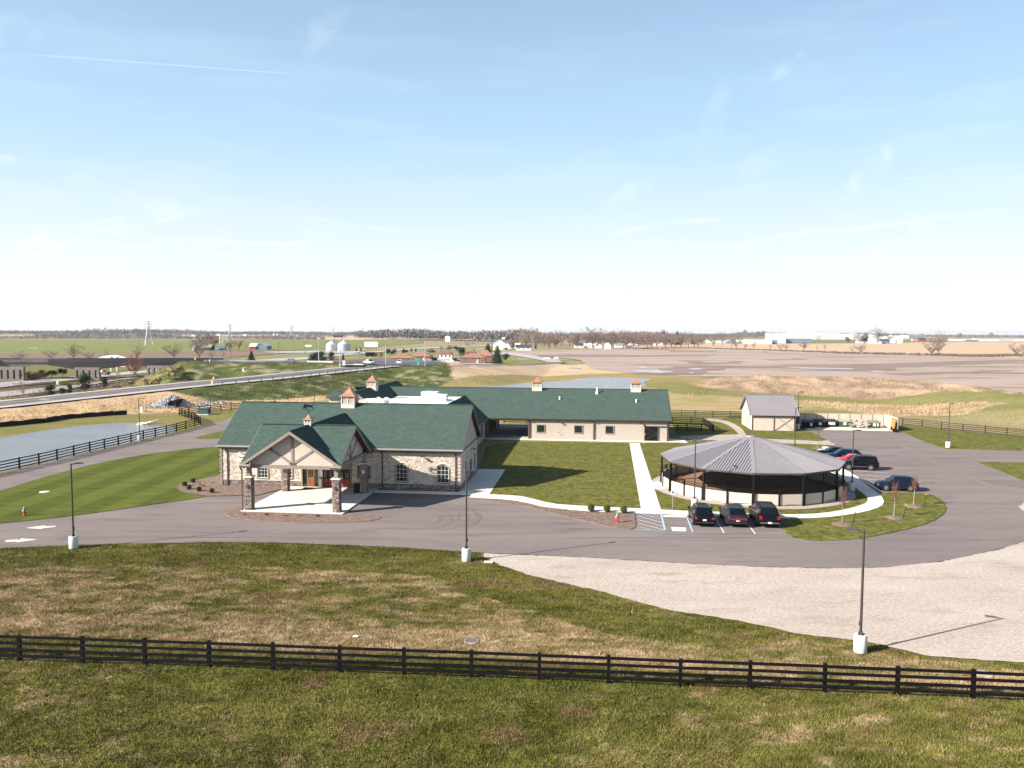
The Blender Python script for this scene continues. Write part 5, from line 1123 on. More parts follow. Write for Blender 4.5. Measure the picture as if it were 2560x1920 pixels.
# ------------------------------------------------------------------ board fences
def fence(pts, label, m='fence_black', h=1.37, nr=4, ground=None, posts_at=None, spacing=2.44, group=None, name='board_fence', rw=.14, pw=.15):
    "pts: world (x, y) corners; posts_at: list of world points used as they are"
    if posts_at is None:
        P = []
        for a, b_ in zip(pts[:-1], pts[1:]):
            L_ = math.hypot(b_[0] - a[0], b_[1] - a[1]); n = max(1, round(L_ / spacing))
            P += [(a[0] + (b_[0] - a[0]) * k / n, a[1] + (b_[1] - a[1]) * k / n) for k in range(n)]
        P.append(tuple(pts[-1]))
    else: P = posts_at
    o = (P[0][0], P[0][1], 0); t = empty(name, o, 0, label, 'fence', group)
    q = MB(); q.add([(-pw / 2, -pw / 2, 0), (pw / 2, -pw / 2, 0), (pw / 2, pw / 2, 0), (-pw / 2, pw / 2, 0), (-pw / 2, -pw / 2, h + .06), (pw / 2, -pw / 2, h + .06), (pw / 2, pw / 2, h + .06), (-pw / 2, pw / 2, h + .06), (0, 0, h + .10)],
                    [(0, 1, 5, 4), (1, 2, 6, 5), (2, 3, 7, 6), (3, 0, 4, 7), (4, 5, 8), (5, 6, 8), (6, 7, 8), (7, 4, 8)]); pm = q.mesh('post', M[m])
    u = MB(); u.box(0, 1, -.02, .02, -.5, .5); rm = u.mesh('rail', M[m])
    rsf = random.Random(len(P)); zs = [ground(x, y) if ground else 0 for x, y in P]
    for i, (x, y) in enumerate(P):
        ang = 0
        if i < len(P) - 1: ang = math.atan2(P[i + 1][1] - y, P[i + 1][0] - x)
        inst('post', pm, t, (x - o[0], y - o[1], zs[i]), ang, (1, 1, rsf.uniform(.985, 1.02)))
        if i < len(P) - 1:
            nx, ny = P[i + 1]; L_ = math.hypot(nx - x, ny - y); px, py = -math.sin(ang) * (pw / 2 + .02), math.cos(ang) * (pw / 2 + .02)
            for k in range(nr):
                z = h * (.22 + .76 * k / (nr - 1)) if nr > 1 else h * .9
                r = inst('rail', rm, t, (x - o[0] - px, y - o[1] - py, zs[i] + z), ang, (L_, 1, rw))
                r.rotation_euler = (0, -math.atan2(zs[i + 1] - zs[i] + rsf.uniform(-.012, .012), L_), ang)
    return t
fp = [(49.2, 1652.2), (206.6, 1658), (362.8, 1662.7), (523.7, 1668), (683, 1674.2), (849, 1681.8), (1009.8, 1688), (1178.8, 1691.6), (1348.3, 1700.3), (1521.3, 1708.4), (1701.3, 1717.6), (1874.3, 1721.7), (2061.2, 1730.4), (2242.4, 1737.3), (2431.6, 1746)]
P = [tuple(G(x, y))[:2] for x, y in fp]
# straighten slightly, extend both ways
a = np.polyfit([p[0] for p in P], [p[1] for p in P], 2); P = [(x, float(np.polyval(a, x)) * .7 + y * .3) for x, y in P]
sp = 3.35; P = [(P[0][0] - sp * k, P[0][1] + (P[0][1] - P[3][1]) / 3 * k) for k in (6, 5, 4, 3, 2, 1)] + P + [(P[-1][0] + sp * k, P[-1][1] + (P[-1][1] - P[-4][1]) / 3 * k) for k in (1, 2, 3, 4, 5, 6)]
fence(None, 'black four-board horse fence crossing the grass in the foreground', posts_at=P, rw=.15, pw=.17)
pf = [(180, 785), (360, 745), (527, 703), (681, 665), (829, 628), (963, 597), (1091, 567), (1209, 540), (1322, 510), (1432, 488), (1535, 463), (1627, 441), (1713, 418), (1795, 394), (1848, 380)]
P = [tuple(G(x / 3.687, 960 + y / 3.687))[:2] for x, y in pf]; d = (P[0][0] - P[1][0], P[0][1] - P[1][1])
P = [(P[0][0] + d[0] * k, P[0][1] + d[1] * k) for k in (4, 3, 2, 1)] + P
fence(None, 'black board fence running along the near bank of the left pond', posts_at=P, h=1.45)
fence(W2([(501, 1063), (487, 1052), (448, 1038.6)]), 'short leg of black fence joining the pond fence to the back fence, left', h=1.4)
fence(W2([(448, 1038.6), (472, 1035), (577.7, 1025), (690, 1018)]), 'black board fence in front of the rock-lined ditch, left of the hall roof', h=1.4)
fence(W2([(2244, 1062), (2256.5, 1063.6), (2304.8, 1068), (2353, 1073.7), (2406.7, 1079), (2462.5, 1084.4), (2516.6, 1090.5), (2700, 1110)]), 'dark board fence running right from the refuse yard', m='far_fence', spacing=4.2)
fence(W2([(1670, 1041), (1738, 1043), (1826, 1045), (1870, 1046)]), 'dark board fence between the long barn and the grey-roofed shed', m='far_fence', spacing=3.0)
fence(W2([(1660, 1060), (1680.8, 1060.5), (1727, 1061.5), (1757, 1063)]), 'middle rail fence of the small paddock right of the barn', spacing=2.6, nr=4)
fence(W2([(1757, 1063), (1770, 1070), (1784, 1082)]), 'side fence of the small paddock beside the gravel path', spacing=1.6)
fence(W2([(1672, 1077), (1694, 1077.5), (1717, 1078.5), (1754, 1080)]), 'nearest black fence of the small paddock right of the barn', spacing=2.3)
pz = [tuple(B2W(a, b_))[:2] for a, b_ in ((-2.6, 64.5), (1.8, 64.4), (6.2, 64.3))]; fence(pz, 'black paddock fence seen through the barn breezeway', spacing=4.4, h=1.5)
pz = [tuple(B2W(a, b_))[:2] for a, b_ in ((3.1, 64.3), (3.0, 72))]; fence(pz, 'paddock fence running away behind the barn breezeway', spacing=2.5, h=1.5)

# ------------------------------------------------------------------ lamp posts
def lamp_parts(t, Hh=6.85, base=True, arm=.35, m='lamp_pole'):
    if base:
        b = MB(); b.lathe([(.33, 0), (.35, .04), (.35, .92), (.31, .98)], 20); b.build('concrete_base', M['lamp_base'], t, smooth=35)
        z0 = .98
    else: z0 = 0
    b = MB(); b.box(-.14, .14, -.14, .14, z0, z0 + .05); b.box(-.10, .10, -.10, .10, z0 + .05, z0 + .16); b.build('base_plate', M[m], t)
    b = MB(); b.tube((0, 0, z0 + .1), (0, 0, Hh), .075, .06, 10); b.box(.06, .11, -.05, .05, z0 + .5, z0 + .75); b.build('pole', M[m], t, smooth=50)
    b = MB(); b.bar((0, 0, Hh - .08), (arm, 0, Hh - .02), .07, .07); b.build('arm', M[m], t)
    b = MB(); b.add([(arm - .05, -.10, Hh - .07), (arm + .55, -.17, Hh - .06), (arm + .55, .17, Hh - .06), (arm - .05, .10, Hh - .07), (arm - .05, -.08, Hh + .04), (arm + .5, -.15, Hh + .02), (arm + .5, .15, Hh + .02), (arm - .05, .08, Hh + .04)], [(0, 3, 2, 1), (4, 5, 6, 7), (0, 1, 5, 4), (1, 2, 6, 5), (2, 3, 7, 6), (3, 0, 4, 7)]); b.build('lamp_head', M['steel'] if 0 else M[m], t)
lp = empty('lamp_post', (0, 0, 0)); lamp_parts(lp)
def lamp(px=None, w=None, rz=0, label='', scale=1.0, first=[True]):
    p = w if w else tuple(G(*px))
    o = lp if first[0] else copy_tree(lp); first[0] = False
    o.location = (p[0], p[1], 0.02); o.rotation_euler = (0, 0, rz); tag(o, label, 'lamp post', 'parking lamp posts'); o.scale = (1, 1, scale); return o
lamp((184.5, 1371), rz=math.radians(35), label='lamp post on white base at the left drive edge near the painted arrows', scale=1.01)
lamp((1166, 1403), rz=math.radians(25), label='lamp post on white base at the tip of the gravel lot', scale=1.02)
lamp((2150, 1630), rz=math.radians(150), label='nearest lamp post on white base between gravel lot and foreground fence')
lamp(w=(18.42, 77.5), rz=math.radians(85), label='lamp post before the left side of the round arena', scale=.985)
lamp(w=(38.1, 86.3), rz=math.radians(8), label='lamp post by the curved walk right of the round arena')
lamp((349.5, 1103), rz=math.radians(10), label='lamp post standing at the fence beside the left pond')
lamp((2370, 1120), rz=math.radians(20), label='lamp post on the grass corner far right of the drive')
p = G(*(1800 + 840 / 4.424, 960 + 262 / 4.424), 6.85); lamp(w=(p.x, p.y), rz=math.radians(5), label='lamp post in front of the right end of the grey-roofed shed')
p = G(*(1800 + 872 / 4.424, 960 + 88 / 4.424), 6.85); lamp(w=(p.x, p.y), rz=math.radians(5), label='lamp post behind the shed beside the refuse yard')
p = G(640 + 505 / 3.456, 780 + 597 / 3.456, 6.85); lamp(w=(p.x, p.y), rz=math.radians(180), label='distant thin lamp post against the sown embankment behind the hall')

# ------------------------------------------------------------------ cars
WHEEL = {}
def wheel_meshes(r, w=.24):
    k = round(r, 2)
    if k not in WHEEL:
        b = MB(); b.tube((0, -w / 2, 0), (0, w / 2, 0), r, n=20); ty = b.mesh('tyre', M['tyre'])
        b = MB(); b.tube((0, w / 2, 0), (0, w / 2 + .012, 0), r * .30, r * .2, n=8)
        n = 6
        for i in range(n):
            t = 2 * math.pi * i / n; b.bar((math.cos(t) * r * .15, w / 2 + .006, math.sin(t) * r * .15), (math.cos(t) * r * .66, w / 2 + .006, math.sin(t) * r * .66), .012, r * .17, upv=(0, 1, 0)) if 0 else b.slab([(math.cos(t - .3) * r * .2, w / 2 + .012, math.sin(t - .3) * r * .2), (math.cos(t - .16) * r * .66, w / 2 + .008, math.sin(t - .16) * r * .66), (math.cos(t + .16) * r * .66, w / 2 + .008, math.sin(t + .16) * r * .66), (math.cos(t + .3) * r * .2, w / 2 + .012, math.sin(t + .3) * r * .2)], (0, -.02, 0))
        m = 20; vs = []
        for i in range(m): t = 2 * math.pi * i / m; vs += [(math.cos(t) * r * .62, w / 2 + .012, math.sin(t) * r * .62), (math.cos(t) * r * .70, w / 2 + .006, math.sin(t) * r * .70)]
        b.add(vs, [(2 * i, 2 * i + 1, (2 * i + 3) % (2 * m), (2 * i + 2) % (2 * m)) for i in range(m)]); WHEEL[k] = (ty, b.mesh('rim', M['rim']))
    return WHEEL[k]
KINDS = {  # L, W, H, wheel r, belt z, hood z, screen base x, screen top x, roof rear x, rear glass base x, tail x-belt, wheelbase front x, rear x
    'suv':       dict(L=5.1, W=1.98, H=1.88, r=.39, belt=1.12, hood=1.10, wx0=1.15, wx1=.45, rx1=-2.15, rx0=-2.42, fx=1.60, bx=-1.45, nose=.72, clr=.34),
    'jeep':      dict(L=4.6, W=1.86, H=1.80, r=.38, belt=1.12, hood=1.08, wx0=.95, wx1=.50, rx1=-2.00, rx0=-2.18, fx=1.42, bx=-1.28, nose=.78, clr=.34),
    'crossover': dict(L=4.85, W=1.92, H=1.70, r=.38, belt=1.02, hood=.99, wx0=1.10, wx1=.25, rx1=-1.70, rx0=-2.28, fx=1.50, bx=-1.40, nose=.66, clr=.28),
    'sedan':     dict(L=4.6, W=1.82, H=1.45, r=.33, belt=.90, hood=.88, wx0=1.05, wx1=.20, rx1=-1.05, rx0=-1.75, fx=1.42, bx=-1.32, nose=.56, clr=.22),
    'pickup':    dict(L=5.7, W=2.0, H=1.85, r=.40, belt=1.12, hood=1.10, wx0=1.35, wx1=.75, rx1=-.65, rx0=-.85, fx=1.85, bx=-1.75, nose=.75, clr=.38),
}
def make_car(kind, paint, loc, rz, label, group=None, rails=False, detail=True, tailbar=False, name='parked_car', cat='car', roofz=None):
    k = KINDS[kind]; L_, W, H_, r = k['L'], k['W'], k['H'], k['r']; hw = W / 2; f, bk = L_ / 2, -L_ / 2; bz = k['belt']; pk = kind == 'pickup'
    t = empty(name, loc, rz, label, cat, group); c = k['clr']
    # stations: x, z low, z mid, z belt, half width low, mid, belt, z top, half width top
    S = [(f, c + .16, c + .30, k['nose'], hw * .78, hw * .80, hw * .72, k['nose'] + .03, hw * .60),
         (f - .10, c + .02, c + .28, k['nose'] + .12, hw * .90, hw * .93, hw * .84, k['nose'] + .19, hw * .70),
         (f - .45, c, c + .3, k['hood'] - .10, hw * .97, hw, hw * .93, k['hood'] - .02, hw * .74),
         (k['wx0'], c, c + .3, bz, hw * .97, hw, hw * .94, k['hood'] + .05, hw * .80),
         (k['wx1'], c, c + .3, bz, hw * .97, hw, hw * .94, H_ - .04, hw * .70),
         (k['wx1'] * .5 + k['rx1'] * .5, c, c + .3, bz + .01, hw * .97, hw, hw * .94, H_, hw * .72),
         (k['rx1'], c, c + .3, bz + .02, hw * .97, hw, hw * .93, H_ - .05, hw * .68),
         (k['rx0'], c, c + .3, bz + .01, hw * .97, hw, hw * .91, bz + .10, hw * .76)]
    if pk: S += [(k['rx0'] - .02, c, c + .3, bz, hw * .97, hw, hw * .95, .78, hw * .90), (bk + .08, c, c + .3, bz, hw * .97, hw, hw * .95, .78, hw * .90), (bk + .06, c, c + .3, bz, hw * .96, hw * .98, hw * .95, bz, hw * .90), (bk, c + .05, c + .3, bz - .02, hw * .95, hw * .96, hw * .94, bz - .01, hw * .88)]
    else: S += [(bk + .08, c + .02, c + .32, bz - (.02 if kind != 'sedan' else .0), hw * .93, hw * .96, hw * .88, bz + (.02 if kind != 'sedan' else .03), hw * .74), (bk, c + .12, c + .34, bz - .16, hw * .84, hw * .87, hw * .80, bz - .10, hw * .70)]
    b = MB(); rings = []
    for x, z0, zm, zb, w0, wm, wb, zt, wt in S:
        half = [(w0 * .86, z0), (w0, z0 + .10), (wm, zm + .12), (wb + (wm - wb) * .5, zb - .06), (wb, zb), (wt, zt), (wt * .6, zt + .035)]
        rings.append([(x, y, z) for y, z in half] + [(x, -y, z) for y, z in reversed(half)])
    n = len(rings[0]); vs = [p for rg in rings for p in rg]; fs = []
    for i in range(len(rings) - 1):
        for j in range(n): fs.append((i * n + j, i * n + (j + 1) % n, (i + 1) * n + (j + 1) % n, (i + 1) * n + j))
    fs += [tuple(range(n)), tuple(range((len(rings) - 1) * n, len(rings) * n))]; b.add(vs, fs); body = b.build('body', M[paint], t, smooth=38)
    def lerp(a, c_, q): return tuple(a[i] + (c_[i] - a[i]) * q for i in range(3))
    def pane(A, B_, C_, D_, name, m='car_glass', ins=.07, push=.008, par=None):
        A, B_, C_, D_ = map(Vector, (A, B_, C_, D_)); cen = (A + B_ + C_ + D_) / 4; nrm = (B_ - A).cross(D_ - A).normalized()
        ref = cen - Vector((cen.x * .4, 0, .6))
        if nrm.dot(ref) < 0: nrm = -nrm
        q = []
        for p in (A, B_, C_, D_): d = cen - p; q.append(p + d * (ins / max(d.length, .01)) + nrm * push)
        g = MB(); g.slab(q, -nrm * .03); return g.build(name, M[m], par or body)
    def st(i, j, sgn=1): x, y, z = rings[i][j]; return (x, y * sgn, z)
    # screens and side glass (indices: 4 belt, 5 top edge)
    w0, w1, mid, r1, r0_ = 3, 4, 5, 6, 7
    pane(st(w0, 5), st(w1, 5), st(w1, 5, -1), st(w0, 5, -1), 'windscreen', ins=.06, push=.03)
    pane(st(r1, 5), st(r0_, 5), st(r0_, 5, -1), st(r1, 5, -1), 'rear_window', ins=.08, push=.035)
    for s in (1, -1):
        # front door glass, rear door glass, quarter
        bA, bB = st(w1, 4, s), st(r1, 4, s); tA, tB = st(w1, 5, s), st(r1, 5, s); wb0 = st(w0, 4, s)
        fr = lerp(wb0, bA, .25)
        cuts = [0, .42, .80, 1.0] if kind in ('suv', 'crossover', 'jeep') else [0, .5, 1.0]
        if pk: cuts = [0, .55, 1.0]
        for a_, c_ in zip(cuts[:-1], cuts[1:]):
            pb0 = lerp(bA, bB, a_) if a_ else fr; pane(pb0, lerp(bA, bB, c_), lerp(tA, tB, c_), lerp(tA, tB, a_), 'side_window', ins=.055)
    ty, rm = wheel_meshes(r)
    for x in (k['fx'], k['bx']):
        for s in (1, -1):
            g = MB(); g.tube((x, s * (hw - .30), r + .02), (x, s * (hw + .004), r + .02), r * 1.16, n=20); g.build('wheel_arch', M['car_trim'], body) if detail else None
            w = empty('wheel', (x, s * (hw - .105), r), 0 if s > 0 else math.pi); w.parent = t; inst('tyre', ty, w); inst('rim', rm, w)
    for s in (1, -1):
        g = MB(); g.add([(f + .012, s * hw * .46, k['nose'] - .16), (f - .02, s * hw * .80, k['nose'] - .14), (f - .30, s * (hw * .93), k['nose'] + .02), (f - .32, s * hw * .90, k['nose'] + .15), (f - .02, s * hw * .76, k['nose'] + .08), (f + .012, s * hw * .46, k['nose'] - .02)], [(0, 1, 4, 5), (1, 2, 3, 4)]); g.build('headlight', M['headlamp'], t, fixn=False)
        if not tailbar:
            tall = .30 if kind in ('suv', 'jeep') else .2; zc = bz - .28 if kind != 'sedan' else bz - .16
            g = MB(); g.box(bk - .015, bk + .16, min(s * hw * .66, s * hw * .915), max(s * hw * .66, s * hw * .915), zc, zc + tall); g.build('tail_light', M['tail_red'], t)
        g = MB(); g.box(k['wx0'] - .35, k['wx0'] - .15, min(s * hw, s * (hw + .20)), max(s * hw, s * (hw + .20)), bz + .02, bz + .17); g.build('mirror', M[paint], t)
        if detail:
            for xx in (k['wx1'] - .55, k['wx1'] - 1.5):
                if xx > bk + 1: g = MB(); g.box(xx, xx + .2, min(s * hw * .985, s * (hw + .02)), max(s * hw * .985, s * (hw + .02)), bz - .16, bz - .12); g.build('door_handle', M[paint if kind != 'suv' else 'chrome'], t)
            g = MB(); g.box(k['bx'] + r + .1, k['fx'] - r - .1, min(s * hw * .97, s * (hw + .012)), max(s * hw * .97, s * (hw + .012)), c + .12, c + .20); g.build('side_trim', M['car_trim' if kind != 'jeep' else 'chrome'], t)
    if tailbar: g = MB(); g.box(bk - .02, bk + .14, -hw * .84, hw * .84, bz - .26, bz - .14); g.box(bk - .03, bk, -.13, .13, bz - .32, bz - .08); g.build('tail_light', M['tail_red'], t)
    g = MB(); g.box(bk - .05, bk + .1, -hw * .86, hw * .86, c + .12, c + .26); g.build('rear_bumper', M['chrome' if kind == 'suv' else 'car_trim'], t)
    g = MB(); g.box(bk - .07 if kind == 'suv' else bk - .02, bk + .02, -.16, .16, c + (.14 if kind == 'suv' else .34), c + (.28 if kind == 'suv' else .48)); g.build('number_plate', M['plate'], t)
    g = MB(); g.box(f - .02, f + .02, -hw * .55, hw * .55, c + .24, k['nose'] - .06); g.build('grille', M['car_trim'], t)
    if rails:
        for s in (1, -1): g = MB(); g.bar((k['wx1'] - .25, s * hw * .64, H_ + .05), (k['rx1'] + .15, s * hw * .64, H_ + .04), .04, .05); g.build('roof_rail', M['steel' if paint != 'car_black' or kind == 'crossover' else 'car_trim'], t)
    return t
hE = math.pi / 2 + YAW
make_car('crossover', 'car_black', (17.75, 71.95, .02), hE, 'leftmost of the three cars at the walk, black with silver roof rails', 'cars parked in front of the round arena', rails=True)
make_car('crossover', 'car_slate', (20.72, 71.8, .02), hE, 'middle dark grey car before the arena, red light bar across its tail', 'cars parked in front of the round arena', tailbar=True)
make_car('suv', 'car_black', (23.55, 71.75, .02), hE, 'tall black boxy car, rightmost of the three parked before the arena', 'cars parked in front of the round arena', rails=True)
hW = math.pi - math.radians(9)
g2 = 'cars parked right of the round arena'
make_car('crossover', 'car_navy', (43.35, 86.85, .02), hW, 'dark blue car parked alone by the grass island with young trees', g2).scale = (.88, .92, .96)
make_car('jeep', 'car_black', (45.0, 100.2, .02), hW, 'black upright boxy car with silver wheels next to the red car', g2, rails=True)
make_car('sedan', 'car_red', (45.5, 103.5, .02), hW, 'bright red sedan, the only red car on the lot', g2)
make_car('crossover', 'car_navy', (45.7, 106.6, .02), hW, 'blue car between the red sedan and the farthest black sedan', g2)
make_car('sedan', 'car_black', (45.9, 110.2, .02), hW, 'black sedan, farthest of the cars parked beyond the arena', g2)

# ------------------------------------------------------------------ painted lines, wheel stops, signs
def pline(pts, m, z=.02, name='painted_line'):
    b = MB(); b.add([(x, y, z) for x, y in pts], [tuple(range(len(pts)))]); return tag(b.build(name, M[m]), kind='structure')
def stripe(p, q, w, m, z=.022):
    p = Vector(p[:2]); q = Vector(q[:2]); d = (q - p).normalized(); n = Vector((-d.y, d.x)) * w / 2; pline([p - n, q - n, q + n, p + n], m, z)
P4 = lambda x, y: tuple(G(1600 + x / 3.95, 1040 + y / 3.95))
P5 = lambda x, y: tuple(G(1800 + x / 4.424, 960 + y / 4.424))
stripe(P4(742, 1000), P4(830, 1158), .11, 'white_paint_line'); stripe(P4(1060, 1060), P4(1138, 1168), .11, 'white_paint_line')
stripe(P4(456, 985), P4(520, 1146), .12, 'blue_paint_line'); stripe(P4(208, 970), P4(248, 1132), .16, 'blue_paint_line')
stripe(P4(-40, 1124), P4(255, 1131), .09, 'blue_paint_line')
F6 = lambda x, y: tuple(G(1100 + x / 3.687, 1200 + y / 3.687))
for p, q in (((1955, 315), (2040, 333)), ((1840, 308), (2048, 362)), ((1828, 335), (2056, 396)), ((1828, 368), (2064, 430)), ((1830, 400), (2072, 462)), ((1838, 432), (1940, 460))): stripe(F6(*p), F6(*q), .09, 'white_paint_line' if p[0] < 1835 else 'blue_paint_line')
pline([P4(305, 1098)[:2], P4(452, 1103)[:2], P4(458, 1142)[:2], P4(320, 1138)[:2]], 'white_paint_line', .024, 'painted_panel')
sym = MB(); c = G(1600 + 385 / 3.95, 1040 + 1120 / 3.95)
for r0_, r1_, a0_, a1_ in ((.22, .30, -2.6, .9),):
    for k in range(12): t0 = a0_ + (a1_ - a0_) * k / 12; t1 = a0_ + (a1_ - a0_) * (k + 1) / 12; sym.quad((r0_ * math.cos(t0), r0_ * math.sin(t0) - .12, 0), (r1_ * math.cos(t0), r1_ * math.sin(t0) - .12, 0), (r1_ * math.cos(t1), r1_ * math.sin(t1) - .12, 0), (r0_ * math.cos(t1), r0_ * math.sin(t1) - .12, 0))
sym.quad((-.06, -.1, 0), (.04, -.1, 0), (.04, .32, 0), (-.06, .32, 0)); sym.quad((-.02, .36, 0), (.1, .36, 0), (.1, .48, 0), (-.02, .48, 0)); sym.quad((.0, -.1, 0), (.26, -.14, 0), (.26, -.04, 0), (0, 0, 0)); sym.quad((.2, -.14, 0), (.42, -.42, 0), (.5, -.36, 0), (.28, -.06, 0)); sym.quad((.04, .14, 0), (.24, .14, 0), (.24, .22, 0), (.04, .22, 0))
o = sym.build('wheelchair_symbol', M['blue_paint_line'], loc=(c.x, c.y, .029)); o.scale = (1.15, 1.15, 1); tag(o, kind='structure')
for p, q in (((1430, 958), (1855, 985)), ((1385, 1003), (1890, 1026)), ((1530, 1052), (1748, 1062)), ((1640, 1098), (1740, 1102))): stripe(P5(*p), P5(*q), .11, 'white_paint_line')
def stop(p, lab, m='concrete', grp='concrete wheel stops'):
    a, b_ = Vector(P5(*p[0])), Vector(P5(*p[1])); c = (a + b_) / 2; d = b_ - a; q = MB(); h = d.length / 2; q.add([(-h, -.09, 0), (h, -.09, 0), (h, .09, 0), (-h, .09, 0), (-h + .05, -.05, .12), (h - .05, -.05, .12), (h - .05, .05, .12), (-h + .05, .05, .12)], [(4, 5, 6, 7), (0, 1, 5, 4), (1, 2, 6, 5), (2, 3, 7, 6), (3, 0, 4, 7)])
    o = q.build('wheel_stop', M[m], loc=(c.x, c.y, .02)); o.rotation_euler = (0, 0, math.atan2(d.y, d.x)); tag(o, lab, 'wheel stop', grp)
stop(((1345, 938), (1450, 998)), 'wheel stop beside the black boxy car, nearest the arena roof edge'); stop(((1460, 1004), (1530, 1046)), 'second wheel stop down from the black boxy car'); stop(((1540, 1052), (1605, 1088)), 'wheel stop just left of the blue car hood'); stop(((1615, 1094), (1695, 1140)), 'wheel stop half shaded beside the blue car front'); stop(((1700, 1146), (1788, 1195)), 'last wheel stop in the shade beside the grass island')
a, b_ = Vector(P4(225, 988)), Vector(P4(448, 996)); c = (a + b_) / 2; q = MB(); h = (b_ - a).length / 2; q.box(-h, h, -.09, .09, 0, .13); o = q.build('wheel_stop', M['concrete'], loc=(c.x, c.y - .25, .02)); o.rotation_euler = (0, 0, YAW); tag(o, 'wheel stop at the head of the blue-marked accessible bay', 'wheel stop', 'concrete wheel stops')
F1 = lambda x, y: tuple(G(x / 3.456, 1100 + y / 3.456))[:2]
pline([F1(218, 763), F1(385, 740), F1(395, 748), F1(478, 744), F1(482, 752), F1(375, 764), F1(360, 770)], 'white_paint_line', .026, 'painted_arrow')
pline([F1(38, 882), F1(55, 866), F1(155, 862), F1(165, 870), F1(182, 853), F1(322, 862), F1(135, 887), F1(150, 880)], 'white_paint_line', .026, 'painted_arrow')
def sign_post(p, h, w, hh, label, m='white_plain', m2=None, z0=0, grp=None, pm='steel'):
    t = empty('sign', (p[0], p[1], z0), 0, label, 'sign', grp); b = MB(); b.box(-.03, .03, -.03, .03, 0, h); b.build('post', M[pm], t); b = MB(); b.box(-w / 2, w / 2, -.05, -.03, h - hh, h); pl_ = b.build('sign_panel', M[m], t)
    if m2: b = MB(); b.box(-w * .32, w * .32, -.06, -.05, h - hh * .8, h - hh * .35); b.build('sign_symbol', M[m2], pl_)
    return t
p = P4(320, 930); sign_post(p, 2.1, .32, .5, 'white and blue accessible parking sign on a post beside the arena', m2='blue_plastic')
p = P4(1680, 60) if 0 else tuple(G(1994, 1240))

# ------------------------------------------------------------------ hydrants, boxes, small site things
def hydrant(px, label, bm_='hydrant_red', cap='hydrant_green', h=.95):
    p = G(*px); t = empty('fire_hydrant', (p.x, p.y, .06), 0, label, 'fire hydrant', 'fire hydrants'); s = h / .95
    b = MB(); b.lathe([(.16, 0), (.16, .06), (.11, .08), (.11, .55), (.14, .57), (.14, .62)], 14); b.build('barrel', M[bm_], t, smooth=35)
    b = MB(); b.lathe([(.15, .62), (.14, .74), (.08, .84), (.03, .86), (.03, .93)], 14); b.build('bonnet', M[cap], t, smooth=35)
    for s_ in (-1, 1): b = MB(); b.tube((0, 0, .48), (s_ * .2, 0, .48), .06, n=10); b.build('side_outlet', M['white_plain'], t)
    b = MB(); b.tube((0, 0, .42), (0, -.2, .42), .08, n=10); b.build('front_outlet', M[bm_], t)
hydrant((62, 1291), 'dull red hydrant with green top standing on the striped left lawn'); hydrant((1543.5, 1307.5), 'bright red hydrant with green top in the mulch bed near the bays')
def shrub_mesh(r, hz, n, seed, size, mname, squash=1.0):
    rs = random.Random(seed); b = MB()
    for k in range(n):
        d = Vector((rs.gauss(0, 1), rs.gauss(0, 1), rs.gauss(0, 1))).normalized(); q = d * (rs.uniform(.72, 1.03)); p = Vector((q.x * r, q.y * r, hz * .5 + q.z * hz * .5))
        t = Vector((rs.gauss(0, 1), rs.gauss(0, 1), rs.gauss(0, 1))).normalized() * size * rs.uniform(.6, 1.3); u = t.cross(d + Vector((.1, .2, .3))).normalized() * size * .7; b.add([p - t * .5, p + t * .5 + u * .3, p + u], [(0, 1, 2)])
    b.lathe([(.02, hz * .05), (r * .6, hz * .2), (r * .8, hz * .5), (r * .6, hz * .82), (.05, hz * .94)], 8); return b.mesh('foliage', M[mname], fixn=False)
bx_ = [shrub_mesh(.34, .72, 700, i, .09, 'boxwood') for i in range(3)]; bs_ = [shrub_mesh(.30, .52, 500, i + 9, .08, 'evergreen') for i in range(2)]
for k, (px, lab) in enumerate([((1477.5, 1280.5), 'leftmost clipped boxwood of the three along the walk'), ((1517.5, 1282), 'middle clipped boxwood of the three along the walk'), ((1559, 1284.5), 'rightmost clipped boxwood of the three, nearest the blue bays')]):
    p = G(*px); o = inst('boxwood_shrub', bx_[k], None, (p.x, p.y, .08), k, 1.05); tag(o, lab, 'shrub', 'clipped boxwoods along the walk')
for k, (px, lab) in enumerate([((482.5, 1208), 'dark round shrub at the far upper edge of the left mulch bed'), ((462, 1216.5), 'dark round shrub nearest the pointed tip of the left mulch bed'), ((472.5, 1225), 'second dark round shrub along the front of the left bed'), ((497.5, 1229.5), 'dark round shrub in the middle of the left bed front'), ((529.5, 1233.5), 'dark round shrub nearest the porch in the left bed')]):
    p = G(*px); o = inst('round_shrub', bs_[k % 2], None, (p.x, p.y, .08), k * 1.3, 1.0); tag(o, lab, 'shrub', 'small round shrubs in the left mulch bed')
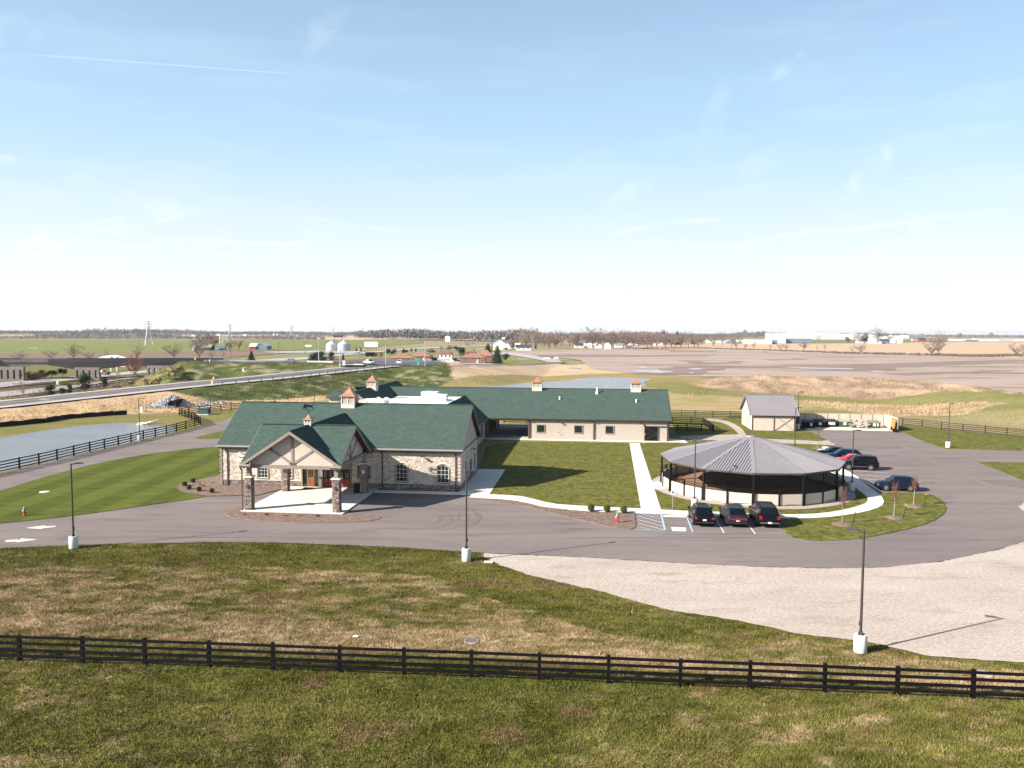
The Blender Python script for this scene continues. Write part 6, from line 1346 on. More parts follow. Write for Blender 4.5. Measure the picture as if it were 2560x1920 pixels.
# low dry perennials in the beds
tw_ = MB(); rs = random.Random(2)
for k in range(60):
    a = rs.uniform(0, 6.28); r_ = rs.uniform(.05, .3); tw_.add([(r_ * .3 * math.cos(a), r_ * .3 * math.sin(a), 0), (r_ * .3 * math.cos(a) + .03, r_ * .3 * math.sin(a), 0), (r_ * math.cos(a) * 1.2, r_ * math.sin(a) * 1.2, rs.uniform(.1, .35))], [(0, 1, 2)])
twm = tw_.mesh('dry_stems', M['red_leaf'], fixn=False)
for k, (px, lab) in enumerate([((500, 1214), 'rusty dried perennial clump in the left mulch bed'), ((509, 1218), 'rusty perennial clump just in front of its neighbour in the left bed'), ((530, 1208), 'faded perennial clump nearest the hall wall in the left bed'), ((612, 1289), 'leftmost dried clump in the bed before the porch'), ((667, 1289.5), 'second dried clump in the bed before the porch'), ((710, 1291), 'third dried clump in the bed before the porch'), ((749, 1292), 'fourth dried clump in the bed before the porch'), ((795, 1294), 'rightmost dried clump in the bed before the porch')]):
    p = G(*px); tag(inst('perennial', twm, None, (p.x, p.y, .08), k, .9), lab, 'plant', 'dried perennials in the mulch beds')
# waste bin by the porch column
p = B2W(-10.95, -2.6, .13); b = MB(); b.box(-.27, .27, -.27, .27, 0, .95); o = b.build('waste_bin', M['black_paint'], loc=p); tag(o, 'black square waste bin beside the rear right porch column', 'waste bin'); b = MB(); b.box(-.3, .3, -.3, .3, .95, 1.05); b.build('lid', M['car_trim'], o)
# utility box by the pond fence
p = G(511, 1036); b = MB(); b.box(-1.0, 1.0, -.8, .8, .12, 1.25); o = b.build('utility_box', M['utility_green'], loc=(p.x, p.y, 0)); tag(o, 'dark green transformer box on the grass behind the corner fence', 'utility box'); b = MB(); b.box(-1.4, 1.2, -1.0, 1.0, 0, .12); b.build('pad', M['concrete'], o); b = MB(); b.box(-1.0, 1.0, -.9, .9, 1.25, 1.32); b.build('lid', M['utility_green'], o)
# outlet flume on the pond bank
p = G(369, 1060.5); b = MB(); b.box(-1.6, .2, -.6, .2, 0, .35); b.add([(-1.9, -1.2, 0), (-.9, -1.4, 0), (1.2, .5, .5), (.2, .8, .5)], [(0, 1, 2, 3)]); b.bar((.3, .3, .3), (1.6, 1.0, .6), .5, .3); o = b.build('pond_outlet', M['concrete'], loc=(p.x, p.y, 0)); tag(o, 'pale concrete outlet at the far edge of the left pond', 'outlet')
# drains and lids on the grass
def disc(px, r, m, lab, name, cat, z=.05, rise=.04):
    p = G(*px); b = MB(); b.lathe([(r, 0), (r, rise), (r * .85, rise + .01)], 16); o = b.build(name, M[m], loc=(p.x, p.y, z - .03)); tag(o, lab, cat); return o
o = disc((1178, 1604), .42, 'rubble', 'round iron drain grate in the grass just behind the foreground fence', 'drain_grate', 'drain'); g = MB()
for k in range(6): w_ = math.sqrt(.36 ** 2 - (-.27 + k * .11) ** 2); g.box(-w_, w_, -.3 + k * .11, -.24 + k * .11, .045, .06)
g.build('grate_bar', M['dark_metal'], o)
disc((111, 1231.5), .5, 'concrete', 'pale lid set in the striped left lawn', 'manhole_lid', 'manhole lid', z=.09); disc((2459, 1687), .45, 'rubble', 'weathered round lid behind the foreground fence at far right', 'manhole_lid', 'manhole lid')
for px, s, lab in (((1221, 1406.5), .33, 'small white marker slab on the grass by the gravel tip'), ((889, 1593), .16, 'tiny white scrap on the grass behind the foreground fence')):
    p = G(*px); b = MB(); b.box(-s, s, -s * .6, s * .6, 0, .05); o = b.build('marker_slab', M['white_plain'], loc=(p.x, p.y, .03)); tag(o, lab, 'slab')
# silt fence by the pond
sp_ = [(-60, 1072), (0, 1068), (60, 1062), (115.7, 1056), (153, 1049), (156, 1048.5), (202.5, 1044.5), (249, 1040.5), (285, 1038.5), (317, 1037)]
W_s = [G(*q) for q in sp_]; t = empty('silt_fence', (W_s[0].x, W_s[0].y, 0), 0, 'sagging black silt fence along the straw slope beyond the left pond', 'silt fence'); o0 = W_s[0]; rs = random.Random(3)
for a, b_ in zip(W_s[:-1], W_s[1:]):
    n = max(1, int((b_ - a).length / 1.6)); q = MB()
    for k in range(n):
        p0 = a.lerp(b_, k / n) - o0; p1 = a.lerp(b_, (k + 1) / n) - o0; h0 = .85 + .12 * math.sin(k * 2.1); h1 = .85 + .12 * math.sin((k + 1) * 2.1); q.slab([p0, p1, p1 + Vector((0, .05, h1)), p0 + Vector((0, .05, h0))], (0, .03, 0))
    q.build('fabric', M['silt_fabric'], t, fixn=False)
    for k in range(0, n + 1, 2): p0 = a.lerp(b_, min(1, k / n)) - o0; q = MB(); q.box(p0.x - .03, p0.x + .03, p0.y - .05, p0.y - .01, 0, 1.0); q.build('stake', M['bark'], t)
# riprap and culvert
def rocks(cx, cy, rx, ry, n, z, name, lab, seed, s=.45, rot=0):
    b = MB(); rs = random.Random(seed)
    for k in range(n):
        a = rs.uniform(0, 6.28); r_ = math.sqrt(rs.random()); x = rx * r_ * math.cos(a); y = ry * r_ * math.sin(a); x, y = x * math.cos(rot) - y * math.sin(rot), x * math.sin(rot) + y * math.cos(rot)
        h = z * (1 - r_) + rs.uniform(0, .1) + T(np.array([cx + x]), np.array([cy + y]))[0]; q = s * rs.uniform(.5, 1.3); v = [Vector((rs.choice([-1, 1]) * 0, 0, 0))]
        v = [Vector((math.cos(i * 1.05 + a) * q * rs.uniform(.7, 1), math.sin(i * 1.05 + a) * q * rs.uniform(.7, 1), -q * .4)) for i in range(6)] + [Vector((math.cos(i * 1.57 + a) * q * .55, math.sin(i * 1.57 + a) * q * .55, q * rs.uniform(.3, .6))) for i in range(4)]
        v = [p + Vector((x, y, h + .1)) for p in v]; b.add(v, [(6, 7, 8, 9), (0, 1, 6), (1, 7, 6), (1, 2, 7), (2, 3, 7), (3, 8, 7), (3, 4, 8), (4, 9, 8), (4, 5, 9), (5, 0, 9), (0, 6, 9)])
    return tag(b.build(name, M['riprap'], loc=(cx, cy, 0)), lab, kind='stuff')
p = G(425, 1017); rocks(p.x, p.y + 1.5, 4.6, 3.4, 420, 2.4, 'riprap', 'grey riprap rocks heaped round the culvert mouth', 1)
for q in ((480, 1015), (510, 1012.5), (545, 1010.5), (400, 1021)): p = G(*q); rocks(p.x, p.y, 3.2, .9, 120, .3, 'riprap', 'grey riprap rocks lining the ditch at the embankment foot', q[0], rot=.2)
p = G(436, 1019); b = MB(); n = 16; R_ = .9; prof = [(R_ * math.cos(math.pi * 2 * k / n), R_ * math.sin(math.pi * 2 * k / n)) for k in range(n)]
b.tube((0, -1.3, .75), (0, 3.5, .9), R_, n=18, caps=False); b.add([(R_ * math.cos(2 * math.pi * k / 18), -1.0, .82 + R_ * math.sin(2 * math.pi * k / 18)) for k in range(18)], [tuple(range(18))]); o = b.build('culvert_pipe', M['silt_fabric'], loc=(p.x, p.y, 0)); tag(o, 'dark culvert pipe mouth among the grey rocks below the embankment', 'culvert')
b = MB(); vs = []
for k in range(18): t_ = 2 * math.pi * k / 18; vs += [(R_ * math.cos(t_), -1.32, .75 + R_ * math.sin(t_)), (R_ * 1.06 * math.cos(t_), -1.32, .75 + R_ * 1.13 * math.sin(t_))]
b.add(vs, [(2 * k, 2 * k + 1, (2 * k + 3) % 36, (2 * k + 2) % 36) for k in range(18)]); b.build('pipe_rim', M['dark_metal'], o)
p = G(354, 1030); b = MB(); b.box(-.25, .25, -.2, .2, 0, 1.1); o = b.build('marker_post', M['white_plain'], loc=(p.x, p.y, 0)); tag(o, 'short white marker box at the foot of the straw slope', 'marker')

# ------------------------------------------------------------------ young trees on the grass island
def sapling(px, h, lab, seed, sc=1.0, leaf='red_leaf', leaves=True, mulch=True):
    p = G(*px); t = empty('young_tree', (p.x, p.y, .07), 0, lab, 'young tree', 'young staked trees'); rs = random.Random(seed)
    b = MB(); b.tube((0, 0, 0), (.05, 0, h * .45), .045, .035, 6); b.tube((.05, 0, h * .45), (.08, .02, h * .8), .035, .015, 6); b.build('trunk', M['twig_pale'], t)
    b = MB()
    for k in range(26):
        z0 = h * rs.uniform(.36, .78); a = rs.uniform(0, 6.28); l = h * rs.uniform(.18, .36); q0 = Vector((.06, 0, z0)); q1 = q0 + Vector((math.cos(a) * l * .33, math.sin(a) * l * .33, l)); b.tube(q0, q1, .014, .005, 4, caps=False)
        for j in range(7):
            s = q0.lerp(q1, rs.uniform(.25, 1)); aa = rs.uniform(0, 6.28); ll = rs.uniform(.12, .3); b.add([s, s + Vector((.012, 0, 0)), s + Vector((math.cos(aa) * ll * .5, math.sin(aa) * ll * .5, ll))], [(0, 1, 2)])
    b.build('branch_spray', M['twig_brown'], t, fixn=False)
    if leaves:
        b = MB()
        for k in range(150):
            z = h * rs.triangular(.40, 1.02, .58); a = rs.uniform(0, 6.28); r_ = (.34 - abs(z / h - .6) * .45) * rs.random() ** .5; c = Vector((r_ * math.cos(a), r_ * math.sin(a), z)); s = .055; b.add([c, c + Vector((s, 0, -s * .6)), c + Vector((s * .3, s, -s))], [(0, 1, 2)])
        b.build('leaves', M[leaf], t, fixn=False)
    if mulch: b = MB(); b.lathe([(.95, -.02), (.85, .05), (.45, .10), (.05, .14)], 18); o = b.build('mulch_ring', M['mulch'], None, loc=(p.x, p.y, .07)); tag(o, kind='structure')
    return t
F4 = lambda x, y: (1900 + x / 3.352, 1100 + y / 3.352)
sapling(F4(686, 712), 3.4, 'young red-leafed tree nearest the arena with a mulch ring', 1); sapling(F4(1120, 655), 3.4, 'middle young red-leafed tree on the grass island', 2); sapling(F4(1285, 562), 3.4, 'young red-leafed tree in front of the dark blue car tail', 3)
sapling(P5(1080, 715)[:2] if 0 else (1800 + 1080 / 4.424, 960 + 715 / 4.424), 3.0, 'thin leafless young tree on the strip behind the arena roof', 4, leaves=False)
for px, lab in ((F4(775, 725), 'leaning green stake beside the nearest young tree'), (F4(1200, 668), 'green stake right of the middle young tree'), (F4(1370, 572), 'green stake right of the far young tree')):
    p = G(*px); b = MB(); b.bar((0, 0, 0), (.22, 0, 1.3), .05, .05); o = b.build('stake', M['evergreen'], loc=(p.x, p.y, .07)); tag(o, lab, 'stake', 'stakes by the young trees'); b = MB(); b.bar((.22, 0, 1.3), (.225, 0, 1.42), .06, .06); b.build('stake_cap', M['yellow_paint'], o)

# ------------------------------------------------------------------ overpass
def arc_pier(x0, x1, Y, z0, z1, lab, depth=1.4, nar=4):
    t = MB(); L_ = x1 - x0; outline_top = z1; w = L_ / nar; aw = w * .46
    # wall with arched openings, cut into vertical strips
    def seg(a, b_, za, zb): t.box(a, b_, -depth / 2, depth / 2, za, zb)
    hz0, hz1 = z0 + (z1 - z0) * .30, z0 + (z1 - z0) * .74
    for k in range(nar):
        c = w * (k + .5); seg(w * k, c - aw / 2, z0, z1); seg(c + aw / 2, w * (k + 1), z0, z1); seg(c - aw / 2, c + aw / 2, z0, hz0)
        n = 8
        for i in range(n):
            u0 = -aw / 2 + aw * i / n; u1 = u0 + aw / n; um = (u0 + u1) / 2; zz = hz1 + math.sqrt(max(0, (aw / 2) ** 2 - um ** 2)); seg(c + u0, c + u1, zz, z1)
    return t
br = empty('overpass_bridge', (-130, 272, 0), 0, 'old grey concrete overpass with arched piers crossing behind the highway', 'bridge')
def rel(p): return Vector(p) - Vector((-130, 272, 0))
topL = [(-80, 898.5), (0, 898.5), (120, 898), (240, 897.6), (360, 897.2), (480, 897), (530, 898)]
Yb = [262, 270, 273, 279, 286, 293, 296]
def onY(px, Y): d = ray(*px); s = Y / d.y; return Vector((d.x * s, Y, CAMH + d.z * s))
botL = [912, 918, 915.5, 915, 914.5, 914, 911]     # underside, then haunched at the piers
xs = [-80, 0, 40, 80, 120, 150, 185, 245, 280, 320, 350, 368, 420, 450, 480, 530]; bot = [917, 919, 917, 914, 913.5, 917, 923.5, 922.5, 917, 914, 914.5, 917, 916, 914, 912, 909]
tp = []; bt = []
for x, yb in zip(xs, bot):
    Y = float(np.interp(x, [q[0] for q in topL], Yb)); yt = float(np.interp(x, [q[0] for q in topL], [q[1] for q in topL])); tp.append(rel(onY((x, yt), Y))); bt.append(rel(onY((x, yb), Y)))
g = MB()
for k in range(len(xs) - 1):
    D_ = Vector((0, 11.5, 0)); a, b_, c, d = tp[k] - Vector((0, 0, 1.0)), tp[k + 1] - Vector((0, 0, 1.0)), bt[k + 1], bt[k]; g.slab([a, b_, c, d], D_)
g.build('girder', M['bridge_concrete'], br)
for off, nm in ((0, 'parapet'), (11.3, 'parapet')):
    g = MB()
    for k in range(len(xs) - 1): a, b_ = tp[k] + Vector((0, off, 0)), tp[k + 1] + Vector((0, off, 0)); g.slab([a, b_, b_ - Vector((0, 0, 1.02)), a - Vector((0, 0, 1.02))], (0, .25, 0)); g.bar(a + Vector((0, -.05, -.98)), b_ + Vector((0, -.05, -.98)), .35, .25)
    g.build(nm, M['bridge_concrete'], br)
g = MB()
for k in range(len(xs) - 1): a, b_ = tp[k], tp[k + 1]; g.quad(a + Vector((0, .25, -.93)), b_ + Vector((0, .25, -.93)), b_ + Vector((0, 11.3, -.93)), a + Vector((0, 11.3, -.93)))
g.build('deck', M['highway'], br)
for (xa, xb, yb, ytop, Y) in ((182, 244, 953, 922, 267.5), (364, 420, 946.5, 917, 284.5), (-8, 54, 957, 920, 262.5)):
    a = onY((xa, yb), Y); b_ = onY((xb, yb), Y); z1 = onY((xa, ytop), Y).z + .4
    t = arc_pier(a.x, b_.x, Y, a.z - .5, z1, '', depth=1.2); pr_ = t.build('pier', M['bridge_concrete'], br, loc=rel((a.x, Y + 1.8, 0)))
# guardrails
def guardrail(P3, label, step=3.8, m='galvanised', h=.75, name='guardrail', pm='galvanised'):
    o = Vector(P3[0]); t = empty(name, o, 0, label, 'guardrail', None); pts = [Vector(p) for p in P3]; L_ = sum((b_ - a).length for a, b_ in zip(pts[:-1], pts[1:])); n = max(2, int(L_ / step)); R_ = []
    acc = [0]
    for a, b_ in zip(pts[:-1], pts[1:]): acc.append(acc[-1] + (b_ - a).length)
    for k in range(n + 1):
        s = L_ * k / n; i = min(len(pts) - 2, max(0, int(np.searchsorted(acc, s)) - 1)); R_.append(pts[i].lerp(pts[i + 1], (s - acc[i]) / (acc[i + 1] - acc[i])))
    q = MB(); q.box(-.1, .1, -.08, .08, -.5, h); pmh = q.mesh('post', M['dark_metal' if pm == 'dark' else pm]); 
    for p in R_: inst('post', pmh, t, p - o)
    for a, b_ in zip(R_[:-1], R_[1:]):
        q = MB(); a = a - o; b_ = b_ - o; d = (b_ - a).normalized(); nn = Vector((d.y, -d.x, 0)) * .12
        for z, ww in ((h - .07, .19), (h - .28, .19)): q.bar(a + nn + Vector((0, 0, z)), b_ + nn + Vector((0, 0, z)), .05, ww)
        q.bar(a + nn * .5 + Vector((0, 0, h - .17)), b_ + nn * .5 + Vector((0, 0, h - .17)), .03, .1); q.build('rail', M[m], t)
    return t
nr = smooth([p for p in RA_mid[4:]], 4); guardrail(off3(nr, -7.7, .1), 'long steel guardrail curving up along the near edge of the highway ramp', h=1.0, pm='dark')
rb = smooth(line3([(512, 905.8, 6.7), (560, 905.8, 6.6), (640, 907.0, 6.4), (690, 907.3, 6.3), (730, 907.5, 6.2)]), 4); guardrail(rb, 'steel guardrail along the upper road between overpass and signal poles', h=.8)
guardrail(line3([(768, 908, 6.0), (797, 908.3, 6.0), (832, 909.5, 5.9)]), 'short pale guardrail beside the leftmost signal pole', h=.8, m='white_plain')
guardrail(line3([(1045, 913, 5.5), (1100, 914.5, 5.0), (1160, 915.5, 4.3), (1233, 915.5, 3.1), (1260, 915, 2.5)]), 'steel guardrail in front of the brick houses beyond the junction', h=.8)
guardrail([tuple(G(x, y)) for x, y in [(0, 974), (95, 966), (180, 957), (250, 950)]], 'low dark guardrail along the freeway median under the overpass', h=.7, m='bridge_concrete', pm='dark', step=6)
guardrail([tuple(G(x, y)) for x, y in [(40, 1003), (130, 988), (200, 972), (290, 956), (360, 948)]], 'low dark guardrail in the scrub below the highway', h=.7, m='bridge_concrete', pm='dark', step=5)
t = GT(532, 960); b = MB(); b.box(-.3, .3, -.2, .2, 0, 1.0); o = b.build('rail_end_marker', M['yellow_paint'], loc=tuple(G(531, 961.5, 3.3))); tag(o, 'yellow marker at the lower end of the ramp guardrail', 'marker')
# barrels and cones
def barrel(p, lab, m='orange_plastic', g_='orange road barrels', s=1.0):
    t = empty('traffic_barrel', p, 0, lab, 'barrel', g_); b = MB(); b.lathe([(.30 * s, 0), (.28 * s, 1.0 * s)], 12); b.build('barrel_body', M[m], t)
    for z in (.3, .65): b = MB(); b.lathe([(.31 * s, z * s), (.305 * s, z * s + .14)], 12); b.build('white_band', M['white_plain'], t)
    return t
barrel(tuple(G(525.5, 906.6, 6.6)), 'orange barrel at the near end of the overpass approach', s=1.1); barrel(tuple(G(489, 900.5, 6.9)), 'orange barrel top showing behind the overpass parapet'); barrel(tuple(G(535, 950, 3.6)), 'small orange and white marker on the far side of the ramp', s=.9)
for k, x in enumerate((146, 152, 157, 162.5, 168)):
    p = onY((x, 962), 258); p = G(x, 963 - k * .5); o = tag(MB().lathe([(.42, 0), (.45, 1.3), (.4, 1.35)], 12).build('crash_barrel', M['white_plain' if k == 0 else 'yellow_paint'], loc=tuple(p)), ('white' if k == 0 else 'yellow') + ' crash barrel, number %s from the left before the arched pier' % ('one', 'two', 'three', 'four', 'five')[k], 'crash barrel', 'crash barrels at the pier')
# white hood-shaped roof behind the overpass
a = onY((240, 919), 330); b_ = onY((322, 919), 330); s_ = (b_.x - a.x); b = MB(); top = onY((280, 888), 330).z; zb = onY((280, 917), 330).z; z99 = onY((280, 898), 330).z; n = 14
b.slab([(s_ * k / n - s_ / 2, 0, z99 + (top - z99) * math.sin(math.pi * k / n) ** .75) for k in range(n + 1)] + [(s_ / 2 * .75, 0, zb), (-s_ / 2 * .55, 0, zb)], (0, 1.2, 0)); pc_ = Vector(((a.x + b_.x) / 2, 330, 0)); o = b.build('highway_billboard', M['white_plain'], loc=pc_); tag(o, 'large white curved billboard back rising behind the overpass', 'billboard')
for x in (278, 293): q = onY((x, 928), 330); b = MB(); b.box(q.x - pc_.x - .35, q.x - pc_.x + .35, -.4, -.05, 0, top - .5); b.build('post', M['galvanised'], o)

# signal poles, heads, signs at the junction
def pole(px, ytop, z0, lab, r=.16, m='concrete_old', grp='tall pale signal poles', name='signal_pole', cat='pole'):
    p = G(*px, z0); top = onY((px[0] - (0), ytop), p.y).z; t = empty(name, tuple(p), 0, lab, cat, grp); b = MB(); b.tube((0, 0, 0), (0, 0, top - z0), r, r * .7, 8); b.build('shaft', M[m], t); b = MB(); b.lathe([(r * 2, -.3), (r * 1.8, .35)], 10); b.build('foot', M[m], t); return p, top
SP = [pole((797, 907.5), 853, 5.9, 'leftmost tall pale signal pole, behind the short guardrail'), pole((850.5, 914), 849, 5.6, 'tall pale signal pole at the junction island'), pole((965, 910), 862.5, 5.5, 'tall pale signal pole left of the orange-roofed house'), pole((1063, 916), 856, 5.3, 'rightmost tall pale signal pole at the top of the embankment')]
def wire(a, b_, sag, name, lab):
    q = MB(); n = 10; P_ = [Vector(a).lerp(Vector(b_), k / n) - Vector((0, 0, sag * 4 * (k / n) * (1 - k / n))) for k in range(n + 1)]
    for u, v in zip(P_[:-1], P_[1:]): q.tube(u - P_[0], v - P_[0], .025, n=4, caps=False)
    tag(q.build(name, M['dark_metal'], loc=P_[0]), lab, 'wire')
def at(p, top): return Vector((p.x, p.y, top - .4))
w1a, w1b = at(*SP[1]), at(*SP[2]); w2a, w2b = at(*SP[2]), at(*SP[3])
wire(w1a, w1b, 1.6, 'span_wire', 'span wire between the island pole and the middle signal pole'); wire(w2a, w2b, 1.6, 'span_wire', 'span wire from the middle pole to the rightmost signal pole')
def head(x, y, wa, wb, lab, green=False):
    f = (x - (1280 + FPX * wa.x / wa.y)) / ((1280 + FPX * wb.x / wb.y) - (1280 + FPX * wa.x / wa.y)); f = max(0.02, min(.98, f)); Y = wa.y + (wb.y - wa.y) * f; p = onY((x, y), Y)
    t = empty('green_overhead_sign' if green else 'traffic_signal', tuple(p), 0, lab, 'sign' if green else 'traffic signal', None if green else 'traffic signals on the span wires'); b = MB(); b.box(-.02, .02, -.02, .02, .4, 1.0); b.build('hanger', M['dark_metal'], t)
    if green: b = MB(); b.box(-.55, .55, -.03, .03, -.25, .25); b.build('sign_panel', M['green_sign'], t); return
    b = MB(); b.box(-.2, .2, -.15, .15, -.55, .5); b.build('housing', M['black_paint'], t); b = MB(); b.box(-.24, .24, .16, .2, -.6, .55); b.build('back_plate', M['yellow_paint'], t)
    for z in (-.35, 0, .3): b = MB(); b.tube((0, -.15, z), (0, -.28, z), .12, n=10); b.build('visor', M['black_paint'], t)
head(891, 873.5, w1a, w1b, 'left traffic signal of the pair hanging over the junction'); head(902.5, 873.5, w1a, w1b, 'right traffic signal of the pair hanging over the junction'); head(918, 873, w1a, w1b, 'small green sign hanging beside the left pair of signals', True)
head(1009, 875, w2a, w2b, 'orange-backed traffic signal farthest left above the brick house'); head(1028, 875, w2a, w2b, 'middle orange-backed traffic signal above the brick house'); head(1039.5, 875, w2a, w2b, 'rightmost orange-backed traffic signal above the brick house'); head(1048, 874.5, w2a, w2b, 'small green sign right of the orange-backed signals', True)
p = G(1045.5, 921, 4.6); t = empty('road_sign', tuple(p), 0, 'green road sign on a post at the top of the embankment', 'sign'); b = MB(); b.box(-.07, .07, -.05, .05, 0, 3.6); b.build('post', M['galvanised'], t); b = MB(); b.box(-1.3, .25, -.1, -.05, 2.5, 3.5); b.build('sign_panel', M['green_sign'], t)
p = G(608.5, 943, 3.7); t = empty('road_sign', tuple(p), 0, 'small white road sign on a yellow post beside the ramp', 'sign'); b = MB(); b.box(-.07, .07, -.05, .05, 0, 2.4); b.build('post', M['twig_yellow'], t); b = MB(); b.box(-.25, .25, -.1, -.05, 1.7, 2.5); b.build('sign_panel', M['white_plain'], t)
p = G(860, 914, 5.6); b = MB(); b.box(-.5, .5, -.35, .35, 0, 1.7); o = b.build('signal_cabinet', M['galvanised'], loc=tuple(p)); tag(o, 'grey signal cabinet at the foot of the island pole', 'cabinet'); b = MB(); b.box(-.52, .52, -.37, .37, 1.7, 1.76); b.build('lid', M['galvanised'], o)
p = G(925, 906, 5.6); t = empty('message_board', tuple(p), 0, 'black message board on a trailer behind the white pickup', 'message board'); b = MB(); b.box(-1.7, 1.7, -.1, .1, 2.3, 3.9); b.build('display', M['black_paint'], t); b = MB(); b.box(-.1, .1, -.1, .1, .3, 2.3); b.box(-.9, .9, -.5, .5, .35, .7); b.build('trailer_frame', M['yellow_paint'], t)
# vehicles on the roads
def gcar(kind, paint, px, z, rz, lab, **kw): p = G(*px, z); return make_car(kind, paint, (p.x, p.y, z + .12), rz, lab, 'vehicles on the roads', detail=False, **kw)
gcar('pickup', 'car_white', (923, 911.5), 5.5, math.radians(-55), 'white pickup truck coming down towards the ramp', cat='pickup'); gcar('crossover', 'car_white', (1002, 911.5), 5.5, math.radians(80), 'white car seen from behind at the junction')
gcar('sedan', 'car_silver', (726, 906.5), 6.2, math.radians(190), 'silver car on the upper road left of the signal poles'); gcar('pickup', 'car_maroon', (257, 938), .2, math.radians(165), 'dark maroon pickup on the freeway beyond the overpass', cat='pickup')
gcar('crossover', 'car_silver', (904, 889.5), .3, math.radians(20), 'small pale van far off on the side road', cat='van'); gcar('sedan', 'car_silver', (1070, 903.5), .2, math.radians(170), 'silver sedan parked by the first brick house'); gcar('crossover', 'car_black', (1083, 901.5), .2, math.radians(160), 'black car parked behind the silver sedan by the brick house')
gcar('crossover', 'car_white', (1124.5, 907.5), .2, math.radians(175), 'white car on the drive left of the second orange-roofed house'); gcar('pickup', 'car_black', (1139, 904.5), .2, math.radians(175), 'black pickup parked against the second orange-roofed house', cat='pickup')
gcar('pickup', 'car_maroon', (1182, 859.5), .2, math.radians(160), 'dark vehicle far out on the side road', cat='pickup'); gcar('crossover', 'car_maroon', (1263, 874), .2, math.radians(180), 'dark vehicle parked by the white farmhouse'); gcar('crossover', 'car_navy', (702, 874) if 0 else (553, 876), .2, math.radians(180), 'dark vehicle parked by the trees left of the blue barn')

# ------------------------------------------------------------------ houses, barns and works buildings
def house(x0, x1, yb, h, rh, wm, rm, lab, depth=8, hip=False, gable='y', cat='house', win=0, name='house', zoff=0, ov=.4, rows=1, dz=0):
    "x0, x1: picture columns of the front, yb: picture row of its foot"
    a = G(x0, yb, zoff); c = G(x1, yb, zoff); Wd = c.x - a.x; t = empty(name, ((a.x + c.x) / 2, a.y, zoff), 0, lab, cat); b = MB(); b.box(-Wd / 2, Wd / 2, 0, depth, -.3, h); hw = Wd / 2
    if not hip and gable == 'x': b.slab([(-hw, 0, h - .02), (hw, 0, h - .02), (0, 0, h + rh - .1)], (0, .2, 0)); b.slab([(-hw, depth - .2, h - .02), (hw, depth - .2, h - .02), (0, depth - .2, h + rh - .1)], (0, .2, 0))
    if not hip and gable == 'y': b.slab([(-hw, 0, h - .02), (-hw, depth, h - .02), (-hw, depth / 2, h + rh - .1)], (.2, 0, 0)); b.slab([(hw, 0, h - .02), (hw, depth, h - .02), (hw, depth / 2, h + rh - .1)], (-.2, 0, 0))
    b.build('wall', M[wm], t); r = MB(); th = (0, 0, -.15)
    if hip:
        k = min(hw * .7, depth / 2)
        A, B_, C_, D_ = (-hw - ov, -ov, h), (hw + ov, -ov, h), (hw + ov, depth + ov, h), (-hw - ov, depth + ov, h); R0, R1_ = (-hw + k, depth / 2, h + rh), (hw - k, depth / 2, h + rh)
        r.slab([A, B_, R1_, R0], th); r.slab([C_, D_, R0, R1_], th); r.slab([B_, C_, R1_], th); r.slab([D_, A, R0], th)
    elif gable == 'y': e = rh * ov / (depth / 2); r.slab([(-hw - ov, -ov, h - e), (hw + ov, -ov, h - e), (hw + ov, depth / 2, h + rh), (-hw - ov, depth / 2, h + rh)], th); r.slab([(-hw - ov, depth + ov, h - e), (-hw - ov, depth / 2, h + rh), (hw + ov, depth / 2, h + rh), (hw + ov, depth + ov, h - e)], th)
    elif gable == 'x': e = rh * ov / hw; r.slab([(-hw - ov, -ov, h - e), (0, -ov, h + rh), (0, depth + ov, h + rh), (-hw - ov, depth + ov, h - e)], th); r.slab([(hw + ov, -ov, h - e), (hw + ov, depth + ov, h - e), (0, depth + ov, h + rh), (0, -ov, h + rh)], th)
    else: r.box(-hw - .1, hw + .1, -.1, depth + .1, h, h + .4)
    r.build('roof', M[rm], t)
    for row in range(rows):
        for k in range(win):
            u = -hw + Wd * (k + .6) / (win + .2); z = h * (.38 if rows == 1 else .15 + .45 * row); q = MB(); q.box(u - .6, u + .6, -.08, .0, z, z + 1.2); wn = q.build('window', M['white_frame'], t); q = MB(); q.box(u - .48, u + .48, -.1, -.08, z + .1, z + 1.1); q.build('pane', M['window_glass'], wn)
    if win: u = hw * .35; q = MB(); q.box(u - .5, u + .5, -.06, 0, 0, 2.1); q.build('door', M['white_frame'], t)
    return t
house(969, 1040, 909, 3.0, 2.0, 'brick_wall', 'orange_roof', 'brick house with orange hipped roof behind the junction, left of the road sign', 12, True, win=4)
house(1022, 1078, 903.5, 3.0, 2.2, 'brick_wall', 'orange_roof', 'orange-roofed wing behind the first brick house and the rightmost signal pole', 11, True, win=2)
house(1151, 1214, 907.5, 3.1, 2.2, 'brick_wall', 'orange_roof', 'wide brick house with orange hipped roof left of the tall dark spruce', 14, True, win=4)
house(1190, 1232, 903.5, 3.2, 3.4, 'brick_wall', 'orange_roof', 'rear orange-roofed wing touching the tall dark spruce', 12, True)
house(1098, 1130, 896.5, 3.0, 2.0, 'white_wall', 'red_roof', 'small house with red hipped roof and white window bays between the brick houses', 9, True, win=3)
house(1166, 1190, 890, 2.4, 1.3, 'red_barn', 'red_roof', 'red-brown roof peeping between the round evergreen and the wide brick house', 9, True)
house(1233, 1262, 874, 6.5, 3.4, 'white_wall', 'white_plain', 'tall white farmhouse beyond the dark spruces', 10, gable='x'); house(1256, 1278, 872, 3.4, 1.4, 'white_wall', 'white_plain', 'low white wing right of the tall farmhouse', 8)
house(1262, 1272, 864, 5.0, 1.6, 'blue_wall', 'grey_roof', 'small blue-grey gabled building right of the farmhouse roof', 8, gable='x')
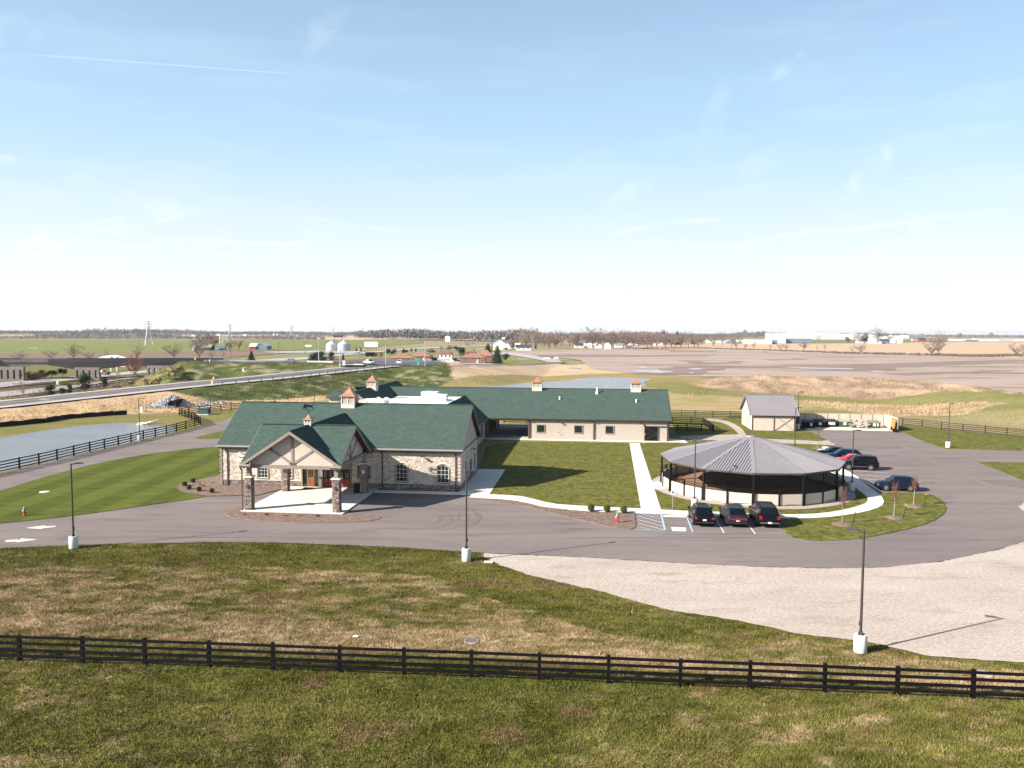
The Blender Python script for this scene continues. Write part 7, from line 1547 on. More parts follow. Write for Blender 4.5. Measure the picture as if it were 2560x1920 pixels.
house(1290, 1327, 875.5, 2.9, 2.4, 'white_wall', 'dark_roof', 'white low house at the left end of the plowed field', 9, win=3); house(1284, 1300, 870, 3.0, 2, 'white_wall', 'white_plain', 'little white house hidden behind the low house by the field', 8)
house(1437, 1458, 869.5, 3.0, 2.6, 'white_wall', 'dark_roof', 'white house with dark roof among bare trees, left of the gambrel barn', 9, win=2); house(1448, 1464, 864, 5.0, 2.0, 'white_wall', 'grey_roof', 'upper grey-roofed white house behind the dark-roofed one', 8)
house(1468, 1490, 869.5, 2.8, 1.8, 'white_wall', 'white_plain', 'low white buildings between the two dark-roofed houses', 8, win=2); house(1491, 1505, 870.5, 3.0, 2.4, 'white_wall', 'dark_roof', 'small dark-roofed white house just left of the gambrel barn', 8, gable='x')
# gambrel barn
p = G(1513, 873); q_ = G(1527, 873); w_ = q_.x - p.x; t = empty('gambrel_barn', (p.x, p.y, 0), 0, 'white gambrel-roofed barn with pale blue end by the far field edge', 'barn'); hgt = 3.2
prof = [(0, 0), (0, hgt), (1.2, hgt + 2.0), (w_ * .5, hgt + 3.0), (w_ - 1.2, hgt + 2.0), (w_, hgt), (w_, 0)]; b = MB(); b.slab([(x, 0, z) for x, z in prof], (0, 9, 0)); b.build('wall', M['white_wall'], t); b = MB()
for k in (1, 2, 3, 4): b.slab([(prof[k][0], -.2, prof[k][1] + .02), (prof[k + 1][0], -.2, prof[k + 1][1] + .02), (prof[k + 1][0], 9.2, prof[k + 1][1] + .02), (prof[k][0], 9.2, prof[k][1] + .02)], (0, 0, .12))
b.build('roof', M['white_plain'], t); b = MB(); b.box(w_, w_ + .1, 0, 9, 0, hgt); b.build('side_wall', M['blue_wall'], t)
house(1538, 1556, 868.5, 2.8, 1.6, 'white_wall', 'grey_roof', 'white shed right of the gambrel barn, under a bare tree', 7); house(1568, 1583, 869.5, 3.0, .4, 'blue_wall', 'white_plain', 'pale blue box shed with white end by the field edge', 6, gable='flat', cat='shed')
house(1574, 1595, 862, 3.0, 2.0, 'white_wall', 'orange_roof', 'long house with rusty roof behind the blue box shed', 9); house(1597, 1622, 862.5, 2.8, 1.6, 'brick_wall', 'grey_roof', 'long low grey-roofed house under the trees, right of the rusty roof', 9)
house(1630, 1655, 863, 3, .5, 'white_wall', 'white_plain', 'low pale building at the right end of the bare trees', 8, gable='flat')
house(1648, 1668, 846, 9, 2, 'white_wall', 'white_plain', 'left white domed works roof showing over the bare trees', 30, gable='x', cat='works hall'); house(1676, 1693, 846, 9, 2, 'white_wall', 'white_plain', 'right white domed works roof showing over the bare trees', 30, gable='x', cat='works hall')
for x0, x1, yb, h, wm, lab in [(1770, 1818, 857.5, 4.2, 'white_wall', 'white works hall behind the dark hedge trees'), (1818, 1832, 858, 4.4, 'blue_wall', 'blue-grey end block of the white works hall behind the hedge'), (1845, 1880, 855.5, 4.0, 'white_wall', 'white hall left of the long trailer-like building'), (1872, 1925, 860, 6.0, 'white_wall', 'long plain white hall at the far edge of the tan field'), (1925, 1942, 860, 6.0, 'blue_wall', 'blue end of the long plain white hall'),
                               (1935, 1962, 858.5, 8.5, 'white_wall', 'tall white hall left of the blue works building'), (1962, 2022, 858.5, 8.0, 'blue_wall', 'blue works building with small windows beyond the tan field'), (1922, 2130, 847.5, 14, 'white_wall', 'huge white factory stretching behind the blue works building'), (1975, 2025, 844, 20, 'white_wall', 'tallest white block of the distant factory'), (2130, 2178, 846, 11, 'white_wall', 'white factory end behind the bare farm trees'),
                               (2176, 2232, 850, 9, 'white_wall', 'big white hall behind the bare farmstead trees'), (2232, 2263, 845.8, 9, 'white_wall', 'white hall left of the blue-grey far hall'), (2263, 2297, 845.5, 9.5, 'blue_wall', 'blue-grey far hall right of the farmstead'), (2325, 2352, 845.5, 3.5, 'orange_roof', 'low tan building on the horizon beyond the lone bare trees'), (2380, 2416, 852.5, 4.2, 'white_wall', 'white low hall left of the blue-roofed block, far right'), (2414, 2440, 853, 3.5, 'blue_wall', 'blue-grey block in the row of low halls, far right'),
                               (2438, 2484, 852.5, 4.6, 'white_wall', 'white hall in the middle of the far right row'), (2484, 2522, 852.5, 4.6, 'galvanised', 'pale green-grey hall in the far right row'), (2522, 2557, 852.5, 4.8, 'white_wall', 'rightmost white hall at the picture edge')]:
    t = house(x0, x1, yb, h, 0, wm, 'white_plain', lab, 30 if h > 5 else 14, gable='flat', cat='works hall', name='works_hall')
# farmstead right
house(2176, 2192, 859, 8, 2.5, 'white_wall', 'white_plain', 'tall white farm building left of the blue farmhouse', 9, gable='x'); house(2203, 2222, 859.5, 5.5, 2.5, 'blue_wall', 'blue_wall', 'blue farmhouse beside the big bare farm tree', 9, win=2); house(2192, 2203, 859.5, 3, 1.5, 'white_wall', 'grey_roof', 'small white shed before the blue farmhouse', 6, gable='x')
house(2228, 2237, 857.3, 4.5, 2.5, 'white_wall', 'white_plain', 'small white gabled shed right of the blue farmhouse', 7, gable='x', cat='shed'); house(2282, 2297, 852, 3.5, 2.5, 'stucco', 'orange_roof', 'tan-roofed house out on the plain right of the farmstead', 8); house(2298, 2312, 852.5, 4, 3, 'red_barn', 'dark_roof', 'dark barn right of the tan-roofed house on the plain', 8, cat='barn')
house(2144, 2156, 858, 3.2, 2, 'white_wall', 'grey_roof', 'white house left among the farmstead trees', 8); house(2158, 2174, 857.5, 3.4, 2, 'white_wall', 'dark_roof', 'white house in the middle of the farmstead trees', 8)
def tank(px, yb, r, h, lab, m='white_plain', roof=.3, name='storage_tank', cat='tank', rm=None):
    p = G(px, yb); t = empty(name, (p.x, p.y, 0), 0, lab, cat); b = MB(); b.lathe([(r, 0), (r, h)], 20); b.build('shell', M[m], t, smooth=35)
    b = MB(); b.lathe([(r * 1.03, h), (r * .5, h + roof * .55), (.3, h + roof)], 20); b.build('roof', M[rm or m], t, smooth=20)
    b = MB()
    for k in range(1, 6): b.lathe([(r + .03, h * k / 6), (r + .05, h * k / 6 + .08)], 20)
    b.build('hoop', M[m], t); return t
tank(2251, 857.5, 5.5, 8, 'white round tank at the right end of the farmstead', roof=1); tank(829.5, 875.5, 5.1, 5.2, 'left of the two galvanised grain bins', 'galvanised', 3.4, 'grain_bin', 'grain bin'); tank(860, 876, 5.6, 5.6, 'right of the two galvanised grain bins', 'galvanised', 3.6, 'grain_bin', 'grain bin')
p = G(846, 868); b = MB(); b.box(-4.8, 4.8, -.3, .3, 10.5, 12.6); o = b.build('grain_elevator_head', M['dark_roof'], loc=(p.x, p.y, 0)); tag(o, 'long dark conveyor housing above the grain bins', 'conveyor'); b = MB()
for x in (-4, 4): b.box(x - .2, x + .2, -.2, .2, 0, 10.5)
b.build('leg', M['dark_roof'], o)
# the blue and red barn, the farm left
t = house(641, 669, 874, 3.6, 2.0, 'blue_wall', 'galvanised', 'blue-fronted barn end with pale gable roof in the green field', 14, gable='x', cat='barn', name='barn'); house(623.5, 640.5, 874, 3.2, 2.4, 'red_barn', 'white_plain', 'red-walled barn side with white roof joined to the blue barn', 10, cat='barn', name='barn')
house(499, 528, 876, 2.6, 2.2, 'dark_roof', 'grey_roof', 'long dark farmhouse among bare trees in the left fields', 9); house(480, 487, 876, 5.0, 3.0, 'white_wall', 'white_plain', 'narrow white gable left of the long dark farmhouse', 8, gable='x'); house(540, 563, 876, 3.0, .3, 'blue_wall', 'blue_plastic', 'dark blue trailer-like shed beneath the striped silos', 4, gable='flat', cat='shed')
for k in range(7): tank(550.5 + k * 3.4, 857.5, 1.15, 10.2, '%s tall pale silo of the row behind the dark farmhouse' % ('leftmost', 'second', 'third', 'middle', 'fifth', 'sixth', 'rightmost')[k], 'cream_paint', .8, 'silo', 'silo')
t = empty('fuel_tank', tuple(G(771, 871.5)), 0, 'white horizontal fuel tank left of the grain bins', 'tank'); b = MB(); b.tube((-3.2, 0, 2.2), (3.2, 0, 2.2), 1.35, n=16); b.build('shell', M['white_plain'], t); b = MB(); b.box(-2.2, -1.8, -.8, .8, 0, 1.2); b.box(1.8, 2.2, -.8, .8, 0, 1.2); b.build('saddle', M['steel'], t)
def board(xc, y0, y1, w, yb, lab, m='white_plain', legs=3, marks=False):
    p = G(xc, yb); t = empty('billboard', (p.x, p.y, 0), 0, lab, 'billboard'); z0 = onY((xc, y1), p.y).z; z1 = onY((xc, y0), p.y).z; W_2 = w / 2 * p.y / FPX; b = MB(); b.box(-W_2, W_2, -.3, 0, z0, z1); pn = b.build('panel', M[m], t); b = MB()
    for k in range(legs): u = -W_2 * .8 + 1.6 * W_2 * k / max(1, legs - 1) if legs > 1 else 0; b.box(u - .25, u + .25, 0, .4, 0, z1 - .3)
    b.build('leg', M['dark_metal'], t)
    if marks:
        b = MB(); zc = (z0 + z1) / 2 + .4
        for u, s in ((-.72, .9), (-.62, .6), (.12, .8), (.62, .8), (.7, .5)): b.lathe([(0.01, 0), (.8 * s, 0)], 8) if 0 else b.slab([(u * W_2 - s, -.32, zc - s * .5), (u * W_2 + s * .6, -.32, zc - s * .3), (u * W_2 + s, -.32, zc + s * .3), (u * W_2 - s * .4, -.32, zc + s * .6)], (0, -.05, 0))
        b.build('picture_mark', M['dark_metal'], pn)
board(928, 854.5, 867.5, 33, 872, 'wide white billboard with dark pictures right of the grain bins', marks=True, legs=8); board(1119, 840.5, 854.5, 12, 858, 'square white billboard standing alone in the far tan field', legs=2)
board(1258.5, 843, 848, 8, 860, 'small pale billboard before the far woods, right of the farmhouse', legs=1); board(1103, 866, 869.5, 8, 885, 'small blue board on a pole left of the purple bush', 'blue_plastic', 1); board(1230, 854, 858.5, 6, 880, 'small blue flag-like board beside the tall farmhouse', 'blue_plastic', 1)
# pylons
def pylon(x, yb, h, lab, tint='galvanised'):
    p = G(x, yb); t = empty('pylon', (p.x, p.y, 0), .5, lab, 'pylon', 'lattice power pylons'); b = MB(); r = .16; w0 = h * .15; w1 = h * .045; zs = [0, .22, .40, .55, .68, .8, .9, 1.0]
    wz = lambda f: w0 + (w1 - w0) * min(1, f / .68) if f < .68 else w1 * (1 - (f - .68) / .32 * .6)
    for sx in (-1, 1):
        for sy in (-1, 1):
            for f0, f1 in zip(zs[:-1], zs[1:]): b.bar((sx * wz(f0), sy * wz(f0), f0 * h), (sx * wz(f1), sy * wz(f1), f1 * h), r * 1.5, r * 1.5)
    b.build('tower_leg', M[tint], t); b = MB()
    for f0, f1 in zip(zs[:-1], zs[1:]):
        for s in (-1, 1):
            b.bar((-wz(f0), s * wz(f0), f0 * h), (wz(f1), s * wz(f1), f1 * h), r, r); b.bar((wz(f0), s * wz(f0), f0 * h), (-wz(f1), s * wz(f1), f1 * h), r, r)
            b.bar((s * wz(f0), -wz(f0), f0 * h), (s * wz(f1), wz(f1), f1 * h), r, r); b.bar((-wz(f1), s * wz(f1), f1 * h), (wz(f1), s * wz(f1), f1 * h), r, r)
    b.build('lattice', M[tint], t); b = MB()
    for f, l in ((.74, .16), (.85, .20), (.95, .15)): b.bar((-l * h, 0, f * h), (l * h, 0, f * h), .3, .3); b.bar((-l * h, 0, f * h), (0, 0, f * h + h * .045), .2, .2); b.bar((l * h, 0, f * h), (0, 0, f * h + h * .045), .2, .2)
    b.build('cross_arm', M[tint], t)
pylon(372, 864, 27.5, 'nearest and tallest lattice pylon, in the green field at left'); pylon(575, 851, 28, 'pylon rising behind the striped silos'); pylon(729, 846.5, 28, 'pylon above the fields left of the signal poles'); pylon(832, 843, 28, 'pylon behind the grain bins'); pylon(907, 838, 28, 'farthest faint pylon right of the grain bins')
# utility poles
for k, (x, yb, yt, lab) in enumerate([(84, 892, 868, 'street lamp with two pale heads behind the overpass'), (577, 893, 862, 'utility pole in the brown field left of the spruce'), (696.5, 884, 857, 'utility pole right of the blue barn'), (763, 887, 852, 'tall thin pole by the white tank'), (735, 878, 851, 'thin pole between the barn and the white tank'), (1150, 866, 838, 'utility pole before the far woods, left one'), (1171, 865, 839, 'utility pole before the far woods, second'), (1191, 865, 842, 'utility pole before the far woods, third'), (1208, 864, 843, 'utility pole before the far woods, fourth'), (1091.5, 866, 845, 'utility pole by the far tan field'), (1237, 858, 842, 'utility pole near the farmhouse')]):
    p = G(x, yb); top = onY((x, yt), p.y).z; t = empty('utility_pole', (p.x, p.y, 0), 0, lab, 'utility pole', 'distant utility poles'); b = MB(); b.tube((0, 0, 0), (0, 0, top), .22, .15, 6); b.build('shaft', M['bark' if k else 'steel'], t); b = MB(); b.bar((-1.5, 0, top - .6), (1.5, 0, top - .6), .2, .2)
    b.build('cross_arm', M['bark' if k else 'steel'], t)
    if k == 0:
        for s in (-1, 1): b = MB(); b.box(s * 1.9 - .5, s * 1.9 + .5, -.4, .4, top - .6, top - .3); b.build('lamp_head', M['white_plain'], t)

# ------------------------------------------------------------------ trees
def bare_tree(seed, h, spread, m_tw='twig', nl=8, tw=340, leaves=None, nleaf=0, vase=.9, tk=.024):
    rs = random.Random(seed); tr = MB(); cr = MB(); th = h * rs.uniform(.18, .28); r0_ = h * tk; tr.tube((0, 0, -.3), (0, 0, th), r0_ * 1.25, r0_, 7)
    tips = []
    for k in range(nl):
        a = 2 * math.pi * (k + rs.uniform(-.3, .3)) / nl; up_ = rs.uniform(.5, 1.0) if k else 1.2; l = h * rs.uniform(.56, .78); d = Vector((math.cos(a) * vase * (1.15 - up_ * .6), math.sin(a) * vase * (1.15 - up_ * .6), up_)).normalized()
        p0 = Vector((0, 0, th * rs.uniform(.75, 1.0))); p1 = p0 + d * l * .45; d2 = (d + Vector((rs.uniform(-.2, .2), rs.uniform(-.2, .2), .25))).normalized(); p2 = p1 + d2 * l * .55
        cr.tube(p0, p1, r0_ * .55, r0_ * .36, 5, caps=False); cr.tube(p1, p2, r0_ * .36, r0_ * .14, 5, caps=False)
        for j in range(7):
            f = rs.uniform(.25, 1); q = p0.lerp(p1, f * 2) if f < .5 else p1.lerp(p2, (f - .5) * 2); aa = rs.uniform(0, 6.28); dd = (d2 * .7 + Vector((math.cos(aa), math.sin(aa), rs.uniform(-.1, .6)))).normalized(); ll = h * rs.uniform(.12, .24) * spread; q2 = q + dd * ll; cr.tube(q, q2, r0_ * .14, r0_ * .05, 3, caps=False); tips.append((q, q2, dd))
    for k in range(tw):
        q, q2, dd = rs.choice(tips); p = q.lerp(q2, rs.uniform(.15, 1.05)); aa = rs.uniform(0, 6.28); d = (dd * .8 + Vector((math.cos(aa), math.sin(aa), rs.uniform(-.3, .7)))).normalized(); l = h * rs.uniform(.05, .12); w = h * .0042; s = d.cross(Vector((rs.uniform(-1, 1), rs.uniform(-1, 1), rs.uniform(-1, 1)))).normalized() * w
        cr.add([p - s, p + s, p + d * l], [(0, 1, 2)])
        if rs.random() < .8: p3 = p + d * l * .5; d3 = (d + Vector((rs.uniform(-1, 1), rs.uniform(-1, 1), rs.uniform(-.5, 1)))).normalized(); cr.add([p3 - s * .7, p3 + s * .7, p3 + d3 * l * .6], [(0, 1, 2)])
    lf = None
    if nleaf:
        lf = MB()
        for k in range(nleaf):
            q, q2, dd = rs.choice(tips); p = q.lerp(q2, rs.uniform(.3, 1.2)) + Vector((rs.gauss(0, .02), rs.gauss(0, .02), rs.gauss(0, .02))) * h; s = h * rs.uniform(.02, .042); u = Vector((rs.gauss(0, 1), rs.gauss(0, 1), rs.gauss(0, 1))).normalized() * s; v = u.cross(Vector((rs.gauss(0, 1), rs.gauss(0, 1), 1))).normalized() * s; lf.add([p, p + u, p + v], [(0, 1, 2)])
        lf = lf.mesh('leaves', M[leaves], fixn=False)
    zs = sorted(v[2] for v in cr.v); f = h / zs[int(len(zs) * .995)]
    for q in (tr, cr): q.v = [(x * f, y * f, z * f) for x, y, z in q.v]
    if lf: lf.transform(Matrix.Scale(f, 4))
    return tr.mesh('trunk', M['bark']), cr.mesh('crown', M[m_tw], fixn=False), lf
def spruce_mesh(seed, w, n=1500, m='evergreen', tiers=9, rag=.25, taper=1.0):
    "unit height"
    rs = random.Random(seed); b = MB()
    for k in range(n):
        z = 1 - rs.random() ** .6; z = max(.04, z); tier = (z * tiers) % 1; rmax = w * (1 - z) ** taper * (1.0 - .28 * tier) * (1 + rs.uniform(-rag, rag)); a = rs.uniform(0, 6.28); r_ = rmax * rs.uniform(.55, 1); p = Vector((math.cos(a) * r_, math.sin(a) * r_, z)); d = Vector((math.cos(a), math.sin(a), -.35)); s = Vector((-math.sin(a), math.cos(a), rs.uniform(-.3, .3))) * .028; b.add([p - s, p + s, p + d * .065 * rs.uniform(.6, 1.2)], [(0, 1, 2)])
    b.lathe([(w * .62, .05), (w * .34, .45), (.01, .93)], 9); return b.mesh('foliage', M[m], fixn=False)
def round_mesh(seed, rx, n=1400, m='evergreen', lumps=9, fs=.05, z0=.12):
    rs = random.Random(seed); b = MB(); L_ = [(Vector((rs.gauss(0, rx * .38), rs.gauss(0, rx * .38), rs.uniform(z0 + .18, .80))), rs.uniform(.2, .30)) for _ in range(lumps)]
    for k in range(n):
        c, r_ = rs.choice(L_); d = Vector((rs.gauss(0, 1), rs.gauss(0, 1), rs.gauss(0, 1))).normalized(); p = c + d * r_ * rs.uniform(.7, 1.0); p.z = min(1.0, max(z0 * .4, p.z)); u = Vector((rs.gauss(0, 1), rs.gauss(0, 1), rs.gauss(0, 1))).normalized() * fs * rs.uniform(.6, 1.3); v = u.cross(d).normalized() * fs * .8; b.add([p - u * .5, p + u * .5, p + v], [(0, 1, 2)])
    for c, r_ in L_[:6]: 
        vs = [(c.x + r_ * .6 * math.cos(t) * math.cos(q), c.y + r_ * .6 * math.sin(t) * math.cos(q), c.z + r_ * .6 * math.sin(q)) for q in (-1, 0, 1) for t in (0, 1.26, 2.5, 3.77, 5.0)]; b.add(vs, [(i * 5 + k, i * 5 + (k + 1) % 5, i * 5 + 5 + (k + 1) % 5, i * 5 + 5 + k) for i in range(2) for k in range(5)])
    return b.mesh('foliage', M[m], fixn=False)
BT = [bare_tree(i, 1.0, 1.0, 'twig', 7 + i % 3, 520, vase=.8 + .15 * (i % 3)) for i in range(6)]
BTf = [bare_tree(30 + i, 1.0, 1.15, 'twig', 10, 900, vase=.9) for i in range(3)]
BTb = [bare_tree(20 + i, 1.0, .9, 'twig_brown', 8, 480, leaves='red_leaf', nleaf=1200) for i in range(2)]
BTl = [bare_tree(25 + i, 1.0, .9, 'twig_brown', 9, 420, leaves='twig_brown', nleaf=900) for i in range(2)]
BTy = [bare_tree(28 + i, 1.0, 1.0, 'twig_yellow', 8, 420, leaves='twig_yellow', nleaf=250) for i in range(2)]
BTp = [bare_tree(33 + i, 1.0, .8, 'twig_pale', 7, 520, vase=.6) for i in range(3)]
SPm = [spruce_mesh(i, .30) for i in range(3)]; SPn = [spruce_mesh(9, .22, 1000), spruce_mesh(10, .40, 1700, 'evergreen', 8, .35, .7)]
RDm = [round_mesh(i, .36) for i in range(3)]; RDp = [round_mesh(5 + i, .36, m='evergreen_pale') for i in range(2)]; RDb = [round_mesh(8 + i, .36, 1600, m='twig', fs=.04) for i in range(2)]; RDr = [round_mesh(12, .36, 1600, m='twig_brown', fs=.04)]; RDy = [round_mesh(14 + i, .40, 1300, m='twig_yellow', fs=.035) for i in range(2)]; RDl = [round_mesh(17 + i, .40, 1300, m='twig', fs=.035) for i in range(2)]; CDm = [round_mesh(20 + i, .26, 1700, 'evergreen', 12, .045, .05) for i in range(2)]
TRUNK = MB().tube((0, 0, -.02), (0, 0, .3), .03, .02, 6).mesh('trunk', M['bark'])
trs = random.Random(11)
def plant(protos, p, h, lab, grp=None, wx=1.0, name='bare_tree', cat='tree'):
    t = empty(name, (p.x, p.y, p.z), trs.uniform(0, 6.28), lab, cat, grp); t.scale = (h * wx, h * wx, h)
    k = trs.choice(protos)
    if isinstance(k, tuple):
        inst('trunk', k[0], t); inst('crown', k[1], t)
        if k[2]: inst('leaves', k[2], t)
    else: inst('trunk', TRUNK, t); inst('crown', k, t)
    return t
def tree(protos, x, yb, ht_px, lab, grp=None, wx=1.0, z=None, terr=False, **kw):
    p = GT(x, yb) if terr else G(x, yb, z or 0); h = ht_px * p.y / FPX * 1.02; return plant(protos, p, h, lab, grp, wx, **kw)
# evergreens
EV = 'dark evergreens round the junction'
tree(SPm, 628.5, 900, 24, 'dark spruce standing alone beyond the upper road guardrail', EV, 1.5, name='spruce'); tree([SPn[1]] + CDm, 782, 905, 22, 'left dark evergreen of the clump behind the leftmost signal pole', EV, 1.8, name='spruce'); tree([SPn[1]] + CDm, 792, 903, 23, 'second dark evergreen of the clump, behind the pole', EV, 1.5, name='spruce'); tree([SPn[1]] + CDm, 804, 904, 26, 'tallest dark evergreen right of the leftmost signal pole', EV, 1.3, name='spruce')
tree([SPn[1]] + CDm, 829, 903, 24, 'narrow evergreen among reddish scrub between two signal poles', EV, 1.1, name='spruce'); tree(SPn, 858, 904, 20, 'dark evergreen directly right of the island pole', EV, 1.3, name='spruce')
tree(SPn[1:], 1243, 909, 46, 'tall dark spruce right of the wide brick house', EV, 1.0, name='spruce'); tree(SPn[1:], 1220, 882, 24, 'broad green pine behind the wide brick house', EV, 1.35, name='spruce'); tree(RDm, 1152, 893, 27, 'round dark evergreen between the red roof and the wide brick house', EV, 1.35, name='evergreen_tree'); tree(RDm, 1141, 879, 16, 'small dark evergreen behind the round one', EV, 1.2, name='evergreen_tree')
tree(RDm, 1265, 904, 23, 'dark evergreen right of the tall spruce', EV, 1.1, name='evergreen_tree'); tree(RDm, 975, 893, 22, 'dark evergreen behind the orange roof by the middle pole', EV, 1.3, name='evergreen_tree'); tree(RDm, 1011, 886, 12, 'low dark evergreen above the orange roof', EV, 2.0, name='evergreen_tree'); tree(RDp, 938, 893, 13, 'small brown-green shrub tree right of the message board', EV, 1.5, name='evergreen_tree')
tree(SPn, 1339, 872, 15, 'narrow dark conifer beside the low white field house', EV, 1.2, name='spruce'); tree(SPn, 1693, 862, 34, 'dark tall pine over the hedge, left of the works halls', EV, .9, name='spruce'); tree(SPn, 1731, 860, 28, 'dark narrow pine among the bare hedge trees', EV, .9, name='spruce')
tree(SPn, 215, 976, 43, 'tall dark cedar in front of the arched pier', 'cedars in the scrub by the highway', 2.3, name='cedar', terr=True) if 0 else None
for x, yb, h, wx, lab, pr_ in [(213, 977, 44, 1.25, 'tall dark cedar in front of the arched pier', CDm), (262, 970, 27, 1.0, 'slim dark cedar right of the arched pier', CDm), (127, 989, 28, 1.5, 'brownish cedar nearest the highway at left', CDm), (157, 986, 17, 1.6, 'low cedar left of the slim one by the highway', CDm), (174, 984, 24, 1.0, 'slim cedar between the low one and the pier', CDm)]:
    tree(pr_, x, yb, h, lab, 'cedars in the scrub by the highway', wx, name='cedar', terr=True)
# bare trees, left
LB = 'bare trees behind the overpass'
for x, yb, h, wx, lab, pr_ in [(50, 902, 24, 2.0, 'low spreading bare thicket tree at far left behind the overpass', BT), (128, 901, 26, 1.6, 'wide bare tree left of the tall one behind the overpass', BT), (184, 901, 42, 1.0, 'tall bare vase-shaped tree behind the overpass', BTf), (222, 902, 24, 1.4, 'low bare tree right of the tall vase-shaped one', BT), (268, 900, 34, .7, 'faint slim bare tree above the white curved billboard', BTp), (342, 902, 52, .95, 'tall pale bare tree behind the rusty-leaved one', BTp), (434, 899, 40, 1.15, 'wide bare tree behind the right end of the overpass', BTf), (498, 899, 45, 1.0, 'bare tree with dark trunk at the end of the overpass', BTf),
                               (530, 897, 20, 1.3, 'small bare bush-like tree in the brown field', BT), (557, 896, 20, .8, 'slim small bare tree in the brown field', BT), (475, 876, 24, .9, 'pale bare tree left of the dark farmhouse', BTp), (498, 877, 38, .9, 'bare tree over the dark farmhouse', BTf), (517, 874, 50, 1.0, 'tallest bare tree of the left farm', BTf), (536, 873, 34, 1.2, 'brown leafy tree in front of the silos, left', BTl), (575, 879, 28, 1.2, 'round brown tree beside the silos', BTl), (598, 876, 25, 1.1, 'small round pale brown tree left of the barn', BTl), (615, 873, 14, 1.1, 'small bare shrub touching the red barn', BT), (-14, 885, 14, 1.5, 'dark bush cut by the left picture edge', BT),
                               (795, 871, 8, 2, 'low brown bush right of the white tank', BT), (815, 903, 15, 2.4, 'reddish bare scrub between the signal poles', BTb), (840, 906, 14, 2.0, 'second patch of reddish scrub by the island pole', BTb)]: tree(pr_, x, yb, h, lab, LB, wx)
tree(BTb, 339, 949, 68, 'rusty-leaved tree standing in front of the overpass', None, .75); tree(BTp, 296, 955, 40, 'thin bare sapling left of the rusty-leaved tree', None, .6); tree(BTp, 57, 990, 38, 'thin leafless tree in the scrub at the far left', None, 1.0)
tree(RDm, 156, 944, 24, 'dark tree under the overpass left of the arched pier', None, 1.0, name='evergreen_tree'); tree(BTf, 98, 999, 26, 'small bare scrub tree by the highway, left', None, 1.0)
for x, yb, h, wx, lab, pr_ in [(70, 952, 27, 2.2, 'dark reddish thicket below the overpass at left', RDr), (100, 948, 24, 2.0, 'brown thicket right of the reddish one below the overpass', RDb), (128, 944, 20, 1.8, 'pale thicket below the overpass', RDp), (424, 958, 35, 1.4, 'yellow-brown bush at the right arched pier', RDy), (398, 962, 26, 1.6, 'low yellow bush left of the taller one at the pier', RDy), (446, 948, 30, 1.3, 'brown bush on the end slope of the overpass', RDy), (470, 933, 24, 1.4, 'brush growing up the end slope of the overpass', RDy), (487, 920, 18, 1.6, 'brush near the top of the end slope', RDy), (362, 964, 20, 2.0, 'low bare brush along the far road edge', RDy), (330, 966, 16, 2.2, 'reddish bare brush before the rusty-leaved tree', RDl), (240, 972, 11, 2.0, 'small brush between the two cedars', RDl), (290, 972, 13, 2.6, 'low brown brush right of the slim cedar', RDl), (30, 1006, 14, 3.0, 'low yellow weeds at the far left by the highway', RDy), (75, 1000, 13, 2.6, 'low brown brush in front of the thin leafless tree', RDl), (195, 982, 9, 2.8, 'low brush at the foot of the tall cedar', RDl), (380, 966, 18, 1.8, 'brush in front of the right arched pier', RDy)]:
    tree(pr_, x, yb, h, lab, 'scrub between highway and overpass', wx, name='thicket', cat='thicket', terr=True)
# middle and right
MB_ = 'bare trees by the brick houses'
for x, yb, h, wx, lab, pr_ in [(952, 897, 18, 1.5, 'brown bare shrub tree behind the middle signal pole', BTl), (1075, 884, 14, 2.2, 'dark wide bush above the orange-roofed wing', RDb), (1124, 876, 13, 2.0, 'purplish wide bush left of the round evergreen', RDb), (1170, 868, 16, 1.6, 'bare shrub behind the side road, right of the evergreen', BT), (1185, 881, 16, 1.4, 'pale bare shrub above the red-brown roof', BTp), (1280, 873, 24, 1.1, 'dark brown round tree beside the white farmhouse', RDr), (1305, 871, 54, .55, 'very tall slim bare tree right of the farmhouse', BTp), (1330, 868, 52, .5, 'tall pale pole-like bare tree by the low field house', BTp)]: tree(pr_, x, yb, h, lab, MB_, wx)
k = 0; GR = 'bare wood behind the plowed field'
spots = []
for x in np.arange(1296, 1720, 9.5): spots.append((x + trs.uniform(-4, 4), trs.uniform(859, 864), trs.uniform(28, 36)))
for x in np.arange(1300, 1760, 15): spots.append((x + trs.uniform(-5, 5), trs.uniform(864.5, 870), trs.uniform(26, 38)))
for x, yb, h in sorted(spots, key=lambda q: -q[1]):
    near = 'front' if yb > 864 else 'back'; tree(BTf + BTp if near == 'front' else BTf + BT + RDb, x, yb, h, 'bare tree in the %s row of the grey wood behind the plowed field' % near, GR + ', %s row' % near, trs.uniform(1.1, 1.5))
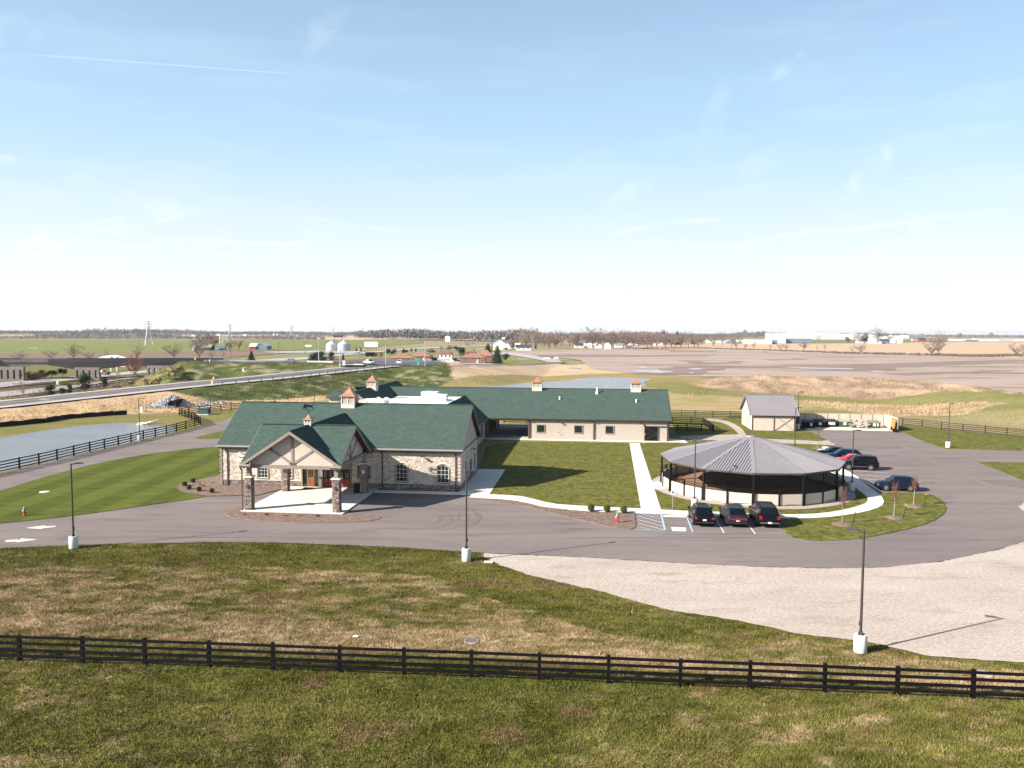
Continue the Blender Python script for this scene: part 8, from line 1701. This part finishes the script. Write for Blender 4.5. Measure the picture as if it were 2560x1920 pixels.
for x, yb, h, wx, lab, pr_ in [(1372, 873.5, 44, 1.1, 'big dark-limbed bare tree at the left of the far field edge', BTf), (1390, 871, 30, 1.2, 'bare tree with brown twigs beside the big dark-limbed one', BTl), (1482, 870, 52, 1.15, 'tallest bare tree of the far wood, above the white houses', BTf), (1528, 862, 34, 1.0, 'rusty tree behind the gambrel barn', BTb), (1566, 873, 50, 1.1, 'broad bare tree standing before the blue box shed', BTf), (1627, 870, 40, 1.2, 'broad bare tree at the end of the far wood', BTf), (1664, 869, 34, 1.3, 'bushy bare tree before the domed works roofs', BTf), (1701, 866, 32, 1.6, 'wide bare tree cluster at the hedge, left part', BTf), (1755, 864, 30, 1.2, 'rusty bare tree in the hedge', BTl), (1783, 866, 34, 1.3, 'wide bare hedge tree before the white works hall', BTf), (1806, 863, 32, 1.0, 'bare tree behind the hedge with rounded crown', BTf), (1840, 874, 42, .9, 'bare field-edge tree left of the long white hall', BTf),
                               (1863, 874, 24, .7, 'dark forked bare tree at the field edge, left of the long white hall', BT), (1885, 874, 22, .7, 'thin bare tree at the tan field edge', BT), (1828, 873, 20, .5, 'thin bare sapling at the tan field edge', BTp), (1926, 875, 20, .9, 'bare tree before the blue end of the white hall', BTp), (1952, 876, 16, 1.8, 'low wide bare bush at the tan field edge', BT), (1966, 876, 18, 1.2, 'low bare bush next to the wide one', BT), (2010, 877.5, 22, 1.15, 'round brown tree at the field edge before the blue works', BTl), (2042, 880, 18, .4, 'bare thin sapling right of the round brown tree', BTp), (2061, 880, 28, .6, 'thin bare tree in the middle of the tan field edge', BTp), (2131, 883, 20, 1.0, 'thin bare tree left of the dark forked one', BTp), (2152, 883.5, 24, 1.2, 'dark forked bare tree at the field edge below the farmstead', BTf), (2345, 888.5, 60, .72, 'tall lone bare tree in the right field hedge', BTf), (2330, 889, 34, 1.2, 'lower spreading bare tree joined to the tall lone one', BTf), (2352, 887, 44, .7, 'right stem of the lone bare tree group', BTp), (2540, 893, 36, 1.1, 'bare tree at the right picture edge', BTf), (2556, 895, 40, .9, 'bare tree cut by the right picture edge', BTp),
                               (2118, 857, 17, 1.3, 'dark rounded tree left of the farmstead', RDb), (2138, 857.5, 30, 1.0, 'pale bare tree over the left farm houses', BTp), (2152, 858, 28, 1.1, 'bare farm tree left of the dark crowned one', BTf), (2162, 858, 27, 1.3, 'dark crowned tree over the farm houses', RDb), (2194, 859.5, 40, .95, 'big pale bare tree before the white farm building', BTf), (2225, 855, 22, 1.0, 'bare tree behind the white farm shed', BTf), (2046, 857, 22, 1.3, 'pale bare tree before the huge factory', BTp), (2349, 853, 9, 1.2, 'small dark tree far off right of the dark barn', RDb), (2398, 845, 13, 1.5, 'dark rounded tree on the horizon, right of the lone tree', RDb), (2478, 844, 13, 1.6, 'dark rounded tree on the horizon, far right', RDb), (1860, 843, 19, 1.2, 'tallest dark tree on the horizon above the white halls', RDb), (1893, 843.5, 17, 1.2, 'brown rounded tree on the horizon beside the tallest one', RDr), (1910, 844, 18, 1.3, 'pale rounded tree on the horizon, rightmost of three', RDb), (1877, 843.5, 14, 1.3, 'low tree between the two tallest horizon trees', BTf)]:
    tree(pr_, x, yb, h, lab, None, wx)
# hedge scrub along the field edges and grass tufts: nobody could count them
def scrub(px, n, hgt, m, lab, seed, spread=3):
    rs = random.Random(seed); b = MB()
    for k in range(n):
        i = rs.randrange(len(px) - 1); f = rs.random(); x = px[i][0] + (px[i + 1][0] - px[i][0]) * f; y = px[i][1] + (px[i + 1][1] - px[i][1]) * f; p = G(x, y); p.x += rs.gauss(0, spread); p.y += rs.gauss(0, spread * 1.4); h = hgt * rs.uniform(.4, 1.2)
        for j in range(5): a = rs.uniform(0, 6.28); q = p + Vector((rs.gauss(0, .5), rs.gauss(0, .5), 0)) * hgt * .5; b.add([q, q + Vector((hgt * .3, 0, hgt * .1)), q + Vector((math.cos(a) * h * .5, math.sin(a) * h * .5, h))], [(0, 1, 2)])
    return tag(b.build('hedge_scrub', M[m], fixn=False), lab, kind='stuff')
scrub([(1560, 872), (1740, 871), (1920, 876), (2080, 882)], 700, 1.5, 'twig', 'brown hedge scrub along the far edge of the plowed field', 1); scrub([(2080, 883), (2200, 886), (2340, 889), (2440, 892), (2480, 891), (2560, 889)], 900, 1.9, 'twig', 'brown hedge scrub under the lone bare trees', 2, 4); scrub([(0, 846.5), (300, 847), (650, 847), (780, 848.5)], 900, 6, 'far_wood', 'dark hedgerow along the far edge of the green field', 3, 12)
scrub([(120, 846), (210, 845), (330, 846), (430, 846.5)], 900, 9, 'far_wood', 'hedgerow trees beyond the green field', 4, 14)
def far_woods(name, px, n, h0, h1, m, lab, seed, depth=120):
    rs = np.random.RandomState(seed); P_ = [G(x, y) for x, y in px]; vs = []; L_ = np.cumsum([0] + [(b_ - a).length for a, b_ in zip(P_[:-1], P_[1:])]); fsn = 26
    for k in range(n):
        s = rs.rand() * L_[-1]; i = min(len(P_) - 2, max(0, int(np.searchsorted(L_, s)) - 1)); p = P_[i].lerp(P_[i + 1], (s - L_[i]) / (L_[i + 1] - L_[i])); x = p.x; y = p.y + rs.rand() * depth; h = rs.uniform(h0, h1) * (.85 + .3 * math.sin(s * .011) * math.sin(s * .0037 + seed)); r_ = h * .36
        d = rs.normal(size=(fsn, 3)); d /= np.linalg.norm(d, axis=1)[:, None]; c = d * rs.uniform(.3, 1, (fsn, 1)) * [r_, r_, h * .42] + [x, y, h * .55]; u = rs.normal(size=(fsn, 3)) * h * .07; v = rs.normal(size=(fsn, 3)) * h * .07
        vs.append(np.stack([c - u, c + u, c + v], 1).reshape(-1, 3))
    V_ = np.concatenate(vs); nf = len(V_) // 3; me = bpy.data.meshes.new(name); me.vertices.add(len(V_)); me.vertices.foreach_set('co', V_.ravel()); me.loops.add(len(V_)); me.loops.foreach_set('vertex_index', np.arange(len(V_))); me.polygons.add(nf); me.polygons.foreach_set('loop_start', np.arange(0, nf * 3, 3)); me.update(calc_edges=True); me.materials.append(M[m])
    o = bpy.data.objects.new(name, me); COL.objects.link(o); return tag(o, lab, kind='stuff')
far_woods('far_wood', [(-900, 837), (0, 838), (300, 838.5), (700, 840), (900, 841)], 2600, 15, 21, 'far_wood', 'blue-grey leafless woods along the left horizon', 1, 500)
far_woods('far_wood', [(880, 849), (1000, 850), (1150, 853), (1290, 856), (1340, 858)], 1100, 15, 23, 'far_wood', 'purple-grey leafless woods behind the junction', 2, 200)
far_woods('far_wood', [(1290, 853), (1560, 853), (1900, 846), (2200, 844), (2560, 846), (3400, 852)], 2600, 14, 18, 'far_wood', 'grey leafless woods along the right horizon', 3, 500)
far_woods('far_wood', [(460, 843), (600, 845), (740, 845), (860, 845)], 350, 6, 11, 'far_wood', 'scattered hedgerow trees in the far left fields', 4, 80)
# far farm buildings on the left horizon
for x, yb, w, h, lab in [(484, 844, 10, 6, 'tiny white farm building on the far left plain'), (507, 844, 6, 8, 'tiny white barn among far hedges'), (529, 843.5, 6, 10, 'tiny white silo-like block on the plain'), (546, 843.5, 9, 8, 'tiny white-roofed red barn on the plain'), (612, 841.5, 9, 6, 'tiny white farm shed far off'), (684, 841.5, 5, 9, 'tiny white farm block on the far horizon, left'), (692, 841.5, 6, 9, 'tiny white farm block on the far horizon, right'), (182, 842, 7, 7, 'tiny white house on the far left horizon'), (228, 842.5, 10, 6, 'pale farm buildings above the green field'), (270, 843.5, 8, 7, 'tiny white barn left of the nearest pylon'), (980, 848, 14, 4, 'low pale building before the woods left of centre')]:
    house(x - w / 2, x + w / 2, yb, h * .6, h * .4, 'red_barn' if 'red' in lab else 'white_wall', 'white_plain', lab, 10, gable='x' if w < 8 else 'y', cat='farm building', name='farm_building')
# white barriers at the end of the access road, plus field markers
for x0, x1, yb, lab in ((1359, 1374, 899.5, 'left white barrier at the end of the access road'), (1385, 1396, 898.5, 'right white barrier at the end of the access road')):
    a = G(x0, yb); c = G(x1, yb); b = MB(); b.box(0, c.x - a.x, -.1, .1, .7, 1.5); o = b.build('road_barrier', M['white_plain'], loc=(a.x, a.y, 0)); tag(o, lab, 'barrier', 'white road barriers'); b = MB(); b.box(.2, .5, -.3, .3, 0, .7); b.box(c.x - a.x - .5, c.x - a.x - .2, -.3, .3, 0, .7); b.build('leg', M['white_plain'], o)

# ------------------------------------------------------------------ grass blades of the foreground and rough tussocks beyond
def blades(name, x0, x1, y0, y1, n, hmin, hmax, wd, pf, lab, seed, keep=None, hf=None, lean=.5, tint=None):
    rs = np.random.RandomState(seed); X = rs.uniform(x0, x1, n * 2); Y = rs.uniform(y0, y1, n * 2); k = np.abs(X) < Y * .70 + 2
    if keep is not None: k &= keep(X, Y)
    X = X[k][:n]; Y = Y[k][:n]; n = len(X); Z = hf(X, Y) if hf is not None else np.zeros(n); a = rs.uniform(0, 6.283, n); h = rs.uniform(hmin, hmax, n) * (.6 + .8 * fbm(X, Y, .9, seed, 3)); w = wd * rs.uniform(.6, 1.3, n); la = rs.uniform(0, 6.283, n); ll = h * lean * rs.uniform(.2, 1.2, n)
    c = pf(X, Y) * rs.uniform(.7, 1.45, (n, 1)); g = rs.rand(n) < .10; c[g] = c[g] * .4 + np.array(tint or (.30, .23, .13)) * .6
    co = np.empty((n, 3, 3)); co[:, 0] = np.stack([X - np.cos(a) * w, Y - np.sin(a) * w, Z - .01], 1); co[:, 1] = np.stack([X + np.cos(a) * w, Y + np.sin(a) * w, Z - .01], 1); co[:, 2] = np.stack([X + np.cos(la) * ll, Y + np.sin(la) * ll, Z + h], 1)
    me = bpy.data.meshes.new(name); me.vertices.add(n * 3); me.vertices.foreach_set('co', co.ravel()); me.loops.add(n * 3); me.loops.foreach_set('vertex_index', np.arange(n * 3)); me.polygons.add(n); me.polygons.foreach_set('loop_start', np.arange(0, n * 3, 3)); me.update(calc_edges=True)
    at = me.color_attributes.new('zone', 'FLOAT_COLOR', 'POINT'); at.data.foreach_set('color', np.repeat(np.concatenate([c, np.ones((n, 1))], 1), 3, 0).ravel()); me.materials.append(M['blades']); o = bpy.data.objects.new(name, me); COL.objects.link(o); return tag(o, lab, kind='stuff')
def W2s(px): return [tuple(G(x, y))[:2] for x, y in px]
HARD = [W2s(asphalt), W2s([(1200, 1378), (1450, 1390), (1900, 1412), (2347, 1400), (2850, 1240), (2950, 1700), (2560, 1660), (2321, 1643), (2206, 1614), (2136, 1602), (2003, 1588), (1858, 1556), (1685, 1530), (1500, 1480), (1317, 1438), (1222, 1403), (1200, 1390)])]
def soft(X, Y): return ~(inpoly(X, Y, HARD[0]) | inpoly(X, Y, HARD[1]))
blades('grass', -46, 48, 27, 66, 700000, .05, .13, .016, paint_near, 'short rough grass of the foreground', 1, soft, near_h)
blades('grass', -60, 60, 27, 66, 70000, .12, .24, .02, lambda x, y: paint_near(x, y) * .85, 'taller grass tussocks of the foreground', 2, lambda X, Y: soft(X, Y) & (fbm(X, Y, .8, 8, 4) > .52), near_h, lean=.9)
blades('straw_tussocks', -190, 200, 100, 300, 230000, .15, .6, .055, paint, 'dry tussocks on the straw slope, spoil bank and rough meadow', 3, lambda X, Y: (inpoly(X, Y, ZONES[1][0]) | inpoly(X, Y, ZONES[6][0]) | inpoly(X, Y, ZONES[7][0]) | inpoly(X, Y, ZONES[10][0]) | inpoly(X, Y, ZONES[5][0])) & ~inpoly(X, Y, RAPOLY) & ~inpoly(X, Y, HARD[0]), T, lean=1.0)
